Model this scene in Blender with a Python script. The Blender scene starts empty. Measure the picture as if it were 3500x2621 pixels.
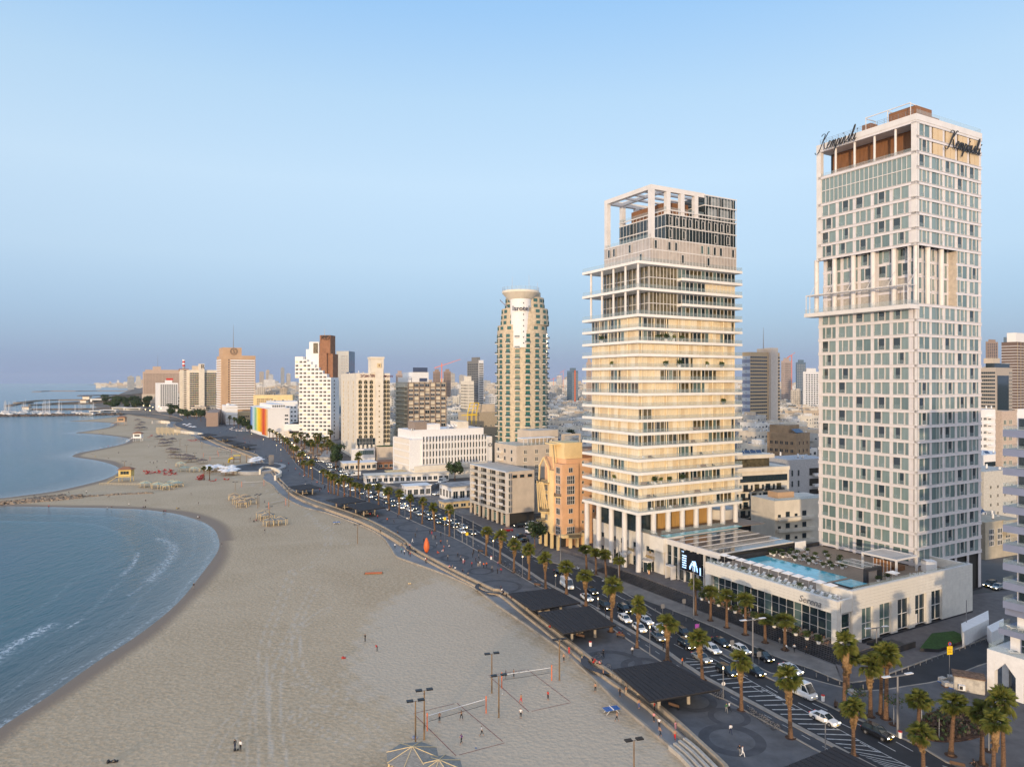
import bpy, bmesh, math, random
from mathutils import Vector, Matrix
from mathutils.geometry import tessellate_polygon
R=math.radians; rnd=random.Random(7)
S=bpy.context.scene; col=S.collection
# ---------------- camera, sky, sun, exposure
F=2453.; HOR=1300.; HC=55.
cd=bpy.data.cameras.new('camera'); cam=bpy.data.objects.new('camera',cd); col.objects.link(cam); S.camera=cam
cam.location=(0,0,HC); cam.rotation_euler=(R(90),0,0); cd.sensor_width=36; cd.lens=F/3500*36; cd.shift_y=-10.5/3500
cd.clip_start=1; cd.clip_end=60000
HAZE=2.0e-5
SUN_AZ=(-.27,-.963); SUN_EL=3.2; NISH=.10
W=bpy.data.worlds.new('World'); S.world=W; W.use_nodes=True; nt=W.node_tree; N=nt.nodes; L=nt.links
bg=N['Background']; bg.inputs[1].default_value=1
sk=N.new('ShaderNodeTexSky'); sk.sky_type='NISHITA'; sk.sun_disc=False; sk.sun_elevation=R(SUN_EL); sk.sun_rotation=math.atan2(SUN_AZ[0],SUN_AZ[1])
sk.altitude=50; sk.dust_density=1.0; sk.ozone_density=3.0
tc=N.new('ShaderNodeTexCoord'); sp=N.new('ShaderNodeSeparateXYZ'); L.new(tc.outputs['Generated'],sp.inputs[0])
rp=N.new('ShaderNodeValToRGB'); L.new(sp.outputs['Z'],rp.inputs[0])
cr=rp.color_ramp
stops=[(0.0,(.22,.32,.53)),(.03,(.225,.33,.55)),(.09,(.33,.445,.64)),(.16,(.455,.575,.72)),(.26,(.525,.66,.785)),(.36,(.45,.62,.78)),(.46,(.32,.53,.79)),(1,(.16,.32,.62))]
while len(cr.elements)<len(stops): cr.elements.new(.5)
for e,(p,c) in zip(cr.elements,stops): e.position=p; e.color=(*c,1)
sc=N.new('ShaderNodeVectorMath'); sc.operation='SCALE'; sc.inputs['Scale'].default_value=NISH; L.new(sk.outputs[0],sc.inputs[0])
mx=N.new('ShaderNodeMix'); mx.data_type='RGBA'; mx.blend_type='ADD'; mx.inputs[0].default_value=1; L.new(sc.outputs[0],mx.inputs[6]); L.new(rp.outputs[0],mx.inputs[7]); 
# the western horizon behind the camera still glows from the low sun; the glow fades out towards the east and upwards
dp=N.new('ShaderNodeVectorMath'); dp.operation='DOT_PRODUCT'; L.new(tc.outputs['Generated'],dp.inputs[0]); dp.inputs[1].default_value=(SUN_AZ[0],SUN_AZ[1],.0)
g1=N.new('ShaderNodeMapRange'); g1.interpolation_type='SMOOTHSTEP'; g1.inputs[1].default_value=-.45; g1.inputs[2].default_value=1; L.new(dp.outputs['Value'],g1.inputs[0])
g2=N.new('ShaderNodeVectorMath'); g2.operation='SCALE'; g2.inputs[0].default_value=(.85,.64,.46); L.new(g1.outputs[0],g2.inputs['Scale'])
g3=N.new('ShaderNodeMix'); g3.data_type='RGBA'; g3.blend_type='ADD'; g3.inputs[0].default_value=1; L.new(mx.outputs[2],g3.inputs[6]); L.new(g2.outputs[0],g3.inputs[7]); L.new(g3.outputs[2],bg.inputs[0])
sl=bpy.data.lights.new('sun','SUN'); sl.energy=3.1; sl.angle=R(1.2); sl.color=(1,.74,.46); so=bpy.data.objects.new('sun',sl); col.objects.link(so)
so.rotation_euler=Vector((-SUN_AZ[0]*math.cos(R(SUN_EL)),-SUN_AZ[1]*math.cos(R(SUN_EL)),-math.sin(R(SUN_EL)))).to_track_quat('-Z','Y').to_euler()
vs=S.view_settings; S.display_settings.display_device='sRGB'; vs.view_transform='Standard'; vs.look='None'; vs.exposure=0.0; vs.gamma=1; vs.use_curve_mapping=False
try: S.cycles.max_bounces=6; S.cycles.transparent_max_bounces=12; S.cycles.volume_bounces=0
except Exception: pass
# ---------------- materials
MT={}
def M(name,c,rough=.8,var=.12,ns=1.5,metal=0,bump=0,bs=8,emit=0,alpha=1,spec=.4,c2=None,coat=0,stretch=(1,1,1)):
    if name in MT: return MT[name]
    m=bpy.data.materials.new(name); m.use_nodes=True; n=m.node_tree.nodes; l=m.node_tree.links; b=n['Principled BSDF']
    b.inputs['Roughness'].default_value=rough; b.inputs['Metallic'].default_value=metal; b.inputs['Specular IOR Level'].default_value=spec
    b.inputs['Base Color'].default_value=(*c,1)
    if coat: b.inputs['Coat Weight'].default_value=coat; b.inputs['Coat Roughness'].default_value=.05
    if emit: b.inputs['Emission Color'].default_value=(*c,1); b.inputs['Emission Strength'].default_value=emit
    if alpha<1: b.inputs['Alpha'].default_value=alpha
    if var or bump:
        t=n.new('ShaderNodeTexCoord'); mp=n.new('ShaderNodeMapping'); mp.inputs['Scale'].default_value=stretch; l.new(t.outputs['Object'],mp.inputs[0])
    if var:
        z=n.new('ShaderNodeTexNoise'); z.inputs['Scale'].default_value=ns; z.inputs['Detail'].default_value=5; z.inputs['Roughness'].default_value=.65; l.new(mp.outputs[0],z.inputs[0])
        x=n.new('ShaderNodeMix'); x.data_type='RGBA'; k=c2 or tuple(v*(1-var*2) for v in c); hi=c if c2 else tuple(min(1,v*(1+var*.6)) for v in c)
        x.inputs[6].default_value=(*k,1); x.inputs[7].default_value=(*hi,1)
        rr=n.new('ShaderNodeMapRange'); rr.inputs[1].default_value=.32; rr.inputs[2].default_value=.68; l.new(z.outputs[0],rr.inputs[0]); l.new(rr.outputs[0],x.inputs[0]); l.new(x.outputs[2],b.inputs['Base Color'])
    if bump:
        q=n.new('ShaderNodeTexNoise'); q.inputs['Scale'].default_value=bs; q.inputs['Detail'].default_value=4; l.new(mp.outputs[0],q.inputs[0])
        u=n.new('ShaderNodeBump'); u.inputs['Strength'].default_value=1; u.inputs['Distance'].default_value=bump; l.new(q.outputs[0],u.inputs['Height']); l.new(u.outputs[0],b.inputs['Normal'])
    MT[name]=m; return m
white=M('white_metal',(.66,.64,.62),.45,.05,.3); cream=M('cream_render',(.72,.66,.56),.85,.08,.25); shut=M('cream_shutter',(.80,.69,.49),.3,.12,.5,coat=.5)
stone=M('white_stone',(.72,.70,.66),.7,.07,.6); beige=M('beige_render',(.56,.48,.39),.85,.08,.25); tan=M('tan_concrete',(.52,.35,.22),.85,.07,.1)
peach=M('peach_render',(.70,.42,.24),.85,.1,.2); yellow=M('yellow_render',(.78,.60,.32),.85,.08,.2); brick=M('brown_brick',(.30,.15,.085),.85,.15,.5)
wood=M('wood_cladding',(.26,.12,.05),.6,.2,1,stretch=(6,6,.3)); gold=M('golden_wood',(.50,.30,.10),.6,.15,1,stretch=(5,5,.3)); greyc=M('grey_concrete',(.36,.36,.36),.85,.12,.3); olive=M('olive_render',(.45,.40,.31),.85,.12,.3)
bluem=M('blue_grey_panel',(.20,.23,.33),.5,.05,.4); pink=M('pinkish_stone',(.50,.38,.30),.8,.08,.4); isro=M('sand_stone_tile',(.58,.49,.36),.8,.14,.8)
glass=M('dark_glass',(.018,.032,.04),.06,0,spec=.9); tealg=M('teal_glass',(.03,.13,.125),.08,0,spec=.9); curt=M('curtained_glass',(.18,.25,.24),.12,.1,.6,spec=.8,coat=.7,stretch=(3,3,.3)); curt2=M('curtained_glass_deep',(.11,.17,.165),.12,.1,.6,spec=.8,coat=.7,stretch=(3,3,.3))
rail=M('glass_rail_pane',(.38,.48,.50),.08,0,alpha=.17,spec=.6); warmg=M('warm_glass',(.13,.11,.06),.08,.4,.7,spec=.9)
dark=M('dark_interior',(.03,.028,.025),.8,0); black=M('black_metal',(.015,.015,.017),.4,0); steel=M('grey_metal',(.25,.25,.26),.4,.05,metal=.4); asph=M('asphalt',(.040,.042,.047),.85,.18,.15,bump=.02,bs=6); 
paint=M('road_paint',(.55,.55,.53),.7,.2,1.5); kerb=M('kerb_stone',(.34,.31,.27),.85,.15,.4); pave=M('grey_pavers',(.125,.127,.134),.85,.16,.3,bump=.02,bs=4); paved=M('dark_pavers',(.078,.080,.088),.85,.15,.4); walk=M('pale_walk',(.25,.25,.25),.85,.1,.2)
pavel=M('light_pavers',(.20,.185,.17),.85,.15,.35,bump=.02,bs=4); plaza=M('plaza_stone',(.145,.13,.125),.75,.15,.5); granite=M('black_granite',(.035,.035,.04),.5,.2,.5); bike=M('bike_asphalt',(.07,.075,.085),.85,.15,.2)
grass=M('lawn_green',(.035,.09,.015),.95,.3,2,bump=.05,bs=15); soil=M('planting_soil',(.10,.055,.035),.95,.35,1.5,bump=.08,bs=6)
canopy=M('dark_slat_roof',(.035,.033,.036),.8,.2,2,stretch=(1,6,1)); wpost=M('concrete_post',(.38,.33,.26),.8,.1,.8); bench=M('wooden_seat',(.42,.34,.25),.8,.15,1); woodp=M('timber_pole',(.24,.15,.075),.8,.25,1,stretch=(4,4,.3))
leaf=M('palm_leaf',(.06,.12,.018),.55,.35,1.6,c2=(.16,.14,.035)); leafd=M('dead_frond',(.30,.19,.09),.9,.3,2.5); trunk=M('palm_trunk',(.20,.115,.065),.9,.35,3,bump=.1,bs=5,stretch=(1,1,3)); foli=M('dark_foliage',(.03,.06,.018),.8,.4,.5); foli2=M('pale_foliage',(.06,.09,.025),.8,.4,.5)
rock=M('sandy_rock',(.36,.27,.19),.9,.3,.6,bump=.25,bs=1.5); rockd=M('dark_rock',(.16,.12,.095),.9,.35,.3,bump=.4,bs=.8)
lampm=M('lit_lamp',(1,.72,.33),.5,0,emit=9); headl=M('lit_headlight',(1,.9,.7),.5,0,emit=7); tail=M('tail_lamp',(.5,.02,.01),.4,0,emit=.7)
red=M('red_paint',(.55,.03,.02),.6,.05); orangep=M('orange_paint',(.75,.15,.03),.6,.05); yelp=M('yellow_paint',(.80,.55,.02),.5,.03); pitch=M('slatted_grey_roof',(.30,.29,.26),.85,.3,2,stretch=(1,8,1)); tarp=M('white_fabric',(.78,.77,.76),.8,.05,1)
creamw=M('cream_timber',(.66,.52,.30),.8,.1,1); greenroof=M('pale_green_roof',(.40,.45,.36),.85,.1,1); pitchd=M('brown_grey_canvas',(.16,.13,.12),.9,.2,.8); bluep=M('blue_paint',(.03,.13,.38),.4,.03); poolw=M('pool_water',(.12,.50,.62),.03,.15,.5,bump=.02,bs=1.5,spec=.6); solar=M('solar_glass',(.03,.05,.11),.15,0,spec=.9); deckw=M('deck_timber',(.30,.23,.17),.8,.12,.6,stretch=(1,8,1))
def wallm(i): return [M('wall_white',(.70,.68,.65),.85,.15,.12),M('wall_cream',(.62,.55,.46),.85,.15,.12),M('wall_grey',(.44,.43,.41),.85,.15,.12),M('wall_sand',(.58,.47,.35),.85,.15,.12),M('wall_ivory',(.72,.66,.56),.85,.12,.12)][i%5]
# ---------------- mesh builder
class B:
    def __init__(s): s.v=[]; s.f=[]; s.m=[]; s.mats=[]
    def mi(s,m):
        if m not in s.mats: s.mats.append(m)
        return s.mats.index(m)
    def add(s,vs,fs,m):
        o=len(s.v); s.v+=[tuple(p) for p in vs]; k=s.mi(m)
        for f in fs: s.f.append([o+i for i in f]); s.m.append(k)
        return s
    def box(s,x0,y0,z0,x1,y1,z1,m):
        return s.add([(x0,y0,z0),(x1,y0,z0),(x1,y1,z0),(x0,y1,z0),(x0,y0,z1),(x1,y0,z1),(x1,y1,z1),(x0,y1,z1)],[(3,2,1,0),(4,5,6,7),(0,1,5,4),(1,2,6,5),(2,3,7,6),(3,0,4,7)],m)
    def cb(s,cx,cy,z0,sx,sy,h,m,rz=0):
        c,d=math.cos(rz),math.sin(rz); P=[(-sx/2,-sy/2),(sx/2,-sy/2),(sx/2,sy/2),(-sx/2,sy/2)]
        return s.prism([(cx+x*c-y*d,cy+x*d+y*c) for x,y in P],z0,z0+h,m)
    def prism(s,P,z0,z1,m,top=None):
        n=len(P); a=sum(P[i][0]*P[(i+1)%n][1]-P[(i+1)%n][0]*P[i][1] for i in range(n))
        if a<0: P=P[::-1]
        vs=[(x,y,z0) for x,y in P]+[(x,y,z1) for x,y in P]
        fs=[(i,(i+1)%n,n+(i+1)%n,n+i) for i in range(n)]
        s.add(vs,fs,m)
        if n<=4: s.add(vs,[tuple(range(n-1,-1,-1)),tuple(range(n,2*n))],top or m)
        else:
            T=tessellate_polygon([[Vector((x,y,0)) for x,y in P]]); ff=[]
            for t in T:
                q=[P[i] for i in t]; ar=(q[1][0]-q[0][0])*(q[2][1]-q[0][1])-(q[2][0]-q[0][0])*(q[1][1]-q[0][1])
                t=t if ar>0 else t[::-1]; ff.append(tuple(i+n for i in t))
            s.add(vs,ff,top or m)
        return s
    def cyl(s,x,y,z0,z1,r0,r1,n,m,cap=True): return s.tube((x,y,z0),(x,y,z1),r0,r1,n,m,cap)
    def tube(s,p,q,r0,r1,n,m,cap=True):
        p=Vector(p); q=Vector(q); d=(q-p).normalized(); a=d.orthogonal().normalized(); b=d.cross(a)
        vs=[p+(a*math.cos(t)+b*math.sin(t))*r0 for t in [2*math.pi*i/n for i in range(n)]]+[q+(a*math.cos(t)+b*math.sin(t))*r1 for t in [2*math.pi*i/n for i in range(n)]]
        fs=[(i,(i+1)%n,n+(i+1)%n,n+i) for i in range(n)]
        if cap: fs+=[tuple(range(n-1,-1,-1)),tuple(range(n,2*n))]
        return s.add(vs,fs,m)
    def quad(s,a,b,c,d,m): return s.add([a,b,c,d],[(0,1,2,3)],m)
    def lathe(s,pr,n,m,cx=0,cy=0,a0=0,a1=2*math.pi):
        k=len(pr); full=abs(a1-a0-2*math.pi)<1e-6; nn=n if full else n+1; vs=[]
        for i in range(nn):
            t=a0+(a1-a0)*i/n
            for r,z in pr: vs.append((cx+r*math.cos(t),cy+r*math.sin(t),z))
        fs=[(i*k+j,((i+1)%nn)*k+j,((i+1)%nn)*k+j+1,i*k+j+1) for i in range(n) for j in range(k-1)]
        return s.add(vs,fs,m)
    def blob(s,c,r,m,seed=0,n=1,flat=1):
        g=random.Random(seed); t=(1+5**.5)/2
        V=[(-1,t,0),(1,t,0),(-1,-t,0),(1,-t,0),(0,-1,t),(0,1,t),(0,-1,-t),(0,1,-t),(t,0,-1),(t,0,1),(-t,0,-1),(-t,0,1)]
        Fc=[(0,11,5),(0,5,1),(0,1,7),(0,7,10),(0,10,11),(1,5,9),(5,11,4),(11,10,2),(10,7,6),(7,1,8),(3,9,4),(3,4,2),(3,2,6),(3,6,8),(3,8,9),(4,9,5),(2,4,11),(6,2,10),(8,6,7),(9,8,1)]
        sx=[g.uniform(.7,1.25) for _ in range(3)]
        return s.add([(c[0]+Vector(p).normalized()[0]*r*sx[0]*g.uniform(.8,1.1),c[1]+Vector(p).normalized()[1]*r*sx[1]*g.uniform(.8,1.1),c[2]+Vector(p).normalized()[2]*r*flat*sx[2]*g.uniform(.8,1.1)) for p in V],Fc,m)
    def mesh(s,name='mesh',smooth=False):
        me=bpy.data.meshes.new(name); me.from_pydata(s.v,[],s.f)
        for m in s.mats: me.materials.append(m)
        me.polygons.foreach_set('material_index',s.m)
        if smooth: me.polygons.foreach_set('use_smooth',[True]*len(s.f))
        me.update(); return me
    def obj(s,name,parent=None,loc=(0,0,0),rz=0,smooth=False,label=None): return O(name,s.mesh(name,smooth),parent,loc,rz,label)
def O(name,me,parent=None,loc=(0,0,0),rz=0,label=None):
    o=bpy.data.objects.new(name,me); col.objects.link(o); o.location=loc; o.rotation_euler=(0,0,rz)
    if parent: o.parent=parent
    if label: o['label']=label
    return o
def tag(o,label=None,cat=None,group=None,kind=None):
    if label: o['label']=label
    if cat: o['category']=cat
    if group: o['group']=group
    if kind: o['kind']=kind
    return o
def T(name,label,cat,loc=(0,0,0),rz=0,group=None):
    return tag(O(name,None,None,(loc[0],loc[1],loc[2] if len(loc)>2 else 0),rz),label,cat,group)
def struct(name,b,label=None): return tag(b.obj(name),label or name.replace('_',' '),None,None,'structure')
# many alike parts of a thing: at most 290 single objects (nearest), the rest joined as stuff
class Rep:
    def __init__(s,root): s.root=root; s.d={}
    def add(s,name,me,loc,rz=0,sub=None): s.d.setdefault(name,[]).append((me,loc,rz,sub))
    def flush(s,lim=290):
        mw=Matrix.Translation(s.root.location)@Matrix.Rotation(s.root.rotation_euler[2],4,'Z')
        for name,L_ in s.d.items():
            L_.sort(key=lambda e:(mw@Vector(e[1])-Vector((0,0,HC))).length)
            for me,loc,rz,sub in L_[:lim]:
                o=O(name,me,s.root,loc,rz)
                if sub:
                    for sn,sm in sub: O(sn,sm,o)
            rest=L_[lim:]
            if rest:
                b=B()
                for me,loc,rz,sub in rest:
                    for mm in [me]+([x[1] for x in sub] if sub else []):
                        X=Matrix.Translation(loc)@Matrix.Rotation(rz,4,'Z'); o0=len(b.v); b.v+=[tuple(X@v.co) for v in mm.vertices]
                        mi=[b.mi(m) for m in mm.materials]
                        for p in mm.polygons: b.f.append([o0+i for i in p.vertices]); b.m.append(mi[p.material_index])
                tag(b.obj(name,s.root),kind='stuff')
        s.d={}
def copy_tree(o,parent=None,**kw):
    c=o.copy(); col.objects.link(c)
    if parent: c.parent=parent
    for ch in o.children: copy_tree(ch,c)
    return c
def place(proto,loc,rz,label,used=set(),group=None,scale=None,mats=None):
    """first use takes the prototype itself, later uses copy it with all its parts"""
    if proto.name in used: c=copy_tree(proto)
    else: used.add(proto.name); c=proto
    c.location=loc; c.rotation_euler=(0,0,rz); c['label']=label
    if group: c['group']=group
    if scale: c.scale=scale if hasattr(scale,'__len__') else (scale,)*3
    return c
def G(px,py,z=0):
    Y=(HC-z)*F/(py-HOR); return ((px-1750)/F*Y,Y)
def GP(P,z=0): return [G(x,y,z) for x,y in P]
U=R(29.6)
def ft(o,ang,x,y): return (o[0]+x*math.cos(ang)-y*math.sin(ang),o[1]+x*math.sin(ang)+y*math.cos(ang))
def lenx(o,ang,px,ax):  # length along local axis until the given picture column
    k=(px-1750)/F; dx,dy=(math.cos(ang),math.sin(ang)) if ax=='x' else (-math.sin(ang),math.cos(ang))
    return (k*o[1]-o[0])/(dx-k*dy)
def hz(py,Y): return HC-(py-HOR)*Y/F
# ---------------- ground
shore=[(-900,3350),(-300,2720),(-60,2530),(0,2477),(158,2374),(316,2263),(475,2160),(601,2057),(680,1962),(728,1899),(742,1868),(741,1844),(728,1812),(696,1788),(650,1771),(601,1757),(540,1748),(475,1741),(400,1738),(316,1736),(158,1733),(0,1730),(-200,1729),(-200,1716),(0,1701),(76,1692),(169,1680),(254,1663),(338,1642),(380,1627),(402,1612),(402,1600),(372,1585),(317,1572),(262,1564),(243,1559),(262,1549),(300,1541),(359,1530),(423,1515),(440,1504),(423,1496),(359,1487),(296,1482),(254,1479),(296,1473),(359,1462),(388,1452),(372,1445),(296,1441),(228,1440),(296,1435),(359,1428),(400,1423),(430,1416)]
def smooth(P,n=3):
    out=[]
    for i in range(len(P)-1):
        p0=P[max(0,i-1)];p1=P[i];p2=P[i+1];p3=P[min(len(P)-1,i+2)]
        for k in range(n):
            t=k/n; out.append(tuple(.5*(2*p1[j]+(p2[j]-p0[j])*t+(2*p0[j]-5*p1[j]+4*p2[j]-p3[j])*t*t+(3*p1[j]-p0[j]-3*p2[j]+p3[j])*t**3) for j in (0,1)))
    return out+[P[-1]]
SH=smooth(GP(shore,-1),3)
def off(P,d):
    out=[]
    for i,p in enumerate(P):
        a=P[max(0,i-1)];c=P[min(len(P)-1,i+1)];dx,dy=c[0]-a[0],c[1]-a[1];l=math.hypot(dx,dy) or 1
        out.append((p[0]+dy/l*d,p[1]-dx/l*d))
    return out
bA=[(3000,3200),(2450,2690),(2383,2625),(2324,2573),(2129,2411),(1926,2221),(1700,2065),(1630,2011),(1576,1984),(1486,1947),(1377,1909),(1350,1893),(1320,1845),(1276,1812),(1207,1783),(1117,1751),(1045,1733),(987,1707),(954,1682),(936,1660),(922,1650),(900,1635),(912,1612),(905,1598),(880,1580),(870,1562),(830,1551),(757,1531),(700,1515),(684,1506),(665,1492),(639,1481),(600,1470),(576,1458),(575,1447),(590,1436),(580,1425),(560,1415),(500,1411),(430,1413)]
bB=[(3100,3200),(2540,2690),(2480,2621),(2400,2546),(2233,2399),(2025,2257),(1736,2031),(1689,2024-8),(1576,1961),(1463,1902),(1409,1871),(1385,1848),(1316,1805),(1225,1762),(1117,1725),(1045,1700),(990,1671),(965,1646),(954,1635),(940,1615),(925,1598),(900,1580),(880,1556),(840,1542),(790,1522),(745,1505),(720,1492),(690,1481),(650,1472),(620,1464),(600,1455),(600,1446),(625,1437),(610,1428),(570,1419),(520,1413)]
bC=[(3800,3200),(3000,2690),(2896,2621),(2808,2572),(2475,2388),(2423,2366),(2152,2189),(1971,2063),(1847,2006),(1808,1986),(1712,1929),(1621,1875),(1544,1834),(1435,1791),(1334,1744),(1262,1715),(1189,1689),(1131,1660),(1088,1643),(1050,1618),(1015,1590),(995,1560),(975,1535),(950,1512),(905,1485),(860,1465),(815,1448),(780,1436),(740,1426),(690,1418)]
bD=[(3900,3200),(3090,2690),(2987,2621),(2410,2314),(2279,2225),(2107,2126),(1953,2036),(1847,1979),(1748,1911),(1684,1873),(1603,1830),(1553,1803),(1450,1762),(1350,1724),(1262,1690),(1190,1658),(1140,1634),(1085,1607),(1042,1575),(1015,1545),(990,1520),(955,1498),(905,1475),(860,1457),(810,1441),(765,1430),(710,1420)]
# right side of the carriageways, then the inland pavement edge
bE=[(4200,3200),(3460,2690),(3235,2602),(3146,2548),(2902,2443),(2808,2398),(2604,2304),(2425,2209),(2300,2120),(2129,2022),(2051,1970),(1938,1934),(1829,1902),(1745,1850),(1666,1808),(1558,1755),(1443,1703),(1352,1673),(1262,1644),(1211,1629),(1131,1608),(1088,1583),(1045,1553),(1010,1530),(965,1500),(905,1468),(860,1450),(805,1434),(760,1424),(700,1410),(660,1402),(690,1392),(740,1384)]
sandm=bpy.data.materials.new('beach_sand'); sandm.use_nodes=True
def sandnodes():
    n=sandm.node_tree.nodes; l=sandm.node_tree.links; p=n['Principled BSDF']; p.inputs['Roughness'].default_value=.95; p.inputs['Specular IOR Level'].default_value=.15
    t=n.new('ShaderNodeTexCoord')
    def noi(s,d,dist=0):
        x=n.new('ShaderNodeTexNoise'); x.inputs['Scale'].default_value=s; x.inputs['Detail'].default_value=d; x.inputs['Roughness'].default_value=.65; x.inputs['Distortion'].default_value=dist; l.new(t.outputs['Object'],x.inputs[0]); return x.outputs[0]
    def mix(f,a,b):
        x=n.new('ShaderNodeMix'); x.data_type='RGBA'
        if isinstance(f,float): x.inputs[0].default_value=f
        else: l.new(f,x.inputs[0])
        for i,c in ((6,a),(7,b)):
            if isinstance(c,tuple): x.inputs[i].default_value=(*c,1)
            else: l.new(c,x.inputs[i])
        return x.outputs[2]
    def rng(f,a,b):
        x=n.new('ShaderNodeMapRange'); x.inputs[1].default_value=a; x.inputs[2].default_value=b; l.new(f,x.inputs[0]); return x.outputs[0]
    A=mix(rng(noi(.035,4,.6),.35,.65),(.43,.32,.20),(.52,.40,.265))
    A=mix(rng(noi(1.1,6),.42,.7),A,(.60,.47,.315))
    at=n.new('ShaderNodeAttribute'); at.attribute_name='wet'
    A2=mix(at.outputs['Fac'],A,(.27,.195,.135)); 
    tr=n.new('ShaderNodeAttribute'); tr.attribute_name='pale'
    A2=mix(tr.outputs['Fac'],A2,(.58,.49,.38))
    A2=mix(rng(noi(5.5,4,.8),.58,.74),A2,(.62,.49,.33)); A2=mix(rng(noi(4.7,3,.8),.60,.76),A2,(.34,.25,.165)); A2=mix(at.outputs['Fac'],A2,(.26,.19,.135)); l.new(A2,p.inputs['Base Color'])
    r=n.new('ShaderNodeMapRange'); r.inputs[3].default_value=.95; r.inputs[4].default_value=.6; l.new(at.outputs['Fac'],r.inputs[0]); l.new(r.outputs[0],p.inputs['Roughness'])
    v=n.new('ShaderNodeTexVoronoi'); v.inputs['Scale'].default_value=1.3; v.inputs['Randomness'].default_value=1; l.new(t.outputs['Object'],v.inputs[0])
    h=n.new('ShaderNodeMath'); h.operation='ADD'; l.new(v.outputs[0],h.inputs[0]); l.new(noi(2.2,5),h.inputs[1])
    bm=n.new('ShaderNodeBump'); bm.inputs['Strength'].default_value=1; bm.inputs['Distance'].default_value=.11; l.new(h.outputs[0],bm.inputs['Height'])
    s=n.new('ShaderNodeMath'); s.operation='SUBTRACT'; s.inputs[0].default_value=1; l.new(at.outputs['Fac'],s.inputs[1]); l.new(s.outputs[0],bm.inputs['Strength']); l.new(bm.outputs[0],p.inputs['Normal'])
sandnodes()
import numpy as np
SHn=np.array(SH)
def dist(P,pts):
    P=np.array(P); pts=np.array(pts,float); a=P[:-1]; d=P[1:]-a; L2=(d**2).sum(1)+1e-9; out=np.full(len(pts),1e9)
    for i in range(len(a)):
        t=np.clip(((pts-a[i])@d[i])/L2[i],0,1); q=a[i]+t[:,None]*d[i]; out=np.minimum(out,np.hypot(*(pts-q).T))
    return out
beachpoly=SH+[(p[0]+.5,p[1]) for p in GP(bA,-1)][::-1]
def polar(r0,r1,nr,a0,a1,na):
    """points on rays from the camera foot, spacing grows with distance"""
    pts=[]
    for j in range(nr):
        r=r0*(r1/r0)**(j/(nr-1))
        for i in range(na):
            a=a0+(a1-a0)*i/(na-1); pts.append((r*a,r))
    return pts,nr,na
pts,nr,na=polar(84,1200,340,-.80,.40,310)
P=np.array(pts)
def insiden(P,poly):
    c=np.zeros(len(P),bool); n=len(poly)
    for i in range(n):
        a=poly[i];d=poly[i-1]; m=(a[1]>P[:,1])!=(d[1]>P[:,1])
        with np.errstate(all='ignore'): xx=(d[0]-a[0])*(P[:,1]-a[1])/((d[1]-a[1]) or 1e-9)+a[0]
        c^=m&(P[:,0]<xx)
    return c
ins=insiden(P,beachpoly); ds=dist(SH,pts); sd=np.where(ins,ds,-ds)
bApoly=GP(bA,-1)
big=[(SH[0][0]-30,SH[0][1]-8),(60,70)]+bApoly+[(SH[-1][0],SH[-1][1]+30)]+SH[::-1]
ds2=dist(bApoly,pts)
zz=np.where(sd>0,np.minimum(-1.05+sd*.03,-.95),-1.05+np.maximum(sd*.08,-1.5))
keep=(sd>-6)&(insiden(P,beachpoly)|(ds<6)|(ds2<2.0))
kp=keep.reshape(nr,na); idx=np.arange(nr*na).reshape(nr,na); q=kp[:-1,:-1]&kp[1:,:-1]&kp[:-1,1:]&kp[1:,1:]
fs=np.stack([idx[:-1,:-1][q],idx[:-1,1:][q],idx[1:,1:][q],idx[1:,:-1][q]],1)
me=bpy.data.meshes.new('beach'); me.from_pydata([(p[0],p[1],z) for p,z in zip(pts,zz)],[],fs.tolist()); me.materials.append(sandm); me.polygons.foreach_set('use_smooth',[True]*len(fs))
wob=np.sin(P[:,0]*.13)+np.sin(P[:,1]*.09+1)
ww=np.where(P[:,1]>250,6.5,4.5)
wet=np.clip((ww+1+wob*.6-sd)/3.8,0,1)**1.3
pp=GP([(1150,2290),(1240,2110),(1330,2030),(1500,1965),(1600,2010),(1760,2110),(2400,2640),(2300,2800),(1500,2800),(1400,2500),(1280,2420),(1180,2380)],-1)
pdist=dist(pp+[pp[0]],pts); pale=np.where(insiden(P,pp),np.clip((pdist+2.2*np.sin(P[:,0]*.9)*np.sin(P[:,1]*.7+1)+1.2*np.sin(P[:,0]*2.1+P[:,1]*1.7))/4,0,1),0)*.6
near=P[:,1]<380
def trk(poly,w=.24,k=.9,gap=.9):
    global pale
    d=dist(smooth(GP(poly,-1),4),pts); pale=np.maximum(pale,np.clip(1-abs(d-gap)/w,0,1)*k)
for t_ in ([(905,2621),(895,2400),(905,2200),(960,2060),(1000,1950)],[(960,2621),(940,2350),(1000,2160),(1080,2000)],[(1180,1860),(1080,1780),(960,1700),(820,1640),(690,1600)],[(1000,2440),(1100,2420),(1250,2470),(1420,2640)],[(1030,2100),(1010,2220),(1060,2340),(1250,2390)],[(1000,2450),(1180,2530),(1400,2560)]): trk(t_)
for t_ in ([(820,2621),(840,2450),(900,2300),(1020,2150),(1120,2080)],[(700,2621),(760,2500),(880,2380),(1000,2330),(1100,2350)],[(1020,1960),(1100,1900),(1120,1830),(1050,1760)],[(1700,2200),(1600,2120),(1450,2100),(1300,2130)],[(1850,2621),(1800,2520),(1760,2480)]): trk(t_,k=.6)
for nm,ar in (('wet',wet),('pale',pale)):
    a=me.attributes.new(nm,'FLOAT','POINT'); a.data.foreach_set('value',ar.astype(float).tolist())
o=O('beach',me); tag(o,'pale sandy beach curving along the sea',None,None,'structure')
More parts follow.
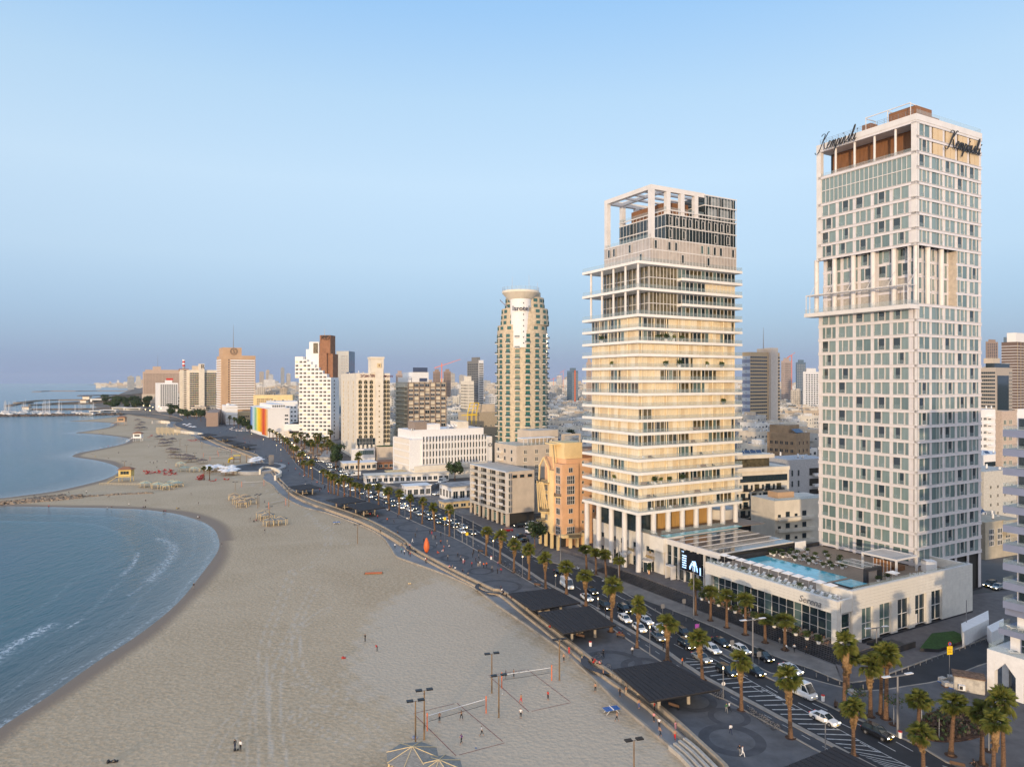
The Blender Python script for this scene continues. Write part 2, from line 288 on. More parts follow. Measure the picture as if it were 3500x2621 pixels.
# sea
NE=560; pts2=[(r*(-1.0+1.05*i/339),r) for r in [80*(750/80)**(j/(NE-1)) for j in range(NE)]+[750*(12300/750)**(j/120) for j in range(1,121)] for i in range(340)]; nr2,na2=NE+120,340
P2=np.array(pts2); dsea=dist(SH,pts2); wt=bpy.data.materials.new('sea_water'); wt.use_nodes=True
def seanodes():
    n=wt.node_tree.nodes; l=wt.node_tree.links; p=n['Principled BSDF']; p.inputs['Roughness'].default_value=.12; p.inputs['Specular IOR Level'].default_value=.38
    t=n.new('ShaderNodeTexCoord'); a=n.new('ShaderNodeAttribute'); a.attribute_name='shore'; f=n.new('ShaderNodeAttribute'); f.attribute_name='foam'
    cr=n.new('ShaderNodeValToRGB'); l.new(a.outputs['Fac'],cr.inputs[0]); e=cr.color_ramp
    st=[(0,(.10,.10,.09)),(.10,(.05,.08,.085)),(.32,(.03,.10,.12)),(.6,(.02,.105,.125)),(1,(.018,.10,.14))]
    while len(e.elements)<len(st): e.elements.new(.5)
    for el,(q,c) in zip(e.elements,st): el.position=q; el.color=(*c,1)
    nz=n.new('ShaderNodeTexNoise'); nz.inputs['Scale'].default_value=.9; nz.inputs['Detail'].default_value=7; nz.inputs['Roughness'].default_value=.75; l.new(t.outputs['Object'],nz.inputs[0])
    g=n.new('ShaderNodeMath'); g.operation='MULTIPLY_ADD'; l.new(nz.outputs[0],g.inputs[0]); g.inputs[1].default_value=5.5; g.inputs[2].default_value=-2.55
    h=n.new('ShaderNodeMath'); h.operation='MULTIPLY'; h.use_clamp=True; l.new(g.outputs[0],h.inputs[0]); l.new(f.outputs['Fac'],h.inputs[1])
    m=n.new('ShaderNodeMix'); m.data_type='RGBA'; l.new(h.outputs[0],m.inputs[0]); l.new(cr.outputs[0],m.inputs[6]); m.inputs[7].default_value=(.75,.78,.8,1); l.new(m.outputs[2],p.inputs['Base Color'])
    mp=n.new('ShaderNodeMapping'); mp.inputs['Rotation'].default_value=(0,0,R(35)); mp.inputs['Scale'].default_value=(1,.35,1); l.new(t.outputs['Object'],mp.inputs[0])
    w1=n.new('ShaderNodeTexNoise'); w1.inputs['Scale'].default_value=.55; w1.inputs['Detail'].default_value=6; w1.inputs['Roughness'].default_value=.6; l.new(mp.outputs[0],w1.inputs[0])
    bm=n.new('ShaderNodeBump'); bm.inputs['Strength'].default_value=.55; bm.inputs['Distance'].default_value=.9; l.new(w1.outputs[0],bm.inputs['Height'])
    rg=n.new('ShaderNodeMapRange'); rg.inputs[1].default_value=0; rg.inputs[2].default_value=.3; rg.inputs[3].default_value=.25; rg.inputs[4].default_value=1.0; l.new(a.outputs['Fac'],rg.inputs[0]); l.new(rg.outputs[0],bm.inputs['Strength']); l.new(bm.outputs[0],p.inputs['Normal'])
seanodes()
seaside=~insiden(P2,beachpoly)
sw=seaside*(dsea>3)*(.10*np.exp(-((dsea-16)/1.6)**2)+.12*np.exp(-((dsea-30)/2.5)**2)+.05*np.exp(-((dsea-7)/.8)**2))
ok=(P2[:,1]<330)
z2=np.where(ok,-1.03+sw*(.6+.4*np.sin(P2[:,1]*.05)),-1.03)
d2=dsea; ang=P2[:,1]
# foam: thin lines that follow the shore plus three broken patches where the waves turn over
wv=1.6*np.sin(P2[:,1]*.045)+.8*np.sin(P2[:,1]*.13+P2[:,0]*.05)
foam=np.exp(-((d2-.7-.4*np.sin(P2[:,1]*.2))/.5)**2)*.5+seaside*(np.exp(-((d2-8-wv)/.6)**2)*.22+np.exp(-((d2-17-wv*1.6)/.8)**2)*.24+np.exp(-((d2-30-wv*2)/1.0)**2)*.16)*(P2[:,1]<700)
for line,w,k in (([(-60,2290),(0,2235),(60,2195),(120,2165),(172,2137)],1.5,1.3),([(415,1965),(440,1945),(462,1912),(470,1888)],.7,1.2),([(510,1985),(560,1930),(590,1895),(585,1860),(545,1840)],1.7,.85),([(235,2145),(258,2130),(280,2116)],.5,1.0),([(440,2035),(500,1995)],.6,.6)):
    d=dist(smooth(GP(line,-1),4),pts2); foam=np.maximum(foam,seaside*np.exp(-(d/w)**2)*k)
sdm=np.clip(d2/70,0,1)
me=bpy.data.meshes.new('sea'); i2=np.arange(nr2*na2).reshape(nr2,na2); fs=np.stack([i2[:-1,:-1].ravel(),i2[:-1,1:].ravel(),i2[1:,1:].ravel(),i2[1:,:-1].ravel()],1)
me.from_pydata([(p[0],p[1],z) for p,z in zip(pts2,z2)],[],fs.tolist()); me.materials.append(wt); me.polygons.foreach_set('use_smooth',[True]*len(fs))
for nm,ar in (('shore',sdm),('foam',foam)):
    a=me.attributes.new(nm,'FLOAT','POINT'); a.data.foreach_set('value',ar.astype(float).tolist())
tag(O('sea',me),'calm blue sea with small waves at the beach',None,None,'structure')
b=B(); b.prism([(-12400,90),(-80,90),(-60,-400),(-12400,-400)],-1.4,-1.04,wt); b.prism([(-40000,80),(-12300,80),(-12300,12300),(-40000,12300)],-1.4,-1.04,wt); struct('open_sea',b,'open sea beyond the bay')
# far land edge: coast north of the marina
b=B(); b.prism(GP([(430,1414),(402,1406),(330,1403),(300,1398),(335,1392),(320,1384),(350,1376),(372,1366),(395,1352),(425,1340),(455,1331),(430,1322),(395,1318),(300,1316),(430,1314),(560,1314),(760,1330),(760,1420),(600,1440)],0),-3,-.02,M('far_shore',(.22,.18,.14),.9,.3,.01)); struct('far_shore',b,'sandy coast strip running north beyond the marina')
# ---------------- promenade, road, pavements
def strip(name,A_,B_,z0,z1,m,label,zA=None,n=2):
    a=smooth(GP(A_,z1),n); c=smooth(GP(B_,z1),n); b=B(); b.prism(a+c[::-1],z0,z1,m); return struct(name,b,label)
strip('lower_walk',bA,bB,-2,-.62,walk,'pale concrete walk between sand and seat steps')
strip('promenade',bB,bC,-2,.10,pave,'wide grey paved promenade')
strip('bike_path',bC,bD,-1,.06,bike,'narrow bicycle path beside the road')
strip('road',bD,bE,-1,0.0,asph,'dark asphalt seafront road with several lanes')
def rib(P,w,z0,z1,m,b=None,side=0,n=2):
    b=b or B(); P=smooth(P,n) if n>1 else P; a=off(P,-w/2+side); c=off(P,w/2+side)
    for i in range(len(P)-1): b.prism([a[i],a[i+1],c[i+1],c[i]],z0,z1,m)
    return b
struct('walk_kerb',rib(GP(bA,-.6),.45,-1.2,-.5,kerb),'pale kerb between walk and sand')
struct('bike_kerb',rib(GP(bC,.1),.35,0,.17,kerb),'light kerb between promenade and bicycle path')
struct('road_kerb',rib(GP(bD,.1),1.0,-.2,.14,kerb),'grey kerb strip between bicycle path and road')
struct('road_kerb',rib(GP(bE,.1),.35,-.2,.14,kerb),'grey kerb on the inland side of the road')
gp=GP(bD,0)[::-1]
b=B(); b.prism(GP(bD,0)+GP([(700,1410),(560,1400),(480,1380),(470,1350),(480,1332),(520,1322),(560,1316)],0)+[(-2600,12200),(12000,12200),(12000,1500),(900,60),(90,60)],-3,-.06,M('city_ground',(.15,.145,.14),.9,.3,.02)); struct('city_ground',b,'grey paved city ground between the houses')
SR=[(2080,2004),(2129,2022),(2300,2085),(2450,2145),(2639,2237),(2778,2286),(2877,2327),(2947,2326),(3042,2299),(3385,2175),(3700,2070)]
SLl=[(2080,2010),(2300,2122),(2435,2196),(2572,2264),(2634,2299),(2758,2316),(2942,2361),(3096,2344),(3240,2319),(3345,2274),(3700,2170)]
b=B(); b.prism(GP(SR)+GP(SLl)[::-1],-.5,.012,asph); struct('side_road',b,'dark asphalt side lane turning inland')
b=B(); b.prism(GP([(1829,1902),(1938,1934),(2051,1970)]+SR[1:7]+[(2860,2276),(2658,2200),(2404,2082),(2050,1943),(1990,1905),(1900,1880)],.1),-.5,.10,pavel); struct('pavement',b,'pale paved footpath with palms along the steps')
b=B(); b.prism(GP(SR[6:11]+[(3700,1990),(3330,2030),(2880,2225),(2855,2272)],.1),-.5,.10,plaza); struct('side_pavement',b,'paved forecourt south of the white podium')
b=B(); b.prism(GP([(2425,2209),(2435,2200)]+SLl[3:]+[(3700,2800),(3460,2690),(3235,2602),(3146,2548),(2902,2443),(2808,2398),(2604,2304)],.12),-.5,.12,pave); struct('corner_plaza',b,'grey paved corner plaza with palms')
b=B(); b.prism(GP([(1558,1753),(1666,1806),(1745,1850),(1829,1900),(1870,1860),(1800,1815),(1700,1790),(1640,1765)],.09),-.5,.09,plaza); b.prism(GP([(1352,1673),(1443,1702),(1558,1752),(1640,1764),(1560,1722),(1450,1680),(1370,1655)],.09),-.5,.09,pavel); struct('pavement',b,'pavement in front of the white balcony block')
struct('side_kerb',rib(GP(SR[2:],.1),.3,0,.15,kerb),'kerb between side lane and forecourt'); struct('side_kerb',rib(GP(SLl[2:],.1),.3,0,.15,kerb),'kerb round the corner plaza')
# painted markings
def dashes(A_,f,l,gap,w,b,z=.012,t0=0,t1=1e9,m=paint):
    A1=smooth(GP(bD),2); E1=smooth(GP(bE),2); n=min(len(A1),len(E1)); P=[(A1[int(i*(len(A1)-1)/(n-1))],E1[int(i*(len(E1)-1)/(n-1))]) for i in range(n)]
    Q=[(a[0]+(c[0]-a[0])*f,a[1]+(c[1]-a[1])*f) for a,c in P]; line(Q,l,gap,w,b,z,t0,t1,m)
def line(Q,l,gap,w,b,z,t0=0,t1=1e9,m=paint):
    s=0
    for i in range(len(Q)-1):
        a,c=Q[i],Q[i+1]; L_=math.hypot(c[0]-a[0],c[1]-a[1]); d=((c[0]-a[0])/L_,(c[1]-a[1])/L_); t=0
        while t<L_:
            ph=(s+t)%(l+gap)
            if ph<l and t0<s+t<t1:
                e=min(L_,t+l-ph); nx,ny=-d[1]*w/2,d[0]*w/2; p=(a[0]+d[0]*t,a[1]+d[1]*t); q=(a[0]+d[0]*e,a[1]+d[1]*e)
                b.quad((p[0]+nx,p[1]+ny,z),(p[0]-nx,p[1]-ny,z),(q[0]-nx,q[1]-ny,z),(q[0]+nx,q[1]+ny,z),m); t=e+.01
            else: t+=(l+gap-ph+.01) if ph>=l else .5
        s+=L_
b=B()
for f in (.40,.62,.82): dashes(bD,f,3,4.5,.16,b,t1=700)
tag(b.obj('lane_marking'),'white dashed lane lines on the dark road',kind='stuff')
b=B(); Q=smooth(GP([(a[0]*.5+c[0]*.5,a[1]*.5+c[1]*.5) for a,c in zip(bC,bC)]),2)
A1=smooth(GP(bC),2);D1=smooth(GP(bD),2); Q=[min(((a[0]+d[0])/2,(a[1]+d[1])/2) if True else 0 for d in [min(D1,key=lambda p:(p[0]-a[0])**2+(p[1]-a[1])**2)]) for a in A1]
line(Q,1.6,2.2,.12,b,.066,0,330); tag(b.obj('path_marking'),'white dashes along the bicycle path',kind='stuff')
# hatched zone: slanted bars between two lines next to the near kerb
b=B(); K1=GP([(3060,2640),(2987,2600),(2860,2541),(2700,2457),(2560,2380),(2430,2310),(2330,2255)],0); K2=GP([(3270,2690),(3090,2610),(2905,2512),(2745,2425),(2600,2345),(2470,2275),(2345,2248)],0)
K1=smooth(K1,5);K2=smooth(K2,5)
line(K2,400,.1,.15,b,.013)
for i in range(2,len(K1)-1):
    if 1:
        p,q=K1[i],K2[max(0,i-2)]; d=Vector((K1[i+1][0]-K1[i][0],K1[i+1][1]-K1[i][1],0)).normalized()*.32
        b.quad((p[0],p[1],.012),(q[0],q[1],.012),(q[0]+d[0],q[1]+d[1],.012),(p[0]+d[0],p[1]+d[1],.012),paint)
tag(b.obj('hatched_marking'),'white hatched no-drive zone beside the kerb',kind='stuff')
b=B()
for k in range(11):
    t=k/10; p=(1560+t*165,1850-t*58+0); a=G(*p,.0); d=Vector((-.45,.89,0))*3.2; e=Vector((.89,.45,0))*.28
    b.quad((a[0]-e[0],a[1]-e[1],.016),(a[0]+e[0],a[1]+e[1],.016),(a[0]+e[0]+d[0],a[1]+e[1]+d[1],.016),(a[0]-e[0]+d[0],a[1]-e[1]+d[1],.016),paint)
tag(b.obj('zebra_crossing'),'white zebra stripes across the road near the side street','crossing')
def arrow(px,py,z=.017,s=1):
    c=G(px,py); b=B(); a=math.atan2(-.9,.43); P=[(-2.6,-.09),(1,-.09),(1,.09),(-2.6,.09)]; w=[ft(c,a,x*s,y*s) for x,y in P]; b.quad(*[(x,y,z) for x,y in w],paint)
    w=[ft(c,a,x*s,y*s) for x,y in [(1,-.45),(2.6,0),(1,.45)]]; b.add([(x,y,z) for x,y in w],[(0,1,2)],paint); return b
for px,py,lb in ((2640,2372,'lane arrow between the hatched zone and the white van'),(2140,2050,'lane arrow in the side lane beside the pavement'),(2033,2072,'lane arrow in front of the grey car nearest the shade roofs')): tag(arrow(px,py).obj('road_arrow'),'white painted '+lb,'road marking','lane arrows')
# rings in the paving
RZ=[.103]
def ring(px,py,r,w,lb,m=paved):
    RZ[0]+=.004; zz_=RZ[0]; c=G(px,py,.1); b=B(); n=48
    for i in range(n):
        a0,a1=2*math.pi*i/n,2*math.pi*(i+1)/n
        b.quad((c[0]+(r-w)*math.cos(a0),c[1]+(r-w)*math.sin(a0),zz_),(c[0]+r*math.cos(a0),c[1]+r*math.sin(a0),zz_),(c[0]+r*math.cos(a1),c[1]+r*math.sin(a1),zz_),(c[0]+(r-w)*math.cos(a1),c[1]+(r-w)*math.sin(a1),zz_),m)
    tag(b.obj('paving_ring'),lb,'paving ring','dark paving rings')
ring(2502,2527,5.0,1.6,'largest dark paving ring, nearest the bottom'); ring(2492,2449,3.4,1.0,'dark paving ring touching the largest one'); ring(2200,2276,4.4,1.4,'dark ring half under the nearest big shade roof'); ring(1704,2004,6.3,1.0,'dark ring beyond the second shade roof'); ring(1643,1951,3.9,1,'small dark ring in front of the palm row'); ring(1553,1906,4.6,1.2,'dark ring right of the orange sculpture'); ring(1440,1871,5,1.1,'dark ring behind the sculpture'); ring(1425,1801,8,1.2,'dark ring opposite the queue of cars'); ring(1350,1780,6.5,1.2,'dark ring left of the queue of cars'); ring(1745+620,2395,4.2,1.3,'dark ring in the shade of the nearest roof'); ring(1005,1646,7,1.3,'dark ring beyond the farthest dark roof'); ring(2090,2262,6,1.5,'dark ring peeking out behind the big shade roof')
# seat steps between promenade and walk
struct('promenade_edge_wall',rib(GP(bB,.1),.55,-1,.52,bench),'long low seat wall along the promenade edge')
struct('lower_seat_step',rib(GP(bB,.1),.5,-1,-.05,bench,side=-1.5),'lower seat step along the promenade edge')
for P_,n_,lb in (([(965,1655),(990,1684),(1045,1714),(1117,1740),(1225,1779),(1316,1824),(1370,1858)],3,'curved beach seat steps in the middle distance'),([(690,1491),(745,1518),(790,1534),(840,1552),(872,1566)],5,'far curved amphitheatre steps')):
    t=T('seat_steps',lb,'steps'); q=GP(P_,.1)
    for k in range(n_): rib(q,.55,-1,.45-.22*k,bench,side=1.4*k*(-1)).obj('step',t)
t=T('seat_steps','pale steps cut into the seat wall at the bottom edge','steps'); q=GP([(2480,2640),(2400,2560),(2352,2522)],.1)
for k in range(4): rib(q,.5,-1,.35-.2*k,M('pale_step',(.5,.45,.38),.8),side=-.9*k-.7).obj('step',t)
# ---------------- window helpers
WC={}
def win(w,h,nx=1,ny=1,fm=white,gm=glass,fr=.09,dep=.10,sill=False,arch=False):
    k=(round(w,2),round(h,2),nx,ny,fm.name,gm.name,fr,sill,arch)
    if k in WC: return WC[k]
    b=B(); b.box(-w/2,-.02,0,w/2,.02,h,gm)
    b.box(-w/2,-dep,0,w/2,-.021,fr,fm); b.box(-w/2,-dep,h-fr,w/2,-.021,h,fm)
    for i in range(nx+1):
        x=-w/2+fr/2+(w-fr)*i/nx; b.box(x-fr/2,-dep+.003,fr,x+fr/2,-.021,h-fr,fm)
    for j in range(1,ny): z=h*j/ny; b.box(-w/2+fr,-dep+.01,z-fr/2,w/2-fr,-.022,z+fr/2,fm)
    if sill: b.box(-w/2-.15,-.3,-.15,w/2+.15,-.022,-.003,fm)
    if arch:
        n=6; P=[(-w/2+w*i/n,h+.32*w*math.sin(math.pi*i/n)) for i in range(n+1)]; b.add([(x,-.02,z) for x,z in P],[tuple(range(n+1))],gm)
        for i in range(n): b.tube((P[i][0],-.06,P[i][1]),(P[i+1][0],-.06,P[i+1][1]),fr,fr,4,fm)
    WC[k]=b.mesh('window'); return WC[k]
FZ={'S':0,'W':-math.pi/2,'E':math.pi/2,'N':math.pi}
def fpos(face,w,d,a,z,o=0.03):
    return {'S':(a,-o,z),'W':(-o,a,z),'E':(w+o,a,z),'N':(a,d+o,z)}[face]
def grid(rep,name,face,w,d,mesh,a0,a1,nx,z0,z1,nz,skip=None,sub=None,o=.03):
    for j in range(nz):
        for i in range(nx):
            if skip and skip(i,j): continue
            m=mesh(i,j) if callable(mesh) else mesh
            rep.add(name,m,fpos(face,w,d,a0+(a1-a0)*(i+.5)/nx,z0+(z1-z0)*j/nz,o),FZ[face],sub)
def fl(b,face,w,d,a0,a1,z0,z1,pr,m,off_=0):
    """a flat slab on a facade, sticking out by pr"""
    if face=='S': b.box(a0,-pr-off_,z0,a1,-.001-off_,z1,m)
    elif face=='W': b.box(-pr-off_,a0,z0,-.001-off_,a1,z1,m)
    elif face=='E': b.box(w+.001+off_,a0,z0,w+pr+off_,a1,z1,m)
    return b
def roofbits(root,w,d,h,seed,x0=.8,n=6,tanks=True):
    g=random.Random(seed)
    if not hasattr(roofbits,'m'):
        b=B(); b.cyl(0,0,.3,1.7,.32,.32,8,tarp); b.box(-.3,-.3,0,.3,.3,.3,steel); roofbits.t=b.mesh('water_tank')
        b=B(); b.add([(-1,-.7,.25),(1,-.7,.25),(1,.7,1.2),(-1,.7,1.2),(-1,-.7,.2),(1,-.7,.2),(1,.7,1.15),(-1,.7,1.15)],[(0,1,2,3),(7,6,5,4),(0,4,5,1),(1,5,6,2),(2,6,7,3),(3,7,4,0)],solar); b.box(-.9,.55,0,-.8,.65,1.1,steel); b.box(.8,.55,0,.9,.65,1.1,steel); roofbits.s=b.mesh('solar_panel')
        b=B(); b.box(-.5,-.35,.15,.5,.35,.95,tarp); b.box(-.4,-.37,.25,.1,-.351,.85,dark); b.box(-.4,-.3,0,.4,.3,.15,steel); roofbits.a=b.mesh('air_conditioner')
        b=B(); b.tube((0,0,0),(0,0,1),.04,.04,5,steel); b.lathe([(0,.9),(.3,.95),(.55,1.15)],10,tarp); roofbits.d=b.mesh('satellite_dish'); roofbits.m=1
    for i in range(n):
        k=g.choice('tttssad'); me=getattr(roofbits,k); O(me.name.split('.')[0],me,root,(g.uniform(x0,max(x0+.1,w-x0)),g.uniform(x0,max(x0+.1,d-x0)),h),g.choice([0,.3,-.2,1.57]) if k!='s' else -.3)
def text(s_,size,ext,mat,parent,loc,rot,name='lettering',shear=0,align='CENTER',offset=0,space=1):
    cu=bpy.data.curves.new(name,'FONT'); cu.body=s_; cu.size=size; cu.extrude=ext; cu.shear=shear; cu.align_x=align; cu.offset=offset; cu.space_character=space; cu.resolution_u=3
    tmp=bpy.data.objects.new('tmp',cu); col.objects.link(tmp); dg=bpy.context.evaluated_depsgraph_get(); me=bpy.data.meshes.new_from_object(tmp.evaluated_get(dg)); bpy.data.objects.remove(tmp)
    me.materials.clear(); me.materials.append(mat); o=O(name,me,parent,loc); o.rotation_euler=rot; return o
RS=(R(90),0,0); RW=(R(90),0,R(-90))
# ---------------- right tower (white and glass hotel)
KPAN=M('lilac_grey_panel',(.66,.63,.64),.35,.06,.25,coat=.3); KO=(98.8,175.4); KW,KD,KH=29.5,28.3,120.3
K=T('hotel_tower','tall white and glass hotel tower at right with dark script lettering near the top','tower',KO,U)
z0k=10.0; fh=3.74; FL=lambda k:z0k+fh*k
core=B(); core.box(.6,.6,0,KW-.6,KD-.6,FL(17),dark); core.box(2.6,2.6,FL(17),KW-.6,KD-.6,FL(21),dark); core.box(.6,.6,FL(21),KW-.6,KD-.6,FL(27),dark); core.box(5.5,.6,FL(27),KW-.6,KD-.6,KH-1.6,dark); core.box(KW*.6+.4,.4,FL(17),KW-.6,2.59,FL(21),dark); core.obj('wall',K); B().box(KW*.6-.1,.05,FL(17)+.37,KW*.6+.38,2.6,FL(21)-.43,M('beige_reveal',(.55,.48,.40),.8)).obj('reveal_wall',K)
pb=B(); pb.box(0,0,KH-1.9,KW,KD,KH-.01,white); pb.obj('roof',K)
b=B(); b.box(5.4,1.2,FL(27)+.05,5.5,KD-1.2,KH-2,wood); b.obj('loggia_wall',K)
b=B(); b.box(.05,.3,FL(27)-.5,5.4,KD-.3,FL(27),white); b.obj('loggia_floor',K)
for i in range(1,5): B().cyl(0.6,KD*i/5,FL(27),KH-1.9,.3,.3,10,white).obj('column',K)
b=B(); b.box(.1,.9,FL(27),.16,KD-.9,FL(27)+1.2,rail); b.obj('glass_rail',K)
# windows: two patterns of framed light plus side lights
def kw(kind,w,tone,h=3.06):
    key=('kw',kind,w,tone,h)
    if key in WC: return WC[key]
    fr=B(); pn=B(); ca,cb=(curt,curt2) if tone in (0,3) else (curt2,curt); g1=glass if tone in (1,3) else ca
    if kind==0: parts=[(-w/2,-.02,1,g1),(.12,w/2,0,cb if tone==1 else ca)]
    elif kind==1: parts=[(-w/2,-w*.24,0,ca),(-w*.22,w*.22,1,g1),(w*.26,w/2,0,ca)]
    else: parts=[(-w/2,-w*.1,0,ca),(-w*.08,w*.2,0,cb),(w*.22,w/2,1,glass if tone==2 else ca)]
    for x0,x1,f,m in parts:
        pn.box(x0,-.03,0,x1,.02,h,m)
        if f:
            if m is glass and tone==3: pn.box(x0,-.034,.1,x0+(x1-x0)*.35,-.031,h-.1,curt)
            for a in (x0-.05,x1-.1): fr.box(a,-.22,-.05,a+.15,-.035,h+.05,white)
            fr.box(x0+.1,-.22,-.05,x1-.1,-.035,.1,white); fr.box(x0+.1,-.22,h-.1,x1-.1,-.035,h+.05,white); fr.box(x0+.1,-.24,.1,x1-.1,-.2,1.1,rail)
        else: fr.box(x0-.03,-.08,0,x0+.03,-.035,h,white)
    WC[key]=(fr.mesh('window'),pn.mesh('pane')); return WC[key]
rk=Rep(K); g=random.Random(3)
def bays(face,Ln,k0,k1,inset=0,a0=0.0,skip=None,n=5):
    for k in range(k0,k1):
        for i in range(n):
            if skip and skip(i,k): continue
            w=(Ln-a0)/n*.82; kind=(i+k)%2 if face=='W' else (1 if (i+k)%2 else 0)
            if face=='S' and i==1: kind=2
            me,pn=kw(kind,round(w,1),g.choice([0,0,0,2,1,1,3,0]))
            a=a0+(Ln-a0)*(i+.5)/n-.1; rk.add('window',me,fpos(face,KW,KD,a,FL(k)+.35,-.22-inset),FZ[face],[('pane',pn)])
bays('W',KD-1.2,0,17,a0=1.5);bays('W',KD-1.2,19,21,2,a0=1.5);bays('W',KD-1.2,21,25,a0=1.5);bays('S',KW-.8,0,17,a0=.8);bays('S',KW-.8,17,21,2,.8,lambda i,k:i>2);bays('S',KW-.8,17,21,0,.8,lambda i,k:i<=2);bays('S',KW-.8,21,27,0,.8); bays('S',KW-.8,27,29,0,.8,lambda i,k:i>0)
rk.flush(295)
for face,Ln,a0 in (('W',KD-1.2,1.5),('S',KW-.8,.8)):
    for k in list(range(0,18))+list(range(18,30)):
        ins=2.0 if 17<k<21 else 0
        if face=='W' and (k==26 or k==28): continue
        xa=Ln*3/5+a0*.4 if (face=='S' and ins) else .05
        b=B(); fl(b,face,KW,KD,xa if ins==0 or face=='W' else .05,Ln+.6 if not(ins and face=='S') else xa,FL(k)-.30,FL(k)+.26,.18,KPAN,off_=-ins-.2)
        if ins and face=='S': fl(b,face,KW,KD,xa+.02,Ln+.6,FL(k)-.30,FL(k)+.26,.18,KPAN,off_=-.2)
        for dz in (-.38,.30): fl(b,face,KW,KD,.02,Ln+.7,FL(k)+dz,FL(k)+dz+.07,.13,white,off_=-.02) if not ins else None
        b.obj('spandrel',K)
    for i in range(6):
        a=a0+(Ln-a0)*i/5-.1
        for za,zb,ins in ((0,FL(17),0),(FL(17),FL(21),2.0),(FL(21),FL(25) if face=='W' else FL(29),0)):
            if face=='S' and i>3: ins=0
            if face=='W' and i in(0,) and ins: continue
            hw=.62 if i in (0,5) else .46
            b=B(); fl(b,face,KW,KD,max(.04,a-hw),min(Ln+.9,a+hw),za+.01,zb-.01,.10,KPAN,off_=-ins-.24)
            for q in (-.35,.35): fl(b,face,KW,KD,max(.06,a+q-.03),a+q+.03,za+.01,zb-.01,.06,white,off_=-ins-.13)
            b.obj('pier',K)
for face,pos in (('W',[(.9,KD*i/5+.6) for i in range(6)]),('S',[(KW*i/5+.4,.9) for i in (1,2)])):
    for x,y in pos: B().cyl(x,y,FL(17)-.2,FL(21),.62,.62,12,white).obj('column',K)
# corner post, double height glazing under the loggia, beige panels with the sign
b=B(); b.box(.02,.02,0,.5,.5,FL(17)-.43,white); b.box(.02,.02,FL(21)-.42,1.3,1.3,KH-1.91,white); b.box(.02,KD-1.4,FL(21)-.42,1.2,KD-.02,KH-1.91,white); b.box(.5,.02,0,.56,.06,KH-2,black); b.obj('corner_post',K)
b=B()
b.box(.35,1.3,FL(25)+.4,.45,KD-1.5,FL(27)-.5,curt); b.obj('high_glazing',K)
for i in range(21):
    y=1.3+(KD-2.8)*i/20; B().box(.2,y-.05,FL(25)+.37,.34,y+.05,FL(27)-.51,white).obj('mullion',K)
b=B(); b.box(.18,1.3,FL(26)-.1,.33,KD-1.5,FL(26)+.1,white); b.obj('mullion',K)
sp_=M('beige_panel',(.60,.47,.30),.7,.05,.5)
for i in range(1,5):
    for k in (27,28):
        for q in (0,1):
            x0=.8+(KW-1.6)*(i+.14+.38*q)/5; B().box(x0,-.04,FL(k)+.42,x0+(KW-1.6)/5*.34,.2,FL(k+1)-.5,sp_).obj('wall_panel',K)
SCRL={'K':([(0,1.55),(.25,1.75),(.55,1.6),(.42,1.0),(.25,.3),(.05,-.25),(-.3,-.3),(-.45,-.1)],[(1.15,1.75),(.95,1.8),(.7,1.3),(.4,.85),(.62,.8),(.8,.3),(1.05,-.02),(1.3,.1)],1.28),'e':([(0,.3),(.25,.5),(.3,.75),(.12,.75),(0,.4),(.05,.05),(.25,.0),(.45,.2)],None,.45),
'm':([(0,.2),(.1,.7),(.05,.0),(.2,.6),(.35,.72),(.33,.0),(.5,.6),(.65,.72),(.63,.1),(.75,.05),(.85,.2)],None,.85),'p':([(0,.2),(.12,.75),(.0,-.3),(-.08,-.65),(.05,.3),(.25,.72),(.4,.55),(.35,.15),(.12,.0)],[(.3,.05),(.5,.2)],.5),
'i':([(0,.2),(.12,.72),(.1,.1),(.2,.02),(.35,.2)],[(.22,1.05),(.27,1.15)],.35),'n':([(0,.2),(.1,.7),(.05,.0),(.22,.6),(.37,.72),(.35,.1),(.45,.05),(.58,.2)],None,.58),'s':([(0,.2),(.2,.5),(.3,.8),(.33,.45),(.35,.15),(.2,.0),(.05,.1)],[(.3,.05),(.5,.25)],.5),'k':([(0,.2),(.3,.9),(.38,1.55),(.25,1.6),(.12,.8),(.03,.0)],[(.05,.35),(.3,.7),(.35,.5),(.12,.4),(.35,.05),(.55,.2)],.55)}
def script(word,sc_,zs,parent,f):
    """f maps (along, up) to local coordinates; letters are brush strokes of round section"""
    b=B(); x=0
    for ch in word:
        p1,p2,adv=SCRL[ch]
        for P_ in (p1,p2):
            if not P_: continue
            Q_=smooth(P_,3)
            for i in range(len(Q_)-1):
                (a_,c_),(d_,e_)=Q_[i],Q_[i+1]; up=abs(e_-c_)/(math.hypot(d_-a_,e_-c_)+1e-6); r=(.028+.034*up)*sc_
                b.tube(f((x+a_+c_*.32)*sc_,c_*zs),f((x+d_+e_*.32)*sc_,e_*zs),r,r,5,black)
        x+=adv
    b.obj('sign_lettering',parent)
script('Kempinski',2.75,2.5,K,lambda a,z:(12.3+a,-.7,114.0+z)); script('Kempinski',2.1,2.4,K,lambda a,z:(-.9,27.0-a,118.3+z))
b=B()
for i in range(15): y=1+(KD-2)*i/14; b.box(.3,y-.03,KH,.36,y+.03,KH+1.3,steel)
for z in (.5,.9,1.3): b.box(.3,1,KH+z-.04,.36,KD-1,KH+z,steel)
b.obj('roof_rail',K); b=B(); b.box(.5,.2,KH,KW-.3,.26,KH+1.2,rail); b.box(KW-.3,.3,KH,KW-.24,KD-2,KH+1.2,rail); b.obj('glass_rail',K)
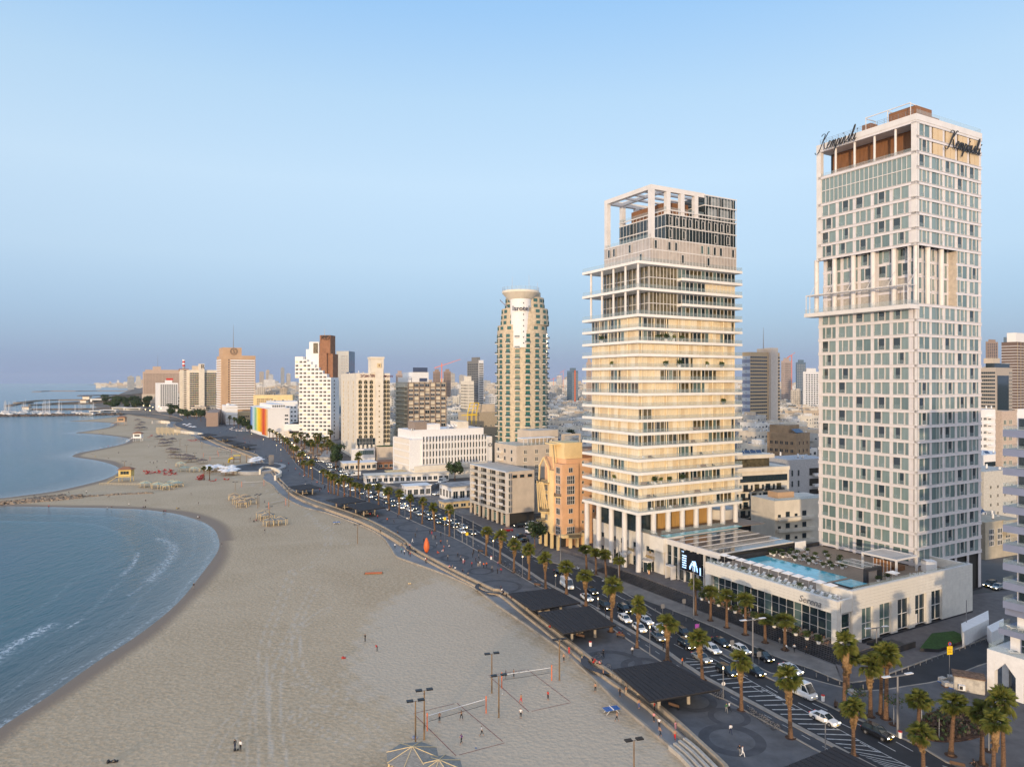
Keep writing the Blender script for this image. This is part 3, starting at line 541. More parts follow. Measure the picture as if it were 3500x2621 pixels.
b=B(); b.box(3,2,KH,10,9,KH+3.2,wood); b.box(10.2,2.4,KH,14,9,KH+1.8,wood); b.box(3,14,KH,6,16.5,KH+2.5,wood); b.obj('roof_cabin',K)
b=B()
for y in (2,8,14): b.box(1,y,KH,1.15,y+.15,KH+3.1,white); b.box(5,y,KH,5.15,y+.15,KH+3.1,white); b.box(1,y,KH+3.1,5.15,y+.15,KH+3.3,white)
b.box(1,2,KH+3.31,1.2,14.2,KH+3.5,white); b.obj('roof_pergola',K)
# terrace that sticks out halfway up
b=B(); b.box(-3.2,-.25,FL(17)-1.1,1.0,KD+1.5,FL(17)-.1,white); b.obj('terrace_slab',K)
b=B(); b.box(-3.1,-.15,FL(17)-.1,-3.04,KD+1.4,FL(17)+1.1,rail); b.box(-3.04,-.15,FL(17)-.1,.8,-.09,FL(17)+1.1,rail); b.obj('glass_rail',K)
b=B()
for i in range(34): y=(KD+.8)*i/33; b.box(-3.1,y,FL(18)+.9,-.3,y+.28,FL(18)+1.02,white)
b.box(-3.15,-.1,FL(18)+1.03,-2.95,KD+1,FL(18)+1.2,white); b.box(-.4,-.1,FL(18)+1.03,-.2,KD+1,FL(18)+1.2,white)
for y in (0.1,KD/5,KD*2/5,KD*3/5,KD*4/5,KD): b.tube((-2.8,y,FL(18)+1.1),(.6,y,FL(19)+1.6),.06,.06,5,white)
for y in (.2,1.2,KD-.3,KD+.9): b.box(-3.1,y,FL(17)-.1,-2.95,y+.15,FL(18)+.9,white)
b.obj('sunshade',K)
b=B(); b.box(2.2,2.3,FL(17),2.4,KD-.5,FL(19),M('screen_blind',(.45,.42,.38),.7)); b.obj('screen_blind',K)
b=B(); b.box(-.02,0,0,KW+.1,.1,.5,granite); b.cyl(KW+2.5,5,0,11,1.5,1.5,16,white); b.obj('service_drum',K)
# ---------------- middle tower with balconies all round
CO=(35.2,200.8); CW,CL=41.2,26.9; ca,cbx=2.2,1.8
C=T('apartment_tower','tall apartment tower with cream shutters and projecting white balcony slabs on every floor','tower',CO,U)
SZ=lambda k:55.1+(k-10)*3.72
bx0,by0,bx1,by1=1.9,2.0,CW-1.2,CL-2.6
b=B(); b.box(bx0+.25,by0+.25,SZ(0),bx1-.25,by1-.25,SZ(15),dark); b.box(bx0+4.2,by0+.4,SZ(15),bx1-.25,by1-.25,SZ(19),dark); b.obj('wall',C)
SLABW_=M('slab_white',(.80,.78,.74),.5,.05,.3)
for k in range(20):
    x0=0 if k not in (16,18) else 16.5
    b=B()
    if k==19: b.box(0,0,SZ(k)-.75,CW,CL,SZ(k),SLABW_)
    else: b.box(x0,0,SZ(k)-.75,CW,CL if k not in(16,18) else 6,SZ(k),SLABW_)
    b.obj('balcony_slab',C)
    z=SZ(k); b=B()
    if k not in (16,18): b.box(x0+.08,.05,z,x0+.12,CL-.1,z+1.1,rail)
    b.box(x0+.13,.05,z,CW-.1,.09,z+1.1,rail); b.box(CW-.1,.1,z,CW-.06,4,z+1.1,rail); b.obj('glass_rail',C)
def pan(w,m,f=white,h=2.85,kind='p'):
    key=('pan',round(w,2),m.name,h,kind)
    if key not in WC:
        b=B(); b.box(-w/2+.03,-.05,0,w/2-.03,.1,h,m)
        if kind=='s':
            for q in (-.22,.26): b.box(-w/2+.12+(w)*(q+.3),-.07,.05,-w/2+.15+w*(q+.3),-.051,h-.05,creamw)
        if kind=='g': b.box(-w/2+.03,-.11,0,-w/2+.13,-.051,h,f); b.box(w/2-.1,-.11,0,w/2-.03,-.051,h,f); b.box(-w/2+.13,-.1,h-.1,w/2-.1,-.051,h,f)
        WC[key]=b.mesh('shutter_panel' if kind=='s' else 'glass_door')
    return WC[key]
SLABW=M('slab_white',(.80,.78,.74),.5,.05,.3); SHT2=M('shutter_pale',(.84,.76,.60),.3,.08,.5,coat=.5); SHT3=M('shutter_deep',(.70,.57,.38),.3,.12,.5,coat=.5); rc=Rep(C); g=random.Random(11)
occ={0:.45,1:.2,2:.35,3:.08,4:.25,5:.7,6:.45,7:.08,8:.08,9:.45,10:.2,11:.15,12:.06,13:.75,14:.8}
for k in range(0,15):
    run=0;st='s'
    for face,n,Ln in (('W',14,by1-by0),('S',24,bx1-bx0)):
        for i in range(n):
            if run<=0: st='g' if g.random()<occ[k] else 's'; run=g.choice([2,3,4])
            run-=1; w=Ln/n
            if k==2 and face=='S' and i in range(0,8) : st2='s'
            else: st2=st
            m=g.choice([shut,shut,shut,SHT2,SHT3]) if st2=='s' else g.choice([glass,warmg,curt2,warmg]); a=(i+.5)*w
            loc=(bx0,by0+a,SZ(k)+.01) if face=='W' else (bx0+a,by0,SZ(k)+.01)
            rc.add('shutter_panel' if st2=='s' else 'glass_door',pan(w,m,white,2.93,st2),loc,FZ[face])
rc.flush(290)
b=B()
for k in range(0,15):
    for i in range(9): x=bx0+.9+i*(bx1-bx0-1.5)/8; b.cyl(x,by0-.35,SZ(k)+.01,SZ(k+1)-.76,.17,.17,8,shut)
    for i in range(1,5): y=by0+i*(by1-by0)/5; b.cyl(bx0-.35,y,SZ(k)+.01,SZ(k+1)-.76,.17,.17,8,shut)
tag(b.obj('column',C),kind='stuff')
# storeys 15-19: tall columns on the left, recessed glass
for ka,kb in ((15,17),(17,19)):
    for i in range(5): B().cyl(.75,.8+i*5.6,SZ(ka),SZ(kb)-.76,.34,.34,12,white).obj('column',C)
    gm=B(); gm.box(bx0+4.1,by0+.35,SZ(ka),bx0+4.2,by1-.5,SZ(kb)-.76,warmg); gm.box(bx0+4.21,by0+.26,SZ(ka),16.4,by0+.34,SZ(kb)-.76,warmg); gm.obj('high_glazing',C)
    for i in range(9): x=bx0+4.2+i*1.3; B().box(x-.06,by0+.1,SZ(ka),x+.06,by0+.25,SZ(kb)-.77,white).obj('mullion',C)
    for i in range(12): y=by0+.5+i*1.8; B().box(bx0+3.95,y-.06,SZ(ka),bx0+4.09,y+.06,SZ(kb)-.77,white).obj('mullion',C)
    b=B(); b.box(bx0+3.96,by0+.1,SZ(ka)+3.4,16.4,by0+.24,SZ(ka)+3.6,white); b.box(bx0+3.94,by0+.3,SZ(ka)+3.4,bx0+4.08,by1-.6,SZ(ka)+3.6,white); b.obj('mullion',C)
    for k in (ka,ka+1):
        for i in range(15):
            w=(bx1-16.5)/15; m=g.choice([glass,glass,warmg,curt2]) if not(k==17 and i>6) else shut
            O('glass_door',pan(w,m,white,2.93,'g'),C,(16.5+(i+.5)*w,by0,SZ(k)+.01),0)
# upper storeys and roof frame
z19=SZ(19); ux=4.9; zb=z19+7.0; zc=zb+7.4; zt=z19+22
panel=M('glossy_grey_panel',(.46,.41,.37),.25,.12,.35,spec=.8,coat=.4)
b=B(); b.box(ux,.1,z19,38.6,22,zb,panel); b.obj('upper_wall',C)
b=B(); b.box(10.7,.3,zb+.01,38.5,21.9,zc,glass); b.obj('glass_storeys',C)
b=B(); b.box(25.5,.4,zc+.01,38.45,21.8,zt-.6,glass); b.obj('glass_crown',C)
for i in range(10):
    for q in range(2):
        if (i*3+q*5)%4: B().box(25.65+i*1.28,.34,zc+.4+q*3.7,26.8+i*1.28,.39,zc+3.5+q*3.2,M('crown_pane',(.30,.34,.36),.08,.2,.5,spec=.9,coat=.6)).obj('pane',C)  # paler panes: reflections on the crown put into the glass colour
for z,x0 in ((z19+3.4,ux),(zb-.25,ux),(zb+3.6,10.7),(zc-.25,10.7),(zc+.9,10.7),(zc+4,25.5),(zt-.6,25.5)):
    b=B(); b.box(x0-.08,.0,z,38.7,.09 if x0<6 else .29,z+.3,white); b.box(x0-.15,.1,z,x0-.01,22,z+.3,white); b.obj('spandrel',C)
for i in range(27):
    x=ux+.3+i*1.28; z1=zb if x<10.7 else (zc+.9 if x<25.5 else zt-.3)
    B().box(x-.05,-.06,z19,x+.05,-.005,z1,white).obj('mullion',C)
for i in range(14):
    y=.5+i*1.6; B().box(10.5,y-.05,zb,10.55,y+.05,zc+.9,white).obj('mullion',C); B().box(ux-.2,y-.05,z19,ux-.155,y+.05,zb,white).obj('mullion',C)
rc=Rep(C)
for j,(z,lo) in enumerate(((z19+.4,5.5),(z19+3.8,5.5),(zb+.4,11),(zb+4.0,11))):
    for i in range(13 if lo<6 else 11):
        if g.random()<(.35 if j<2 else .6): rc.add('window',win(1.2,2.5,1,1,white,glass if j>1 or g.random()<.6 else curt2,.1,.14),(lo+.9+i*2.55,-.07,z),0)
    for i in range(8):
        if j<2 and g.random()<.4: rc.add('window',win(1.3,2.5,1,1,white,glass,.1,.14),(ux-.22,1.8+i*2.5,z),FZ['W'])
rc.flush()
b=B(); b.box(16,6,zc,24.5,17,zc+5.2,wood); b.box(11.5,9,zc,15.9,17,zc+3.6,wood); b.obj('roof_cabin',C)
for x,y in ((ux+.7,.8),(ux+.7,21.3),(10.9+.6,.8),(11.5,21.3),(16.9,.8),(22.3,.8),(17,21.3)):
    z=zb if x<7 or True else zc; B().box(x-.7,y-.65,zb+.02 if x<7 else zc+.02,x+.7,y+.65,zt-1.31,white).obj('frame_column',C)
b=B(); b.box(ux,.15,zt-1.3,25.5,1.45,zt,white); b.box(ux,20.7,zt-1.3,25.5,22,zt,white); b.box(ux,1.46,zt-1.3,ux+1.4,20.69,zt,white); b.obj('frame_beam',C)
for i in range(3): B().box(ux+1.41,5+i*4.6,zt-.9,25.4,5.8+i*4.6,zt-.3,white).obj('frame_beam',C)
B().box(10.8,1.46,zt-1.2,11.6,20.69,zt-.1,white).obj('frame_beam',C)
b=B(); b.box(10.75,.35,zc+1.21,25.4,.39,zc+2,rail); b.box(10.75,.4,zc+1.21,10.79,21.8,zc+2.1,rail); b.box(ux,.15,zb,ux+.05,21.8,zb+1,rail); b.obj('glass_rail',C)
# undercroft columns and lobby box
for i in range(8): B().cyl(1.0+i*5.45,.9,0 if i==0 else 11.5,SZ(0)-.76,.78,.78,16,white).obj('column',C)
for i in range(1,5): B().cyl(1.0,.9+i*6.2,0,SZ(0)-.76,.78,.78,16,white).obj('column',C)
b=B(); b.box(9,4.5,11.55,33,22,SZ(0)-.77,gold); b.box(3,5,11.55,8.9,22,SZ(0)-.77,glass); b.obj('lobby_wall',C)
b=B(); b.lathe([(4.6,11.5),(5,13),(5.2,14.6),(4.9,14.7),(0,14.3)],24,white,cx=40,cy=9); b.obj('ramp_drum',C)
# greenery and furniture out on the balconies
def plantb(m,r=.7,seed=1,h=.6,pm=greyc):
    b=B(); b.lathe([(0,0),(r*.45,0),(r*.6,h),(0,h)],10,pm)
    g_=random.Random(seed)
    for i in range(70):
        a=g_.uniform(0,6.28); rr=g_.uniform(0,r); zz=h+g_.uniform(0,r*1.6); s_=.16; c=Vector((rr*math.cos(a),rr*math.sin(a),zz)); n=Vector((g_.uniform(-1,1),g_.uniform(-1,1),g_.uniform(-1,1))).normalized(); e=n.orthogonal().normalized()*s_*1.4; f_=n.cross(e).normalized()*s_
        b.quad(c-e-f_,c+e-f_,c+e+f_,c-e+f_,m)
    return b.mesh('potted_plant')
PL=[plantb(foli2,.7,1),plantb(foli,.9,2,.7,tarp),plantb(leaf,.5,3,.9,tarp)]
def cl(x,y): return ft(CO,U,x,y)
for i,(k,x,y,lb) in enumerate(((13,8,.7,'leafy planter in the lit planted balcony'),(13,11,.7,'second leafy planter on the planted balcony'),(13,14,.7,'bushy planter on the planted balcony'),(13,17,.7,'trailing planter on the planted balcony'),(13,.9,18,'planter at the left end of the planted balcony'),(11,.9,13,'round bush on the left side of an upper balcony'),(11,11,.7,'round bush in the middle of an upper balcony'),(11,16,.7,'low bush row right of the round bush'),(11,27,.7,'bushy planter at the right of an upper balcony'),(11,33,.7,'last planter on the upper planted balcony'),(2,7,.9,'small shrub in a grey pot on a lower balcony'),(2,9.3,.9,'second shrub in a grey pot on a lower balcony'),(2,12.5,.9,'slim shrub in a grey pot on a lower balcony'),(2,17.5,.9,'big spiky plant in a grey box on a lower balcony'),(2,.9,12,'conifer in a grey pot on the left balcony'),(8,34,.9,'thin potted tree at the right end of a middle balcony'))):
    x_,y_=cl(x,y); tag(O('potted_plant',PL[i%3],None,(x_,y_,SZ(k)),i,),lb+' of the apartment tower','plant','balcony plants')
def chairm(m,w=.7):
    b=B(); b.box(-w/2,-.3,.28,w/2,.3,.4,m); b.box(-w/2,.3,.3,w/2,.4,.85,m)
    for x in (-w/2,w/2-.06):
        for y in (-.28,.3): b.box(x,y,0,x+.06,y+.06,.3,m)
    return b.mesh('chair')
CH=[chairm(M('dark_wicker',(.06,.05,.045),.8),.8),chairm(tarp,.65),chairm(M('brown_wicker',(.25,.15,.10),.8),1.7)]
kk=0
for k,xs in ((0,(6,8.5,10.5,13,15.5,18,20.5,26,28.5,31)),(1,(5,7,18,23.5,29,34)),(2,(3,4.8,6.2,23,28)),(3,(24,26,30)),(4,(3,5.5,25,30)),(5,(22,27)),(6,(21,23)),(19,(19,22,24,26,29,31.5,33))):
    for x in xs:
        x_,y_=cl(x,.95); kk+=1; tag(O('balcony_chair',CH[kk%3 if k<19 else 1],None,(x_,y_,SZ(k)),U+g.uniform(-.6,.6)),'outdoor seat on a balcony of the apartment tower, '+('the roof-like wide slab' if k==19 else ['lowest','second lowest','third lowest','fourth lowest','fifth','sixth','seventh'][k]+' floor'),'chair','balcony seats')
# ---------------- white podium with the pool deck
PO=(66,145.5); pl=lambda x,y:ft(PO,U,x,y)
tile=M('white_wall_tile',(.70,.67,.61),.6,.06,.8)
P=T('pool_podium','low white tiled podium building with tall glass front and pool on its roof','building',PO,U)
DZ=9.3
b=B(); b.box(1.6,1.0,1.2,49.5,36.6,DZ-.25,dark); b.obj('wall',P)
b=B(); b.box(.8,.8,DZ-.24,11.9,36.7,DZ,deckw); b.box(21.3,.8,DZ-.24,49.6,36.7,DZ,deckw); b.box(11.91,.8,DZ-.24,21.29,12.4,DZ,deckw); b.box(11.91,39.0-1.0,DZ-.24,21.29,39.1,DZ,deckw); b.box(11.6,36.71,DZ-.24,21.5,39.3,DZ,granite); b.obj('pool_deck',P)
b=B(); b.box(11.95,12.45,DZ-1.4,21.25,37.95,DZ-.12,poolw); b.obj('pool',P)
b=B(); b.box(13.2,6.2,DZ+.0,19.6,11.0,DZ+.25,granite); b.box(13.5,6.5,DZ+.251,19.3,10.7,DZ+.30,poolw); b.obj('small_pool',P)
# tiled fascia west (z 7.2-10) and piers, single tiles
rt=Rep(P); tc={}
def tl(w,h):
    k=(round(w,2),round(h,2))
    if k not in tc: tc[k]=B().box(-w/2+.015,-.10,.015,w/2-.015,0,h-.015,tile).mesh('wall_tile')
    return tc[k]
def tiles(face,a0,a1,z0,z1,tw,th,x=0,y=0,hole=None):
    n=max(1,round((a1-a0)/tw)); m=max(1,round((z1-z0)/th)); w=(a1-a0)/n; h=(z1-z0)/m; me=tl(w,h)
    for j in range(m):
        for i in range(n):
            a=a0+(i+.5)*w; z=z0+j*h
            if hole and hole(a,z+h/2): continue
            rt.add('wall_tile',me,(a,y,z) if face=='S' else (x,a,z),FZ[face])
b=B(); b.box(.15,.15,7.4,1.0,36.9,10,tile); b.box(.15,.15,1.2,1.5,1.5,7.4,tile); b.box(.15,35.2,1.2,1.5,36.9,7.4,tile); b.box(.12,.12,10,1.05,36.95,10.15,white); b.obj('fascia',P)
tiles('W',.15,36.9,7.4,10,1.3,.65,x=.14)
tiles('W',.15,1.5,1.2,7.4,1.35,1.0,x=.14); tiles('W',35.4,36.9,1.2,7.4,1.35,1.0,x=.14)
# south wall: openings
hol=[(8.2,12.0),(14.2,18.4),(20.6,24.8),(27.0,31.2),(33.2,37.4)]
def hole(a,z):
    if 2.2<a<5.0 and z<7.2: return True
    for q,(c,d) in enumerate(hol):
        if c<a<d and z<7.4: return True
    return 42.6<a<47 and z<5
b=B(); b.box(5.2,.35,7.35,50,1.0,11.35,tile); segs=[(5.2,8.2),(12,14.2),(18.4,20.6),(24.8,27),(31.2,33.2),(37.4,50)]
for a,c in segs: b.box(a,.35,0.4,c,1.0,7.34,tile)
b.box(49.2,1.01,.4,50,37,11.35,tile); b.box(5.2,1.01,9.3,5.9,9,11.34,tile); b.box(1.5,.35,7.35,5.19,1.0,10,tile); b.box(5.1,.3,11.36,50.1,1.1,11.5,white); b.obj('south_wall',P)
tiles('S',5.2,50,7.35,11.35,1.4,.67,y=.34)
for a,c in segs: tiles('S',a,c,.4,7.35,1.4,.67,y=.34)
rt.flush(290)
b=B(); b.box(1.6,.2,0,50,.34,.39,granite); b.obj('plinth',P)
for q,(c,d) in enumerate(hol):
    m=[curt2,curt2,glass,glass,glass][q]; o=O('window',win(d-c,6.6,2,2,white,glass if q in (2,3) else m,.14,.12),P,((c+d)/2,.75,.7)); B().box((c+d)/2-1.6,.5,.7,(c+d)/2-.9,.6,3.1,white).obj('door',P) if q==3 else None
O('window',win(2.8,5.9,1,2,white,glass,.14,.12),P,(3.4,.8,1.2))
b=B(); b.box(42.6,.5,.4,47,.7,5,steel)
for i in range(5): b.box(42.6+i*1.1-.04,.42,.4,42.6+i*1.1+.04,.49,5,white)
b.obj('service_door',P)
# west glazing: 16 bays with two transoms
for i in range(17):
    y=1.6+i*2.0; o=O('window',win(1.98,6.1,1,3,white,glass if i%4 else curt2,.06,.10),P,(1.35,y+1.0,1.25),FZ['W'])
for i in range(6): B().cyl(2.6,4+i*5.6,1.2,9,.3,.3,10,white).obj('column',P)
text('Serena',2.0,.05,steel,P,(-.05,6.6,7.9),RW,'sign_lettering',shear=.3)
b=B(); b.box(.55,.6,10.15,.6,36.8,11.0,rail); b.box(5.9,.65,11.5,49,.7,12.2,rail); b.obj('glass_rail',P)
B().box(5.95,37.1,DZ,49.5,37.5,DZ+1.0,granite).obj('parapet',P)
# lobby block with dark glass roof
Lb=T('lobby_hall','glass fronted hall with slanted grey glass roof between the towers','building',PO,U)
b=B(); b.box(6.1,37.6,1.2,34,58,11.0,dark); b.obj('wall',Lb)
roofg=M('grey_glass_roof',(.13,.13,.135),.08,.25,.25,spec=.9)
for i in range(5): B().box(6.3,38.0+i*4,11.01,33.9,38+i*4+3.8,11.2+.0,roofg).obj('roof_pane',Lb)
for i in range(6): B().box(5.8,37.7+i*4.05,11.0,34,37.9+i*4.05,11.32,white).obj('roof_rib',Lb)
b=B(); b.box(5.5,37.6,10.0,5.95,58,11.4,white); b.obj('fascia',Lb)
for i in range(9):
    y=38.2+i*2.4; B().box(5.5,y-.1,1.2,6.05,y+.1,10,white).obj('fin',Lb)
for i in range(8): O('window',win(2.2,8.6,1,3,white,glass,.05,.08),Lb,(6.05,39.4+i*2.4,1.25),FZ['W'])
scr=M('screen_black',(.012,.014,.02),.3,0); scw=M('screen_lit_blue',(.45,.68,1),.5,0,emit=1.4)
b=B(); b.box(5.42,43.6,4.4,5.48,51.2,9.7,scr); sc_=b.obj('screen',Lb)
g=random.Random(5); b=B()
def sq(y0,y1,z0,z1): b.box(5.38,y0+4.4,z0+.3,5.415,y1+4.4,z1+.3,scw)
for r_ in range(6): sq(44.6+g.uniform(0,.3),46.4,8.1-r_*.62-.3,8.1-r_*.62)
for q in range(26): a=g.uniform(40.6,43.4); z=4+2.8*(1-((a-42)/1.6)**2)*g.uniform(.75,1.1); sq(a,a+.28,z,z+g.uniform(.3,.9))
sq(41.5,42.4,4.6,7.2); sq(39.5,39.9,4,6); b.obj('picture',sc_)
text('THE',.5,.02,scw,sc_,(5.35,51.0,9.1),RW,'lettering',align='LEFT'); text('GALLERY',.62,.02,scw,sc_,(5.85,46.0,8.8),RW,'lettering',align='LEFT') if False else None
b=B(); b.box(3.6,53.2,1.2,5.4,53.35,4.6,white); b.box(3.6,55.4,1.2,5.4,55.55,4.6,white); b.box(3.6,53.2,4.61,5.4,55.55,4.8,white); b.obj('porch',Lb)
# wing under the apartment tower
Wg=T('lobby_wing','pale tiled base wing behind the white round columns of the apartment tower','building',PO,U)
b=B(); b.box(5.4,58.1,1.2,34,91,11.35,tile); b.box(4.4,57.2,7.6,12,58.09,11.5,tile); b.box(4.4,58.0,7.6,5.39,63,11.5,tile); b.obj('wall',Wg)
b=B(); b.box(5.4,58.5,11.36,46,91,11.5,deckw); b.obj('deck',Wg)
b=B(); b.box(4.9,63,10.5,10,64,11.9,poolw) if False else None; b.box(6.5,58.15,11.501,36,60.6,11.62,poolw); b.box(6.4,58.05,10.3,9.5,58.14,11.62,M('pool_side',(.03,.30,.28),.1,0)); b.obj('edge_pool',Wg)
rt=Rep(Wg); tc.clear()
tiles('W',58.1,91,8.0,11.35,1.5,.66,x=5.39); rt.flush()
for i in range(5):
    y=62+i*5.8
    O('window',win(3.2,1.4,2,1,steel,glass,.06,.08),Wg,(5.3,y+1.6,6.5),FZ['W']); B().box(5.2,y,4.0,5.39,y+3.2,6.4,panel).obj('wall_panel',Wg); O('window',win(3.2,2.7,3,2,steel,glass,.06,.08),Wg,(5.3,y+1.6,1.25),FZ['W'])
goldm=M('gold_letters',(.5,.36,.12),.3,0,metal=.8)
text('PADANI',1.3,.05,goldm,Wg,(5.15,73.0,5.0),RW,'sign_lettering'); text('AGENCY',1.0,.05,goldm,Wg,(5.15,63.5,4.7),RW,'sign_lettering'); B().prism([(5.1,63.2),(5.15,63.2),(5.15,63.8),(5.1,63.8)],6.1,6.8,goldm).obj('emblem',Wg)
for y in (63.5,73.5):
    b=B(); b.cyl(4.2,y,1.2,3.9,1.35,1.35,16,glass); b.cyl(4.2,y,3.91,4.3,1.5,1.5,16,white)
    for a in range(6): b.tube((4.2+1.37*math.cos(a),y+1.37*math.sin(a),1.2),(4.2+1.37*math.cos(a),y+1.37*math.sin(a),3.9),.07,.07,5,white)
    b.obj('revolving_door',Wg)
b=B(); b.box(8,62,11.5,33,62.04,12.5,rail); b.box(5.5,60.8,11.5,5.54,90,12.5,rail); b.obj('glass_rail',Wg)
# plaza and black steps
b=B(); pp_=[pl(x,y) for x,y in [(-1.4,2),(-1.2,30),(-1,60),(-1.5,73),(-1.5,100),(20,100),(20,2),(6,2),(6,-3.8),(-1.5,-3.8)]]; b.prism(pp_,-.5,1.2,plaza); struct('terrace',b,'dark stone terrace in front of the white podium')
st=T('granite_steps','long flight of black granite steps between pavement and podium terrace','steps',PO,U)
for k in range(7): B().box(-1.5-.62*(k+1),-3.9-k*.35,-.4,-1.51-.62*k,74+k*.2,1.05-.15*k,granite).obj('step',st)
for k in range(7): B().box(-1.49,-3.9-.6*(k+1),-.4,7.0,-3.91-.6*k,1.05-.15*k,granite).obj('step',st)
b=B(); b.box(7.2,-6.5,0,16,-6.1,1.3,granite); b.box(7.2,-1.8,.0,12,-1.5,1.4,granite); b.box(7.1,-6.0,0,15,-1.9,.55,granite); tag(b.obj('ramp_wall',None,PO+(0,),U),'dark granite ramp walls beside the podium corner','wall')
# lawn patch and ramp boxes
b=B(); b.prism(GP([(3144,2222),(3185,2170),(3260,2162),(3315,2186),(3210,2225)],.3),-.2,.75,granite,top=grass); tag(b.obj('lawn_bed'),'small green lawn bed with a dark stone edge by the side street','flower bed')
for P_,z,lb in (([(3285,2130),(3378,2085),(3380,2115),(3290,2160)],3.2,'long white ramp wall behind the lawn bed'),([(3373,2140),(3430,2112),(3432,2140),(3390,2160)],3.0,'short white ramp wall right of the lawn bed')):
    w=GP(P_,z) ; b=B(); b.prism([G(x,y,z) for x,y in P_],0,z,tarp); tag(b.obj('ramp_box'),lb,'wall')
# pool furniture
def lounger():
    t=T('sun_lounger','x','sun lounger',(0,0,0)); b=B(); b.box(-.33,-.95,.22,.33,.35,.32,tarp); b.add([(-.33,.35,.22),(.33,.35,.22),(.33,.95,.72),(-.33,.95,.72),(-.33,.35,.32),(.33,.35,.32),(.33,.9,.8),(-.33,.9,.8)],[(0,1,2,3),(7,6,5,4),(0,4,5,1),(2,6,7,3),(1,5,6,2),(3,7,4,0)],tarp); b.obj('seat',t)
    for x,y in ((-.28,-.85),(.28,-.85),(-.28,.5),(.28,.5)): B().box(x-.03,y-.03,0,x+.03,y+.03,.22,white).obj('leg',t)
    B().box(-.25,-.9,.325,.25,-.3,.36,M('navy_towel',(.03,.06,.12),.9)).obj('towel',t); return t
lo=lounger(); used=set()
def pput(p,x,y,z,rz,lb,grp,used=used):
    w=pl(x,y); return place(p,(w[0],w[1],z),U+rz,lb,used,grp)
n=0
for i in range(15):
    for j in range(2):
        pput(lo,(2.6,4.6)[j]+.3*(i%2),4.0+i*2.15,DZ,R(-80) if j else R(-80),'white sun lounger under the umbrella row, '+('edge side' if j==0 else 'pool side'),'loungers under the umbrella row'); n+=1
rows=[(23.5,33.5),(23.6,31.8),(23.8,30.0),(24.0,27.8),(24.2,26.0),(24.4,24.0),(24.6,22.0),(24.8,20.0),(27,34),(27,32),(27.2,30),(27.2,27.5),(27.4,25),(27.4,22.5),(27.4,20),(30,31),(30,28)]
for x,y in rows: pput(lo,x,y,DZ,R(100),'white sun lounger on the timber deck inland of the pool','loungers inland of the pool')
def umbrella():
    t=T('parasol','x','umbrella',(0,0,0)); B().cyl(0,0,0,2.6,.04,.04,6,white).obj('pole',t); b=B(); pr=[(0,2.85),(1.5,2.4),(1.5,2.3),(0,2.65)]; b.lathe(pr,4,tarp,a0=R(45),a1=R(405)); b.obj('canopy',t); B().cb(0,0,0,.7,.7,.1,greyc).obj('base',t); return t
um=umbrella()
for i in range(12): pput(um,4.6,5.0+i*2.72,DZ,0,('leftmost' if i==11 else 'rightmost' if i==0 else f'number {i+1} from the right')+' white square parasol in the row along the pool','white parasols along the pool')
pput(um,25.5,4.5,DZ,0,'single white parasol beside the glass shelter','white parasols along the pool')
def planter():
    t=T('pool_planter','x','planter',(0,0,0)); B().lathe([(0,0),(.45,0),(.6,.75),(0,.75)],8,tarp).obj('pot',t); b=B(); g=random.Random(2)
    for i in range(110):
        c=Vector((g.gauss(0,.42),g.gauss(0,.42),g.uniform(.75,1.7))); n_=Vector((g.uniform(-1,1),g.uniform(-1,1),g.uniform(-1,1))).normalized(); e=n_.orthogonal().normalized()*.2; f_=n_.cross(e).normalized()*.12; b.quad(c-e-f_,c+e-f_,c+e+f_,c-e+f_,foli2)
    b.obj('shrub',t); return t
pn_=planter()
for i,(x,y) in enumerate([(23,36.5),(25.5,37),(22.5,35),(23,32.6),(23,28.9),(23.3,25),(23.6,21.1),(24,18.9),(26,35.5),(26,33),(26.2,28.8),(26.4,26.2),(26.6,21.5),(29,35),(29,33),(31,29),(32,26),(31,22),(33,33),(34,24),(35,29),(28.5,18.5),(26.5,18),(3.6,12),(3.6,20),(3.6,28),(27.5,7),(24,7)]):
    pput(pn_,x,y,DZ,i,'white pot with a green shrub on the pool deck','planters on the pool deck').scale=(.72,.72,.72)
pg=T('pergola','white slatted pergola over the poolside bar at the foot of the hotel tower','pergola',pl(32.2,7.8)+(DZ,),U)
b=B()
for x,y in ((0,0),(8,0),(0,8.6),(8,8.6)): B().box(x,y,0,x+.4,y+.4,3.3,white).obj('post',pg)
for y in (0,8.6): B().box(0,y,3.31,8.4,y+.4,3.7,white).obj('beam',pg)
for x in (0,8): B().box(x,.41,3.31,x+.4,8.59,3.7,white).obj('beam',pg)
for i in range(14): B().box(.41,.5+i*.6,3.45,7.99,.72+i*.6,3.6,white).obj('slat',pg)
b=B(); b.box(.2,1.5,0,.3,6,2.9,wood); b.obj('timber_screen',pg)
for i in range(6): B().box(.1,1.5+i*.88,0,.19,1.6+i*.88,2.9,white).obj('screen_frame',pg)
B().box(2.5,2,0,6.5,5.5,1.1,wood).obj('bar',pg)
gs=T('glass_shelter','glass roofed shelter on dark stone legs beside the small pool','shelter',pl(19.8,7.5)+(DZ,),U)
B().box(.2,-.3,0,1,.5,2.5,granite).obj('leg',gs); B().box(5.2,-.3,0,6,.5,2.5,granite).obj('leg',gs); B().box(.2,-.3,2.51,6,.5,3.2,granite).obj('beam',gs)
B().box(0,.3,3.3,6,7.5,3.36,rail).obj('glass_roof',gs)
for i in range(3): B().box(i*2.9,.3,3.21,i*2.9+.15,7.5,3.29,white).obj('roof_bar',gs)
b=B(); b.box(0,0,0,2.6,.3,2.6,tarp); b.box(0,.3,0,.3,2.2,2.6,tarp); b.box(0,.31,2.3,2.6,2.2,2.6,tarp); tag(b.obj('white_booth',None,pl(41,6)+(DZ,),U-.5),'small white open box on the deck beside the tower','booth')
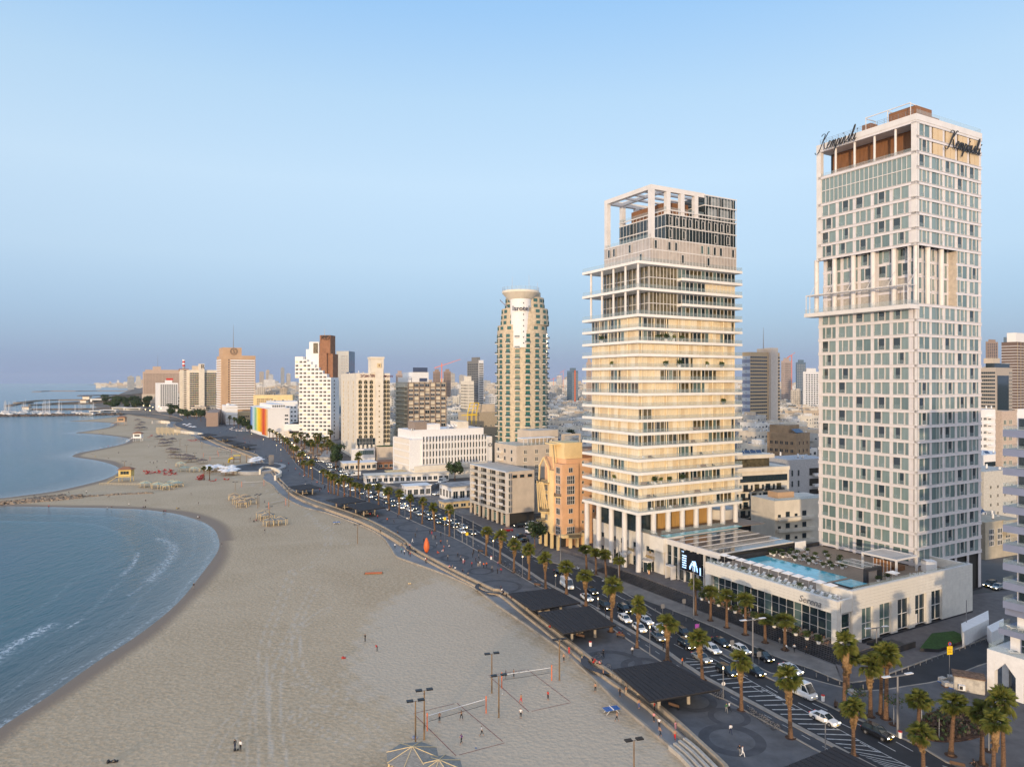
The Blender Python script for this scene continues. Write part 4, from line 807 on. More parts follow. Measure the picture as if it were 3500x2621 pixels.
b=B(); b.box(0,0,0,4,.35,2.6,tarp); tag(b.obj('white_screen_wall',None,pl(31,35)+(DZ,),U),'white free standing wall on the deck behind the planters','wall')
tb=B(); tb.cyl(0,0,0,.7,.05,.05,6,white); tb.cyl(0,0,.71,.75,.4,.4,12,white); tbm=tb.mesh('table')
chm=chairm(tarp,.5)
for i,(x,y) in enumerate([(2.8,35.3),(2.6,2.2),(3.2,13),(3.0,21),(26.5,2.6),(37,4.5),(39.5,4),(35,5.2),(43,3.5)]):
    w=pl(x,y); tag(O('deck_table',tbm,None,w+(DZ,),0),'small round white table on the pool deck','table','tables on the pool deck')
    for q in range(2): w=pl(x+.8*(q*2-1),y+.2); tag(O('deck_chair',chm,None,w+(DZ,),U+q*3.1+i),'white chair at a round table on the pool deck','chair','chairs on the pool deck')
# restaurant terrace below: tables, chairs and planters
td=B(); td.box(-.6,-.4,.68,.6,.4,.73,bench); td.box(-.05,-.05,0,.05,.05,.67,steel); tdm=td.mesh('table')
g=random.Random(9)
for i in range(12):
    for j in range(2):
        w=pl(-.9+.1*0+j*1.6-.1,2.5+i*2.9); 
        if i<6 or j==0:
            tag(O('restaurant_table',tdm,None,w+(1.2,),U+.1),'wooden restaurant table on the terrace below the white podium','table','restaurant tables')
        for q in (-1,1): w=pl(-.9+j*1.6-.1,2.5+i*2.9+q*.75); tag(O('restaurant_chair',chairm.__call__(M('brown_wicker',(.25,.15,.10),.8),.5) if (i,j,q)==(0,0,-1) else rcm,None,w+(1.2,),U+(0 if q>0 else math.pi)),'brown wicker chair on the restaurant terrace','chair','restaurant chairs') if False else None
rcm=chairm(M('brown_wicker',(.25,.15,.10),.8),.5)
for i in range(12):
    for j in range(2):
        for q in (-1,1): w=pl(-1.0+j*1.6,2.5+i*2.9+q*.75); tag(O('restaurant_chair',rcm,None,w+(1.2,),U+(0 if q>0 else math.pi)),'brown wicker chair on the restaurant terrace below the podium','chair','restaurant chairs')
pb_=plantb(foli2,.8,8,.5,tarp)
for i in range(13): w=pl(-1.9+ (.5 if i>8 else 0),3+i*2.8); tag(O('terrace_planter',pb_,None,w+(1.05,),i),'white planter with green shrub along the terrace edge','planter','planters on the terrace edge')
for i,(x,y) in enumerate(((2.6,61),(2.6,66),(3.0,75.5))): w=pl(x,y); o=O('topiary',plantb(foli,.55,4,.7,peach),None,w+(1.2,),0); o.scale=(1,1,1.7); tag(o,['tall clipped shrub right of the right revolving door','tall clipped shrub between the revolving doors','clipped shrub by the corner column'][i],'plant')
# ---------------- other buildings
def bld(name,label,px,Y,ang,pl_=None,pr=None,top=None,h=None,w=None,d=None,m=white,cat='building',base=0):
    o=((px-1750)/F*Y,Y); a=R(ang); w=w or lenx(o,a,pr,'x'); d=d or lenx(o,a,pl_,'y'); h=h or hz(top,Y)
    t=T(name,label,cat,o+(base,),a); h-=base; B().box(0,0,0,w,d,h,m).obj('wall',t); return t,w,d,h
# white balcony block by the side street
t,w,d,h=bld('balcony_block','white block with a grid of recessed balconies and a blank beige end wall',1739,271,29.6,1616,1826,1612,m=beige)
Rp=Rep(t); hb=h-5.2
b=B(); b.box(-1.3,-.05,h-.4,-.01,d,h,white)
for k in range(7): b.box(-1.3,0,5+hb*k/6-.2,-.01,d,5+hb*k/6,white) if k<6 else None
b.obj('balcony_slab',t)
for i in range(5): B().box(-1.35,d*i/4-.15 if i else -.05,4.8,-.011,d*i/4+.15 if i<4 else d,h+.01,white).obj('fin_wall',t)
for k in range(6):
    for i in range(4):
        y=d*(i+.5)/4; z=5+hb*k/6
        Rp.add('window',win(d/4*.38,2.1,2,1,M('brown_frame',(.2,.13,.08),.6),glass,.08,.1),(-.03,y+.6,z+.1),FZ['W']); Rp.add('window',win(d/4*.36,2.1,1,1,white,glass,.08,.1),(-.03,y-d/10-.9,z+.1),FZ['W'])
        if k in (1,2,3) : Rp.add('balcony_rail',B().box(-1.7,-1.6,0,-1.3,1.6,.9,white).mesh('balcony_rail'),(0,y,z),0)
        else: Rp.add('balcony_rail',B().box(-1.36,-d/8+.2,0,-1.3,d/8-.2,.9,M('mesh_rail',(.5,.47,.42),.7,alpha=.8,var=0)).mesh('balcony_rail'),(0,y,z),0)
for i in range(3): Rp.add('window',win(2.1,1.3,1,1,tan,glass),(2.6+i*3.2 if i<2 else w-2,-.03,h-2.6),0)
Rp.flush()
b=B(); b.box(-.05,-.05,0,w+.02,d,4.7,dark); 
for i in range(9): b.box(-1.2,d*i/8-.3,0,-.5,d*i/8+.3,4.75,beige)
b.box(-1.2,-.7,0,-.06,-.06,4.75,beige); b.obj('ground_floor',t)
for i in range(4): O('shop_window',win(3,3.2,2,1,white,tealg),t,(-.1,d*(i*2+1)/8,.6),FZ['W'])
# taller beige block behind
t,w,d,h=bld('beige_block','taller beige block with small paired windows and a roof terrace behind the balcony block',1765,292,29.6,1691,1985,1524,m=beige)
Rp=Rep(t); grid(Rp,'window','S',w,d,win(1.5,1.9,2,1,cream,glass,.16,.12,True),1.5,w*.72,4,h-3.6-4*3.1,h-3.6+3.1,5)
grid(Rp,'window','W',w,d,win(1.6,1.8,1,1,white,glass,.12),1,d-.5,3,h-3.6-4*3.1,h-3.6+3.1,5)
for k in range(6): 
    z=h-3.9-3.1*k
    Rp.add('balcony',B().box(-.9,-2.0,0,0,2.0,.9,cream).mesh('balcony'),(-.01,d*.72,z),0); Rp.add('balcony',B().box(-1.5,-.9,0,1.5,0,.9,cream).mesh('balcony'),(w*.88,-.02,z),0); Rp.add('window',win(2.2,2.0,2,1,white,glass),(w*.88,-.03,z+.6),0)
Rp.flush(); b=B(); b.box(w*.32,d*.3,h,w*.75,d*.9,h+5.5,beige); b.obj('roof_block',t); b=B(); b.box(.2,.2,h,.25,d-.2,h+1.1,rail); b.box(.25,.2,h,w-.2,.25,h+1.1,rail); b.obj('glass_rail',t)
for q in range(7): B().box(w*.12+q*w*.06,.8,h,w*.12+q*w*.06+.35,1.2,h+2.6,white).obj('post',t)
B().box(w*.1,.6,h+2.61,w*.6,5,h+2.9,tarp).obj('roof_canopy',t); b=B(); b.box(w*.7,-.05,h,w*.74,.6,h+4,beige); b.box(w-.6,-.05,h,w,.6,h+4,beige); b.box(w*.74+.001,-.05,h+3.2,w-.61,.6,h+4,beige); b.obj('roof_frame',t)
roofbits(t,w,d,h,3,n=5)
# peach block with bay windows and zigzag frame
oy=(18.1,231.8); t=T('peach_block','peach and yellow block with round balconies, tall bay window and pointed gable frame','building',oy,U)
w=lenx(oy,U,2100,'x'); d=lenx(oy,U,1862,'y'); h=hz(1560,232)
B().box(0,1,0,w,d,h-1,peach).obj('wall',t); B().box(-2.2,0,4.6,4.2,d*.34,h-2.5,peach).obj('bay_wall',t); B().box(-2.6,d*.34+.01,4.6,2,d*.5,h-5,yellow).obj('bay_wall',t); B().box(-1.5,d*.52,4.6,-.01,d,h-9,yellow).obj('bay_wall',t)
B().box(0,2,h-.99,7,d*.8,h+4.2,yellow).obj('roof_block',t); B().box(7.01,2,h-.99,w-1,d*.6,h+2.0,brick).obj('roof_block',t)
Rp=Rep(t)
for k in range(8):
    for x in (6.5,10.8,15): Rp.add('window',win(.85,1.0,1,1,cream,glass,.1,.1),(x,.97,4.8+k*3.25),0)
for k in range(7):
    z=5+k*3.3
    if k in (0,3,4,5): Rp.add('window',win(3.0,2.7,4,2,white,glass,.09,.12),(1.0,-.03,z),0); Rp.add('window',win(2.6,2.7,3,2,white,glass,.09,.12),(-2.23,d*.17,z),FZ['W'])
    else: Rp.add('window',win(1.6,1.6,2,1,white,glass),(1.0,-.03,z+.4),0); Rp.add('window',win(2.2,2.0,2,1,white,glass),(-2.23,d*.17,z),FZ['W'])
    Rp.add('window',win(1.5,2.1,2,1,white,glass),(-1.53,d*.75,z),FZ['W']) if z<h-11 else None
Rp.flush()
for z,x,y,r in ((h-9.5,-1.4,d*.8,3.0),(11.5,-1.8,d*.75,2.3),(8,-1.2,d*.95,2.4),(4.7,1.5,-.8,2.6),(17.5,-1.6,d*.17,2.0)):
    b=B(); b.lathe([(0,z-.4),(r*.9,z-.4),(r,z),(0,z)],16,yellow,cx=x,cy=y); b.lathe([(r-.06,z),(r-.06,z+1)],16,M('dark_rail',(.05,.045,.04),.5,alpha=.55,var=0),cx=x,cy=y); b.obj('balcony',t)
for i in range(5): b=B(); b.tube((-4.2,d*.62+i*.9,h-9),(-2.0,d*.62+i*1.5,h-20),.22,.22,4,yellow); b.obj('slanted_strut',t)
for i in range(6): B().tube((-1.2+i*.9,d*.45,h-4.5),(-2.2+i*1.3,d*.45+.3,h+3.5),.25,.25,4,yellow).obj('slanted_strut',t)
B().box(-2.6,d*.3,h+3.5,5,d*.7,h+3.9,yellow).obj('roof_canopy',t)
for s in (-1,1): B().tube((-2.9,d*.72+s*3,h-9),(-2.9,d*.72+s*2.6,h-4),.3,.3,4,yellow).obj('gable_frame',t); B().tube((-2.9,d*.72+s*2.6,h-4.1),(-2.9,d*.72,h-1),.3,.3,4,yellow).obj('gable_frame',t)
for i in range(7): B().box(-2.9+ (0 if i<4 else 2.6*(i-3)),(d*.9-i*d*.26) if i<4 else -1.6,0,-2.1+(0 if i<4 else 2.6*(i-3)),(d*.9-i*d*.26+.8) if i<4 else -.8,4.6,yellow).obj('column',t)
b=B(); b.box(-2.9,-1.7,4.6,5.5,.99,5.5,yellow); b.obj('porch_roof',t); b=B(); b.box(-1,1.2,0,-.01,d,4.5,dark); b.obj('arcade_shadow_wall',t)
# white embassy-like block
t,w,d,h=bld('office_block','white office block with rows of narrow tall windows and dishes on its roof',1401,398,29.6,1343,1682,1503,m=tarp)
Rp=Rep(t); nw=win(1.0,3.1,1,1,white,glass,.12,.2)
grid(Rp,'window','S',w,d,nw,w*.14,w*.93,21,8.0,8.0+4.15*4,4)
nw2=win(.7,2.9,1,1,white,shut,.1,.25); grid(Rp,'window','W',w,d,nw2,.6,d*.92,13,4.5,4.5+3.8*5,5,None); Rp.flush()
for i in range(22): x=w*.14+(w*.79)*i/21; B().box(x-.35,-.7,7.6,x+.35,-.001,h-1.2,tarp).obj('fin',t)
b=B(); b.box(w*.04,d*.15,h,w*.93,d*.9,h+5,tarp); b.box(w*.1,d*.2,h+5,w*.24,d*.6,h+9.5,M('brown_screen',(.3,.24,.2),.8)); b.box(w*.24+.01,d*.2,h+5,w*.4,d*.5,h+8,tarp); b.box(w*.62,d*.2,h+5,w*.75,d*.6,h+9,cream); b.obj('roof_block',t)
b=B(); b.box(w*.0,-7.5,0,w*.86,-.71,5.8,cream); b.box(-.5,-8,5.8,w*.86,-7.4,8.2,cream); b.box(w*.86+.01,-3,0,w,-.72,h-3,glass) if False else None; b.obj('annex',t)
for x in range(3): b=B(); b.tube((0,0,0),(0,0,1.5),.1,.1,5,steel); b.lathe([(0,1.4),(.7,1.55),(1.4,2.3)],12,tarp); b.obj('satellite_dish',t,(w*.5+x*2.1,d*.3,h+5)).rotation_euler=(.7,0,.5)
text('◎',3,.05,steel,t,(w*.97,-.4,h-6),RS,'crest')
roofbits(t,w*.9,d*.8,h+5.01,8,n=4)
# round tower
RT=((1785-1750)/F*430,430.); rr=15.0; RTn=T('round_tower','round sand coloured tower with small balconies and a flared round crown with lettering','tower',RT,0)
b=B(); b.lathe([(rr,0),(rr,hz(1130,420)),(0,hz(1130,420))],40,isro); b.obj('wall',RTn)
h0=hz(1130,420); h1=hz(985,415)
b=B(); 
for k in range(7):
    r2=rr-.3*k-.2-(1.8 if k>3 else 0) if k<6 else 9.5; b.lathe([(r2,h0+3.3*k-.001),(r2,h0+3.3*(k+1)-.001),(0,h0+3.3*(k+1)-.001)],32,isro,cx=1.5 if k else 0)
b.obj('stepped_wall',RTn)
b=B(); b.lathe([(6.2,h0-10),(6.2,h1-6)],28,tarp,cx=-1,cy=-9.6); b.obj('lift_shaft',RTn)
b=B(); b.lathe([(6.4,h1-7),(10.6,h1-2.6),(11.0,h1-2.2),(11,h1-1),(10.6,h1-1),(10.6,h1-1.6),(0,h1-1.6)],36,cream,cx=-1,cy=-7.5); b.obj('crown_dish',RTn)
b=B(); b.lathe([(10.8,h1-1),(10.8,h1+1.2)],36,rail,cx=-1,cy=-7.5)
for i in range(24): a=i*math.pi/12; b.tube((-1+10.8*math.cos(a),-7.5+10.8*math.sin(a),h1-1),(-1+10.8*math.cos(a),-7.5+10.8*math.sin(a),h1+1.3),.08,.08,4,bluem)
b.obj('crown_rail',RTn)
for x,y,z in ((-6,-6,8),(4,-2,9.5),(9,-3,5),(-2,0,4)): B().tube((x,y,h1),(x,y,h1+z),.12,.06,4,steel).obj('antenna',RTn)
for s in (-1,1):
    b=B()
    for q in range(5): b.tube((s*7-1,-9+q,h1-11),(s*12-1,-7+q,h1-6),.2,.2,4,bluem)
    b.tube((s*12-1,-9,h1-6),(s*12-1,-3,h1-6),.2,.2,4,bluem); b.obj('steel_brace',RTn)
Rp=Rep(RTn); bal=B(); bal.lathe([(0,-.2),(1.5,-.2),(1.75,.05),(1.75,.25),(0,.25)],10,tarp,a0=math.pi,a1=2*math.pi); bal.lathe([(1.7,.25),(1.7,1.15)],10,M('balcony_bar',(.03,.07,.07),.5,alpha=.6,var=0),a0=math.pi,a1=2*math.pi); balm=bal.mesh('balcony')
wt1=win(2.6,1.9,3,1,M('teal_frame',(.07,.13,.12),.5),tealg,.12,.12); wt2=win(2.6,2.4,2,1,M('teal_frame',(.07,.13,.12),.5),tealg,.12,.12)
nfl=26
for k in range(nfl):
    z=4+k*(h0-5)/nfl
    for i in range(-4,5):
        a=-math.pi/2+i*.40+.2; x,y=(rr+.02)*math.cos(a),(rr+.02)*math.sin(a); bl=(i+k)%2==0
        Rp.add('window',wt2 if bl else wt1,(x,y,z),a+math.pi/2)
        if bl: Rp.add('balcony',balm,(x*.99,y*.99,z-.3),a+math.pi/2)
for k in range(6):
    r2=rr-.3*k-.18-(1.8 if k>3 else 0)
    for s in (-1,1):
        for q in (.55,.95,1.3):
            a=-math.pi/2+s*q; Rp.add('window',wt1,((1.5 if k else 0)+r2*math.cos(a),r2*math.sin(a),h0+3.3*k+.5),a+math.pi/2)
for k in range(8): Rp.add('window',win(.8,1.0,1,1,tarp,glass,.1),(-1+6.2*math.sin(.25),-9.6-6.2*math.cos(.25)-.02,h0-8+k*3.3),.25)
Rp.flush(295)
text('Isrotel',3.9,.25,M('navy_letter',(.02,.02,.05),.5),RTn,(-1,-16.3,h1-13),RS,'sign_lettering',offset=.04)
# arched hotel
t,w,d,h=bld('arched_hotel','cream hotel with rows of arched windows and a plain square lift tower',1218,497,22,1166,1333,1275,m=cream)
Rp=Rep(t); aw=win(2.5,2.1,2,1,creamw,glass,.13,.15,arch=True); H0=hz(1520,497)
a1_=lenx((0,0),0,0,'x') if False else w*.48
grid(Rp,'window','S',w,d,lambda i,j:aw,w*.03,w*.52,3,H0+1,h-4.5,14); grid(Rp,'window','S',w,d,lambda i,j:aw,w*.80,w*.99,2,H0+1,h-4.5,14)
grid(Rp,'window','W',w,d,win(1.2,1.8,1,1,creamw,glass,.12,.15,arch=True),1,d-1,3,H0+1,h-4.5,14); 
b=B(); b.box(w*.54,-1.8,0,w*.785,6,h+3.5,cream); b.box(w*.42,-1.2,h,w*.80,9,hz(1225,497),cream); b.box(w*.40,-1.8,hz(1225,497),w*.82,9.5,hz(1219,497),cream); b.obj('lift_tower',t)
for k in range(14): Rp.add('window',win(.9,1.1,1,1,creamw,glass,.16,.2),(w*.66,-1.83,H0-6+k*(h-H0)/14),0)
Rp.flush()
b=B()
for k in range(15): z=H0+1+k*(h-H0-5.5)/14; b.box(-.25,-.25,z-.35,w*.535,-.001,z-.15,cream); b.box(w*.79,-.25,z-.35,w+.2,-.001,z-.15,cream)
b.obj('floor_band',t)
text('תל-אביב'[::-1],3.0,.15,M('maroon_letter',(.12,.01,.02),.6),t,(w*.33,-.3,h-2.9),RS,'sign_lettering',offset=.03); text('אורכידאה'[::-1],2.3,.15,MT['maroon_letter'],t,(w*.895,-.3,h-2.9),RS,'sign_lettering',offset=.03)
b=B(); b.box(w*.60,-2.0,hz(1256,497),w*.72,-1.81,hz(1241,497),creamw); b.box(w*.645,-2.1,hz(1251,497),w*.675,-2.01,hz(1246,497),MT['maroon_letter']); b.obj('emblem',t)
b=B(); b.box(-1,-2,0,w*.54,-.3,H0-4,cream); b.box(-4,-6,0,w*.5,-2.1,8,tarp); b.obj('podium',t)
for i in range(5): B().box(-.8+i*w*.125,-2.3,8,.6+i*w*.125,-1.2,H0,cream).obj('column',t); O('window',win(4,6,2,2,white,glass),t,(1.9+i*w*.125,-2.02,9),0) if i<4 else None
O('window',win(w*.45,3,8,1,white,curt2),t,(w*.24,-6.05,4),0)
b=B(); b.box(w*.55,-12,0,w*1.12,-2.3,9.5,beige); b.obj('side_wing',t); B().box(w*.56,-11.6,9.51,w*1.1,-2.6,9.7,grass).obj('green_roof',t)
roofbits(t,w*.4,d,h,12,n=5)
# grey grid building
t,w,d,h=bld('grid_block','brown grid facade block with glazed balconies stacked on its left side',1395,535,29.6,1352,1524,1306,m=M('cream_infill',(.62,.55,.45),.8))
gm_=M('brown_grid',(.24,.18,.14),.8,.08,.3); Rp=Rep(t); nf=15
for k in range(nf): z=h-4-k*3.35; [Rp.add('window',win(w/7*.8,1.75 if (k%3) else 2.6,2+(k+i)%3,1,white,glass if (k+i)%4 else shut,.1),(w*(i+.5)/7,-.03,z+.25),0) for i in range(7)]
for k in range(nf): z=h-4-k*3.35; Rp.add('balcony',B().box(-2.1,-d*.42,0,0,d*.42,.8,shut).mesh('balcony'),(-.01,d*.5,z),0); Rp.add('glass_rail',B().box(-2.1,-d*.42,.3,-2.05,d*.42,1.3,rail).mesh('glass_rail'),(0,d*.5,z),0); Rp.add('window',win(d*.5,2.2,5,1,tarp,shut,.1),(-.03,d*.5,z+.35),FZ['W'])
Rp.flush()
for i in range(8): B().box(w*i/7-.25,-.6,0,w*i/7+.25,-.001,h,gm_).obj('grid_post',t)
for k in range(nf+1): B().box(.26,-.55,h-.5-k*3.35,w-.26,-.002,h-k*3.35,gm_).obj('grid_beam',t)
b=B(); b.box(w*.12,1,h,w*.55,d*.8,h+7.5,tarp); b.box(w*.14,.9,h+7.5,w*.52,1.2,h+11,solar); b.box(w*.3,.4,h+.5,w*.5,.6,h+3,solar); b.box(0,1.3,h,w*.1,d*.8,h+3.6,tarp); b.obj('roof_block',t)
# stepped white tower with brown core
t,w,d,h=bld('stepped_tower','white terraced tower stepping up to a brown core with dark letters',1040,660,-8,1014,1131,1237 if False else 1300,w=None,d=20,m=tarp)
ww_=w; hs=[hz(y,660) for y in (1219,1219,1228,1236,1246,1256,1266,1278,1290)]
b=B(); n_=9
for i in range(n_):
    x0=-9+(ww_+9)*i/n_; x1=-9+(ww_+9)*(i+1)/n_; b.box(x0,.01,hz(1292,660) if i<1 else 0,x1,19,hs[i],tarp)
b.obj('stepped_wall',t)
Rp=Rep(t)
for i in range(n_):
    x=-9+(ww_+9)*(i+.5)/n_
    for k in range(24):
        z=2+k*3.45
        if z+2.6<hs[i] and not(i==0 and z<hz(1292,660)): Rp.add('window',win((ww_+9)/n_*.72,1.9,2,1,white,glass if (i*7+k*3)%4 else shut,.1),(x,-.02,z),0)
        if i==n_-1 and z<hs[i]-3: Rp.add('window',win(2.4,1.9,1,1,white,glass),(ww_+.02,8,z),FZ['E'])
Rp.flush()
b=B(); b.box(ww_*.48,4,h-3,ww_*.78,18,hz(1206,660),brick); b.box(ww_*.34,3,h-3,ww_*1.0-1,17.5,hz(1207,660),brick) if False else None
b.box(ww_*.30,6,h-4,ww_*.98,18.5,hz(1209,660),brick); b.box(ww_*.50,5,hz(1209,660)+.01,ww_*.9,17,hz(1145,660),brick); b.obj('brown_core',t)
b=B(); b.box(ww_*-.02,5,h,ww_*.2,17,hz(1193,660),tarp); b.box(ww_*.12,4,h,ww_*.49,17,hz(1168,660),tarp); b.box(ww_*.28,3.5,hz(1207,660),ww_*.45,4.3,hz(1172,660),warmg); b.obj('penthouse',t)
text('KD',6.2,.2,M('black_letter',(.01,.01,.012),.6),t,(ww_*.72,4.7,hz(1161,660)),RS,'sign_lettering'); b=B(); b.lathe([(0,0),(3,.0),(2.2,1.0),(0,1.2)],10,MT['black_letter'],cx=ww_*.72,cy=4.6); o=b.obj('emblem',t,(0,0,hz(1153,660))); o.scale=(1,.1,1); o.location=(0,4.2,hz(1153,660))
B().tube((ww_*.6,10,hz(1145,660)),(ww_*.6,10,hz(1122,660)),.25,.1,4,steel).obj('antenna',t)
# glass tower behind it
t,w,d,h=bld('glass_tower','slanted blue glass tower behind the brown core',1150,900,-5,1140,1192,1200,d=25,m=M('blue_tower_glass',(.12,.18,.24),.15,.1,.1,spec=.9))
Rp=Rep(t); grid(Rp,'window','S',w,d,win(2.2,2,1,1,greyc,greyc,.3),w*.35,w*.95,3,10,h-4,22); Rp.flush()
# curved opera building low
t,w,d,h=bld('low_curved_building','long low white building with a dark window band under a heavy white roof edge',985,690,5,963,1166,1449,d=30,m=cream)
b=B(); b.box(-3,-3,h-6.5,w+2,28,h,tarp); b.obj('roof_edge',t); b=B(); b.box(1,-.5,4,w*.8,-.01,h-6.6,glass); b.obj('window_band',t)
for i in range(22): B().box(1+i*w*.8/22,-.8,4,1.4+i*w*.8/22,-.51,h-6.6,M('brown_frame',(.2,.13,.08),.6)).obj('mullion',t)
# rainbow building
t,w,d,h=bld('rainbow_hotel','white hotel with a rainbow striped facade towards the sea',916,690,30,857,990,1397,m=tarp)
import colorsys
rb=[(.10,.16,.42),(.16,.30,.62),(.35,.55,.75),(.55,.70,.80),(.45,.65,.60),(.20,.50,.35),(.45,.60,.20),(.80,.72,.25),(.90,.65,.02),(.92,.60,.0),(.88,.50,.0),(.80,.38,.0),(.75,.22,.02),(.65,.10,.02),(.60,.05,.02),(.78,.20,.02),(.80,.35,.05),(.75,.55,.35)]
nS=36
for i in range(nS):
    c=rb[::-1][int(i*len(rb)/nS)]; y0=.2+(d-.6)*i/nS; m_=M('stripe_%02d'%int(i*len(rb)/nS),c,.5,.1,.3)
    B().box(-.5+.1*(i%2),y0,1.5 if y0<d*.3 else 3.5,-.01,y0+(d-.6)/nS-.08,h-.4,m_).obj('colour_stripe',t)
Rp=Rep(t); grid(Rp,'window','S',w,d,win(1.8,1.8,1,1,white,glass),w*.78,w*.92,2,9,h-4,4); Rp.flush()
B().box(-.5,-.4,h-.3,w+.2,d,h+.5,tarp).obj('roof_edge',t); B().box(w*.2,4,h+.5,w*.85,d*.7,h+4,tarp).obj('roof_block',t)
Rp=Rep(t); grid(Rp,'window','S',w,d,win(w*.07,2,1,1,white,glass),w*.22,w*.83,6,h+1.2,h+3.5,1,o=-3.95); Rp.flush()
# plain white and yellow blocks behind
t,w,d,h=bld('white_block','plain white block with a few small square windows behind the rainbow hotel',912,800,20,908,1017,1372,d=30,m=tarp)
Rp=Rep(t); grid(Rp,'window','S',w,d,win(2.2,2,1,1,white,glass,.2),w*.4,w*.98,5,4,h-3,5); Rp.flush(); roofbits(t,w,d,h,5,n=8)
t,w,d,h=bld('yellow_block','yellow office block with short window strips right of the tan tower',866,960,12,862,1000,1350,d=25,m=yellow)
Rp=Rep(t); grid(Rp,'window','S',w,d,win(5,1.7,2,1,yellow,glass,.2),4,w*.5,4,4,h-4,10); Rp.flush(); roofbits(t,w,d,h,6,n=8)
# tan tower with round emblem
t,w,d,h=bld('tan_tower','tan tower block with white window bands and a round emblem on its roof box',757,1010,29,741,873,1215,d=None,m=tan)
Rp=Rep(t); nf=21; hb=(h-18)/nf
for k in range(nf):
    z=14+k*hb
    Rp.add('white_band',B().box(-w*.36,-.6,0,w*.36,-.01,1.7,tarp).mesh('white_band'),(w*.62,0,z),0); Rp.add('window_strip',win(w*.70,1.6,7,1,tan,glass,.35),(w*.62,-.03,z+1.85),0)
    Rp.add('white_band',B().box(-1.4,-d*.42,0,-.01,d*.42,1.9,tarp).mesh('white_band'),(0,d*.5,z),0); Rp.add('window',win(1.7,2.4,1,1,tan,glass,.2),(w*.215,-.05,z),0)
Rp.flush()
B().box(w*.04,3,h,w*.60,d*.8,hz(1187,1010),tan).obj('roof_box',t); B().box(w*-.01,-.8,h-5,w+.1,-.62,h+.3,tan).obj('cornice',t)
em=T('x','x','x') if False else None
b=B(); cx_,cz_=w*.37,hz(1200,1010); 
for i in range(24):
    a0,a1=i*math.pi/12,(i+1)*math.pi/12; b.tube((cx_+4.6*math.cos(a0),2.8,cz_+4.6*math.sin(a0)),(cx_+4.6*math.cos(a1),2.8,cz_+4.6*math.sin(a1)),.35,.35,4,M('dark_emblem',(.06,.05,.05),.6)); b.tube((cx_+3.4*math.cos(a0),2.8,cz_+3.4*math.sin(a0)),(cx_+3.4*math.cos(a1),2.8,cz_+3.4*math.sin(a1)),.2,.2,4,MT['dark_emblem'])
b.obj('emblem_ring',t); text('S',6.5,.2,MT['dark_emblem'],t,(cx_,2.7,cz_-2.2),RS,'emblem_letter')
b=B(); b.tube((w*.37,8,hz(1187,1010)),(w*.37,8,hz(1107,1010)),.7,.15,4,steel); b.obj('antenna',t)
B().box(-16,-2,0,w,d,11,M('tan_podium',(.36,.27,.21),.8)).obj('podium',t)
t,w,d,h=bld('striped_annex','small white annex with horizontal cream lines in front of the tan tower',772,888,29,758,812,1386,m=tarp)
for k in range(5): B().box(.1,-.25,3+k*4.4,w+.1,-.01,3.5+k*4.4,MT['cream_infill']).obj('floor_line',t)
Rp=Rep(t); grid(Rp,'window','W',w,d,win(1.4,1.5,1,1,tarp,shut),.5,d-.5,4,2,h-3,5); Rp.flush(); b=B(); b.lathe([(0,0),(2.5,0),(2.5,2),(0,3)],12,tarp,cx=3,cy=3); b.obj('roof_dome',t,(0,0,h))
t,w,d,h=bld('tan_annex','low tan annex with windows right of the striped annex',813,930,6,812,855,1408,d=15,m=M('ochre_render',(.55,.42,.25),.85)); Rp=Rep(t); grid(Rp,'window','S',w,d,win(2,1.6,1,1,tan,glass),1,w-1,6,3,h-2,2); Rp.flush()
t,w,d,h=bld('tan_podium_block','low brown flat roofed block left of the tan tower',722,960,20,705,758,1398,m=M('mauve_render',(.34,.25,.20),.85)); B().box(0,-.3,5,w,-.01,8,glass).obj('window_band',t)
# balcony hotel with letter R
t,w,d,h=bld('coloured_balcony_hotel','cream hotel with small coloured balconies and a single dark letter on its shaft',648,1130,27,640,742,1264,d=18,m=cream)
Rp=Rep(t); cols_=[M('bal_yellow',(.6,.5,.1),.6),M('bal_pink',(.55,.3,.3),.6),M('bal_green',(.25,.45,.2),.6),M('bal_grey',(.35,.35,.42),.6)]
def bcell(i,k,x):
    m_=cols_[(i*3+k*5)%4]; key=('bc',m_.name)
    if key not in WC:
        b=B(); b.box(-2.2,-.04,0,2.2,0,2.4,glass); b.box(-2.3,-1.2,0,2.3,-.05,.25,cream); b.box(-2.2,-1.2,.25,-.3,-1.1,1.1,rail); b.box(1.6,-1.1,.25,1.9,-.05,2.6,m_); WC[key]=b.mesh('balcony')
    Rp.add('balcony',WC[key],(x,-.02,10+k*3.4),0)
for k in range(17):
    for i in range(4): bcell(i,k,w*.02+w*.31*(i+.5)/4)
    for i in range(5): bcell(i+4,k,w*.55+w*.45*(i+.5)/5)
Rp.flush()
B().box(w*.33,-4,0,w*.53,10,hz(1243,1130),cream).obj('lift_shaft',t); B().box(w*.1,5,h,w*.33,15,hz(1250,1130),beige).obj('roof_block',t)
text('R',10,.3,MT['dark_emblem'],t,(w*.47,-4.4,hz(1260,1130)),RS,'emblem_letter')
b=B(); b.box(-14,3,0,-.1,18,h,cream); b.box(-15,3.5,h-2,-1,17,h+1.5,brick); b.obj('side_wing',t)
Rp=Rep(t)
for k in range(19): Rp.add('window',win(3.8,1.8,3,1,tan,glass,.1),(-6.2,2.97,8+k*3.4),0); Rp.add('balcony',B().box(-4,-1.2,0,0,0,1,cream).mesh('balcony'),(-9.5,2.98,8+k*3.4),0)
Rp.flush()
t2,w,d,h=bld('ridge_block','cream wide low hotel with horizontal bands behind the coloured balcony hotel',560,1300,4,556,640,1345,d=30,m=cream)
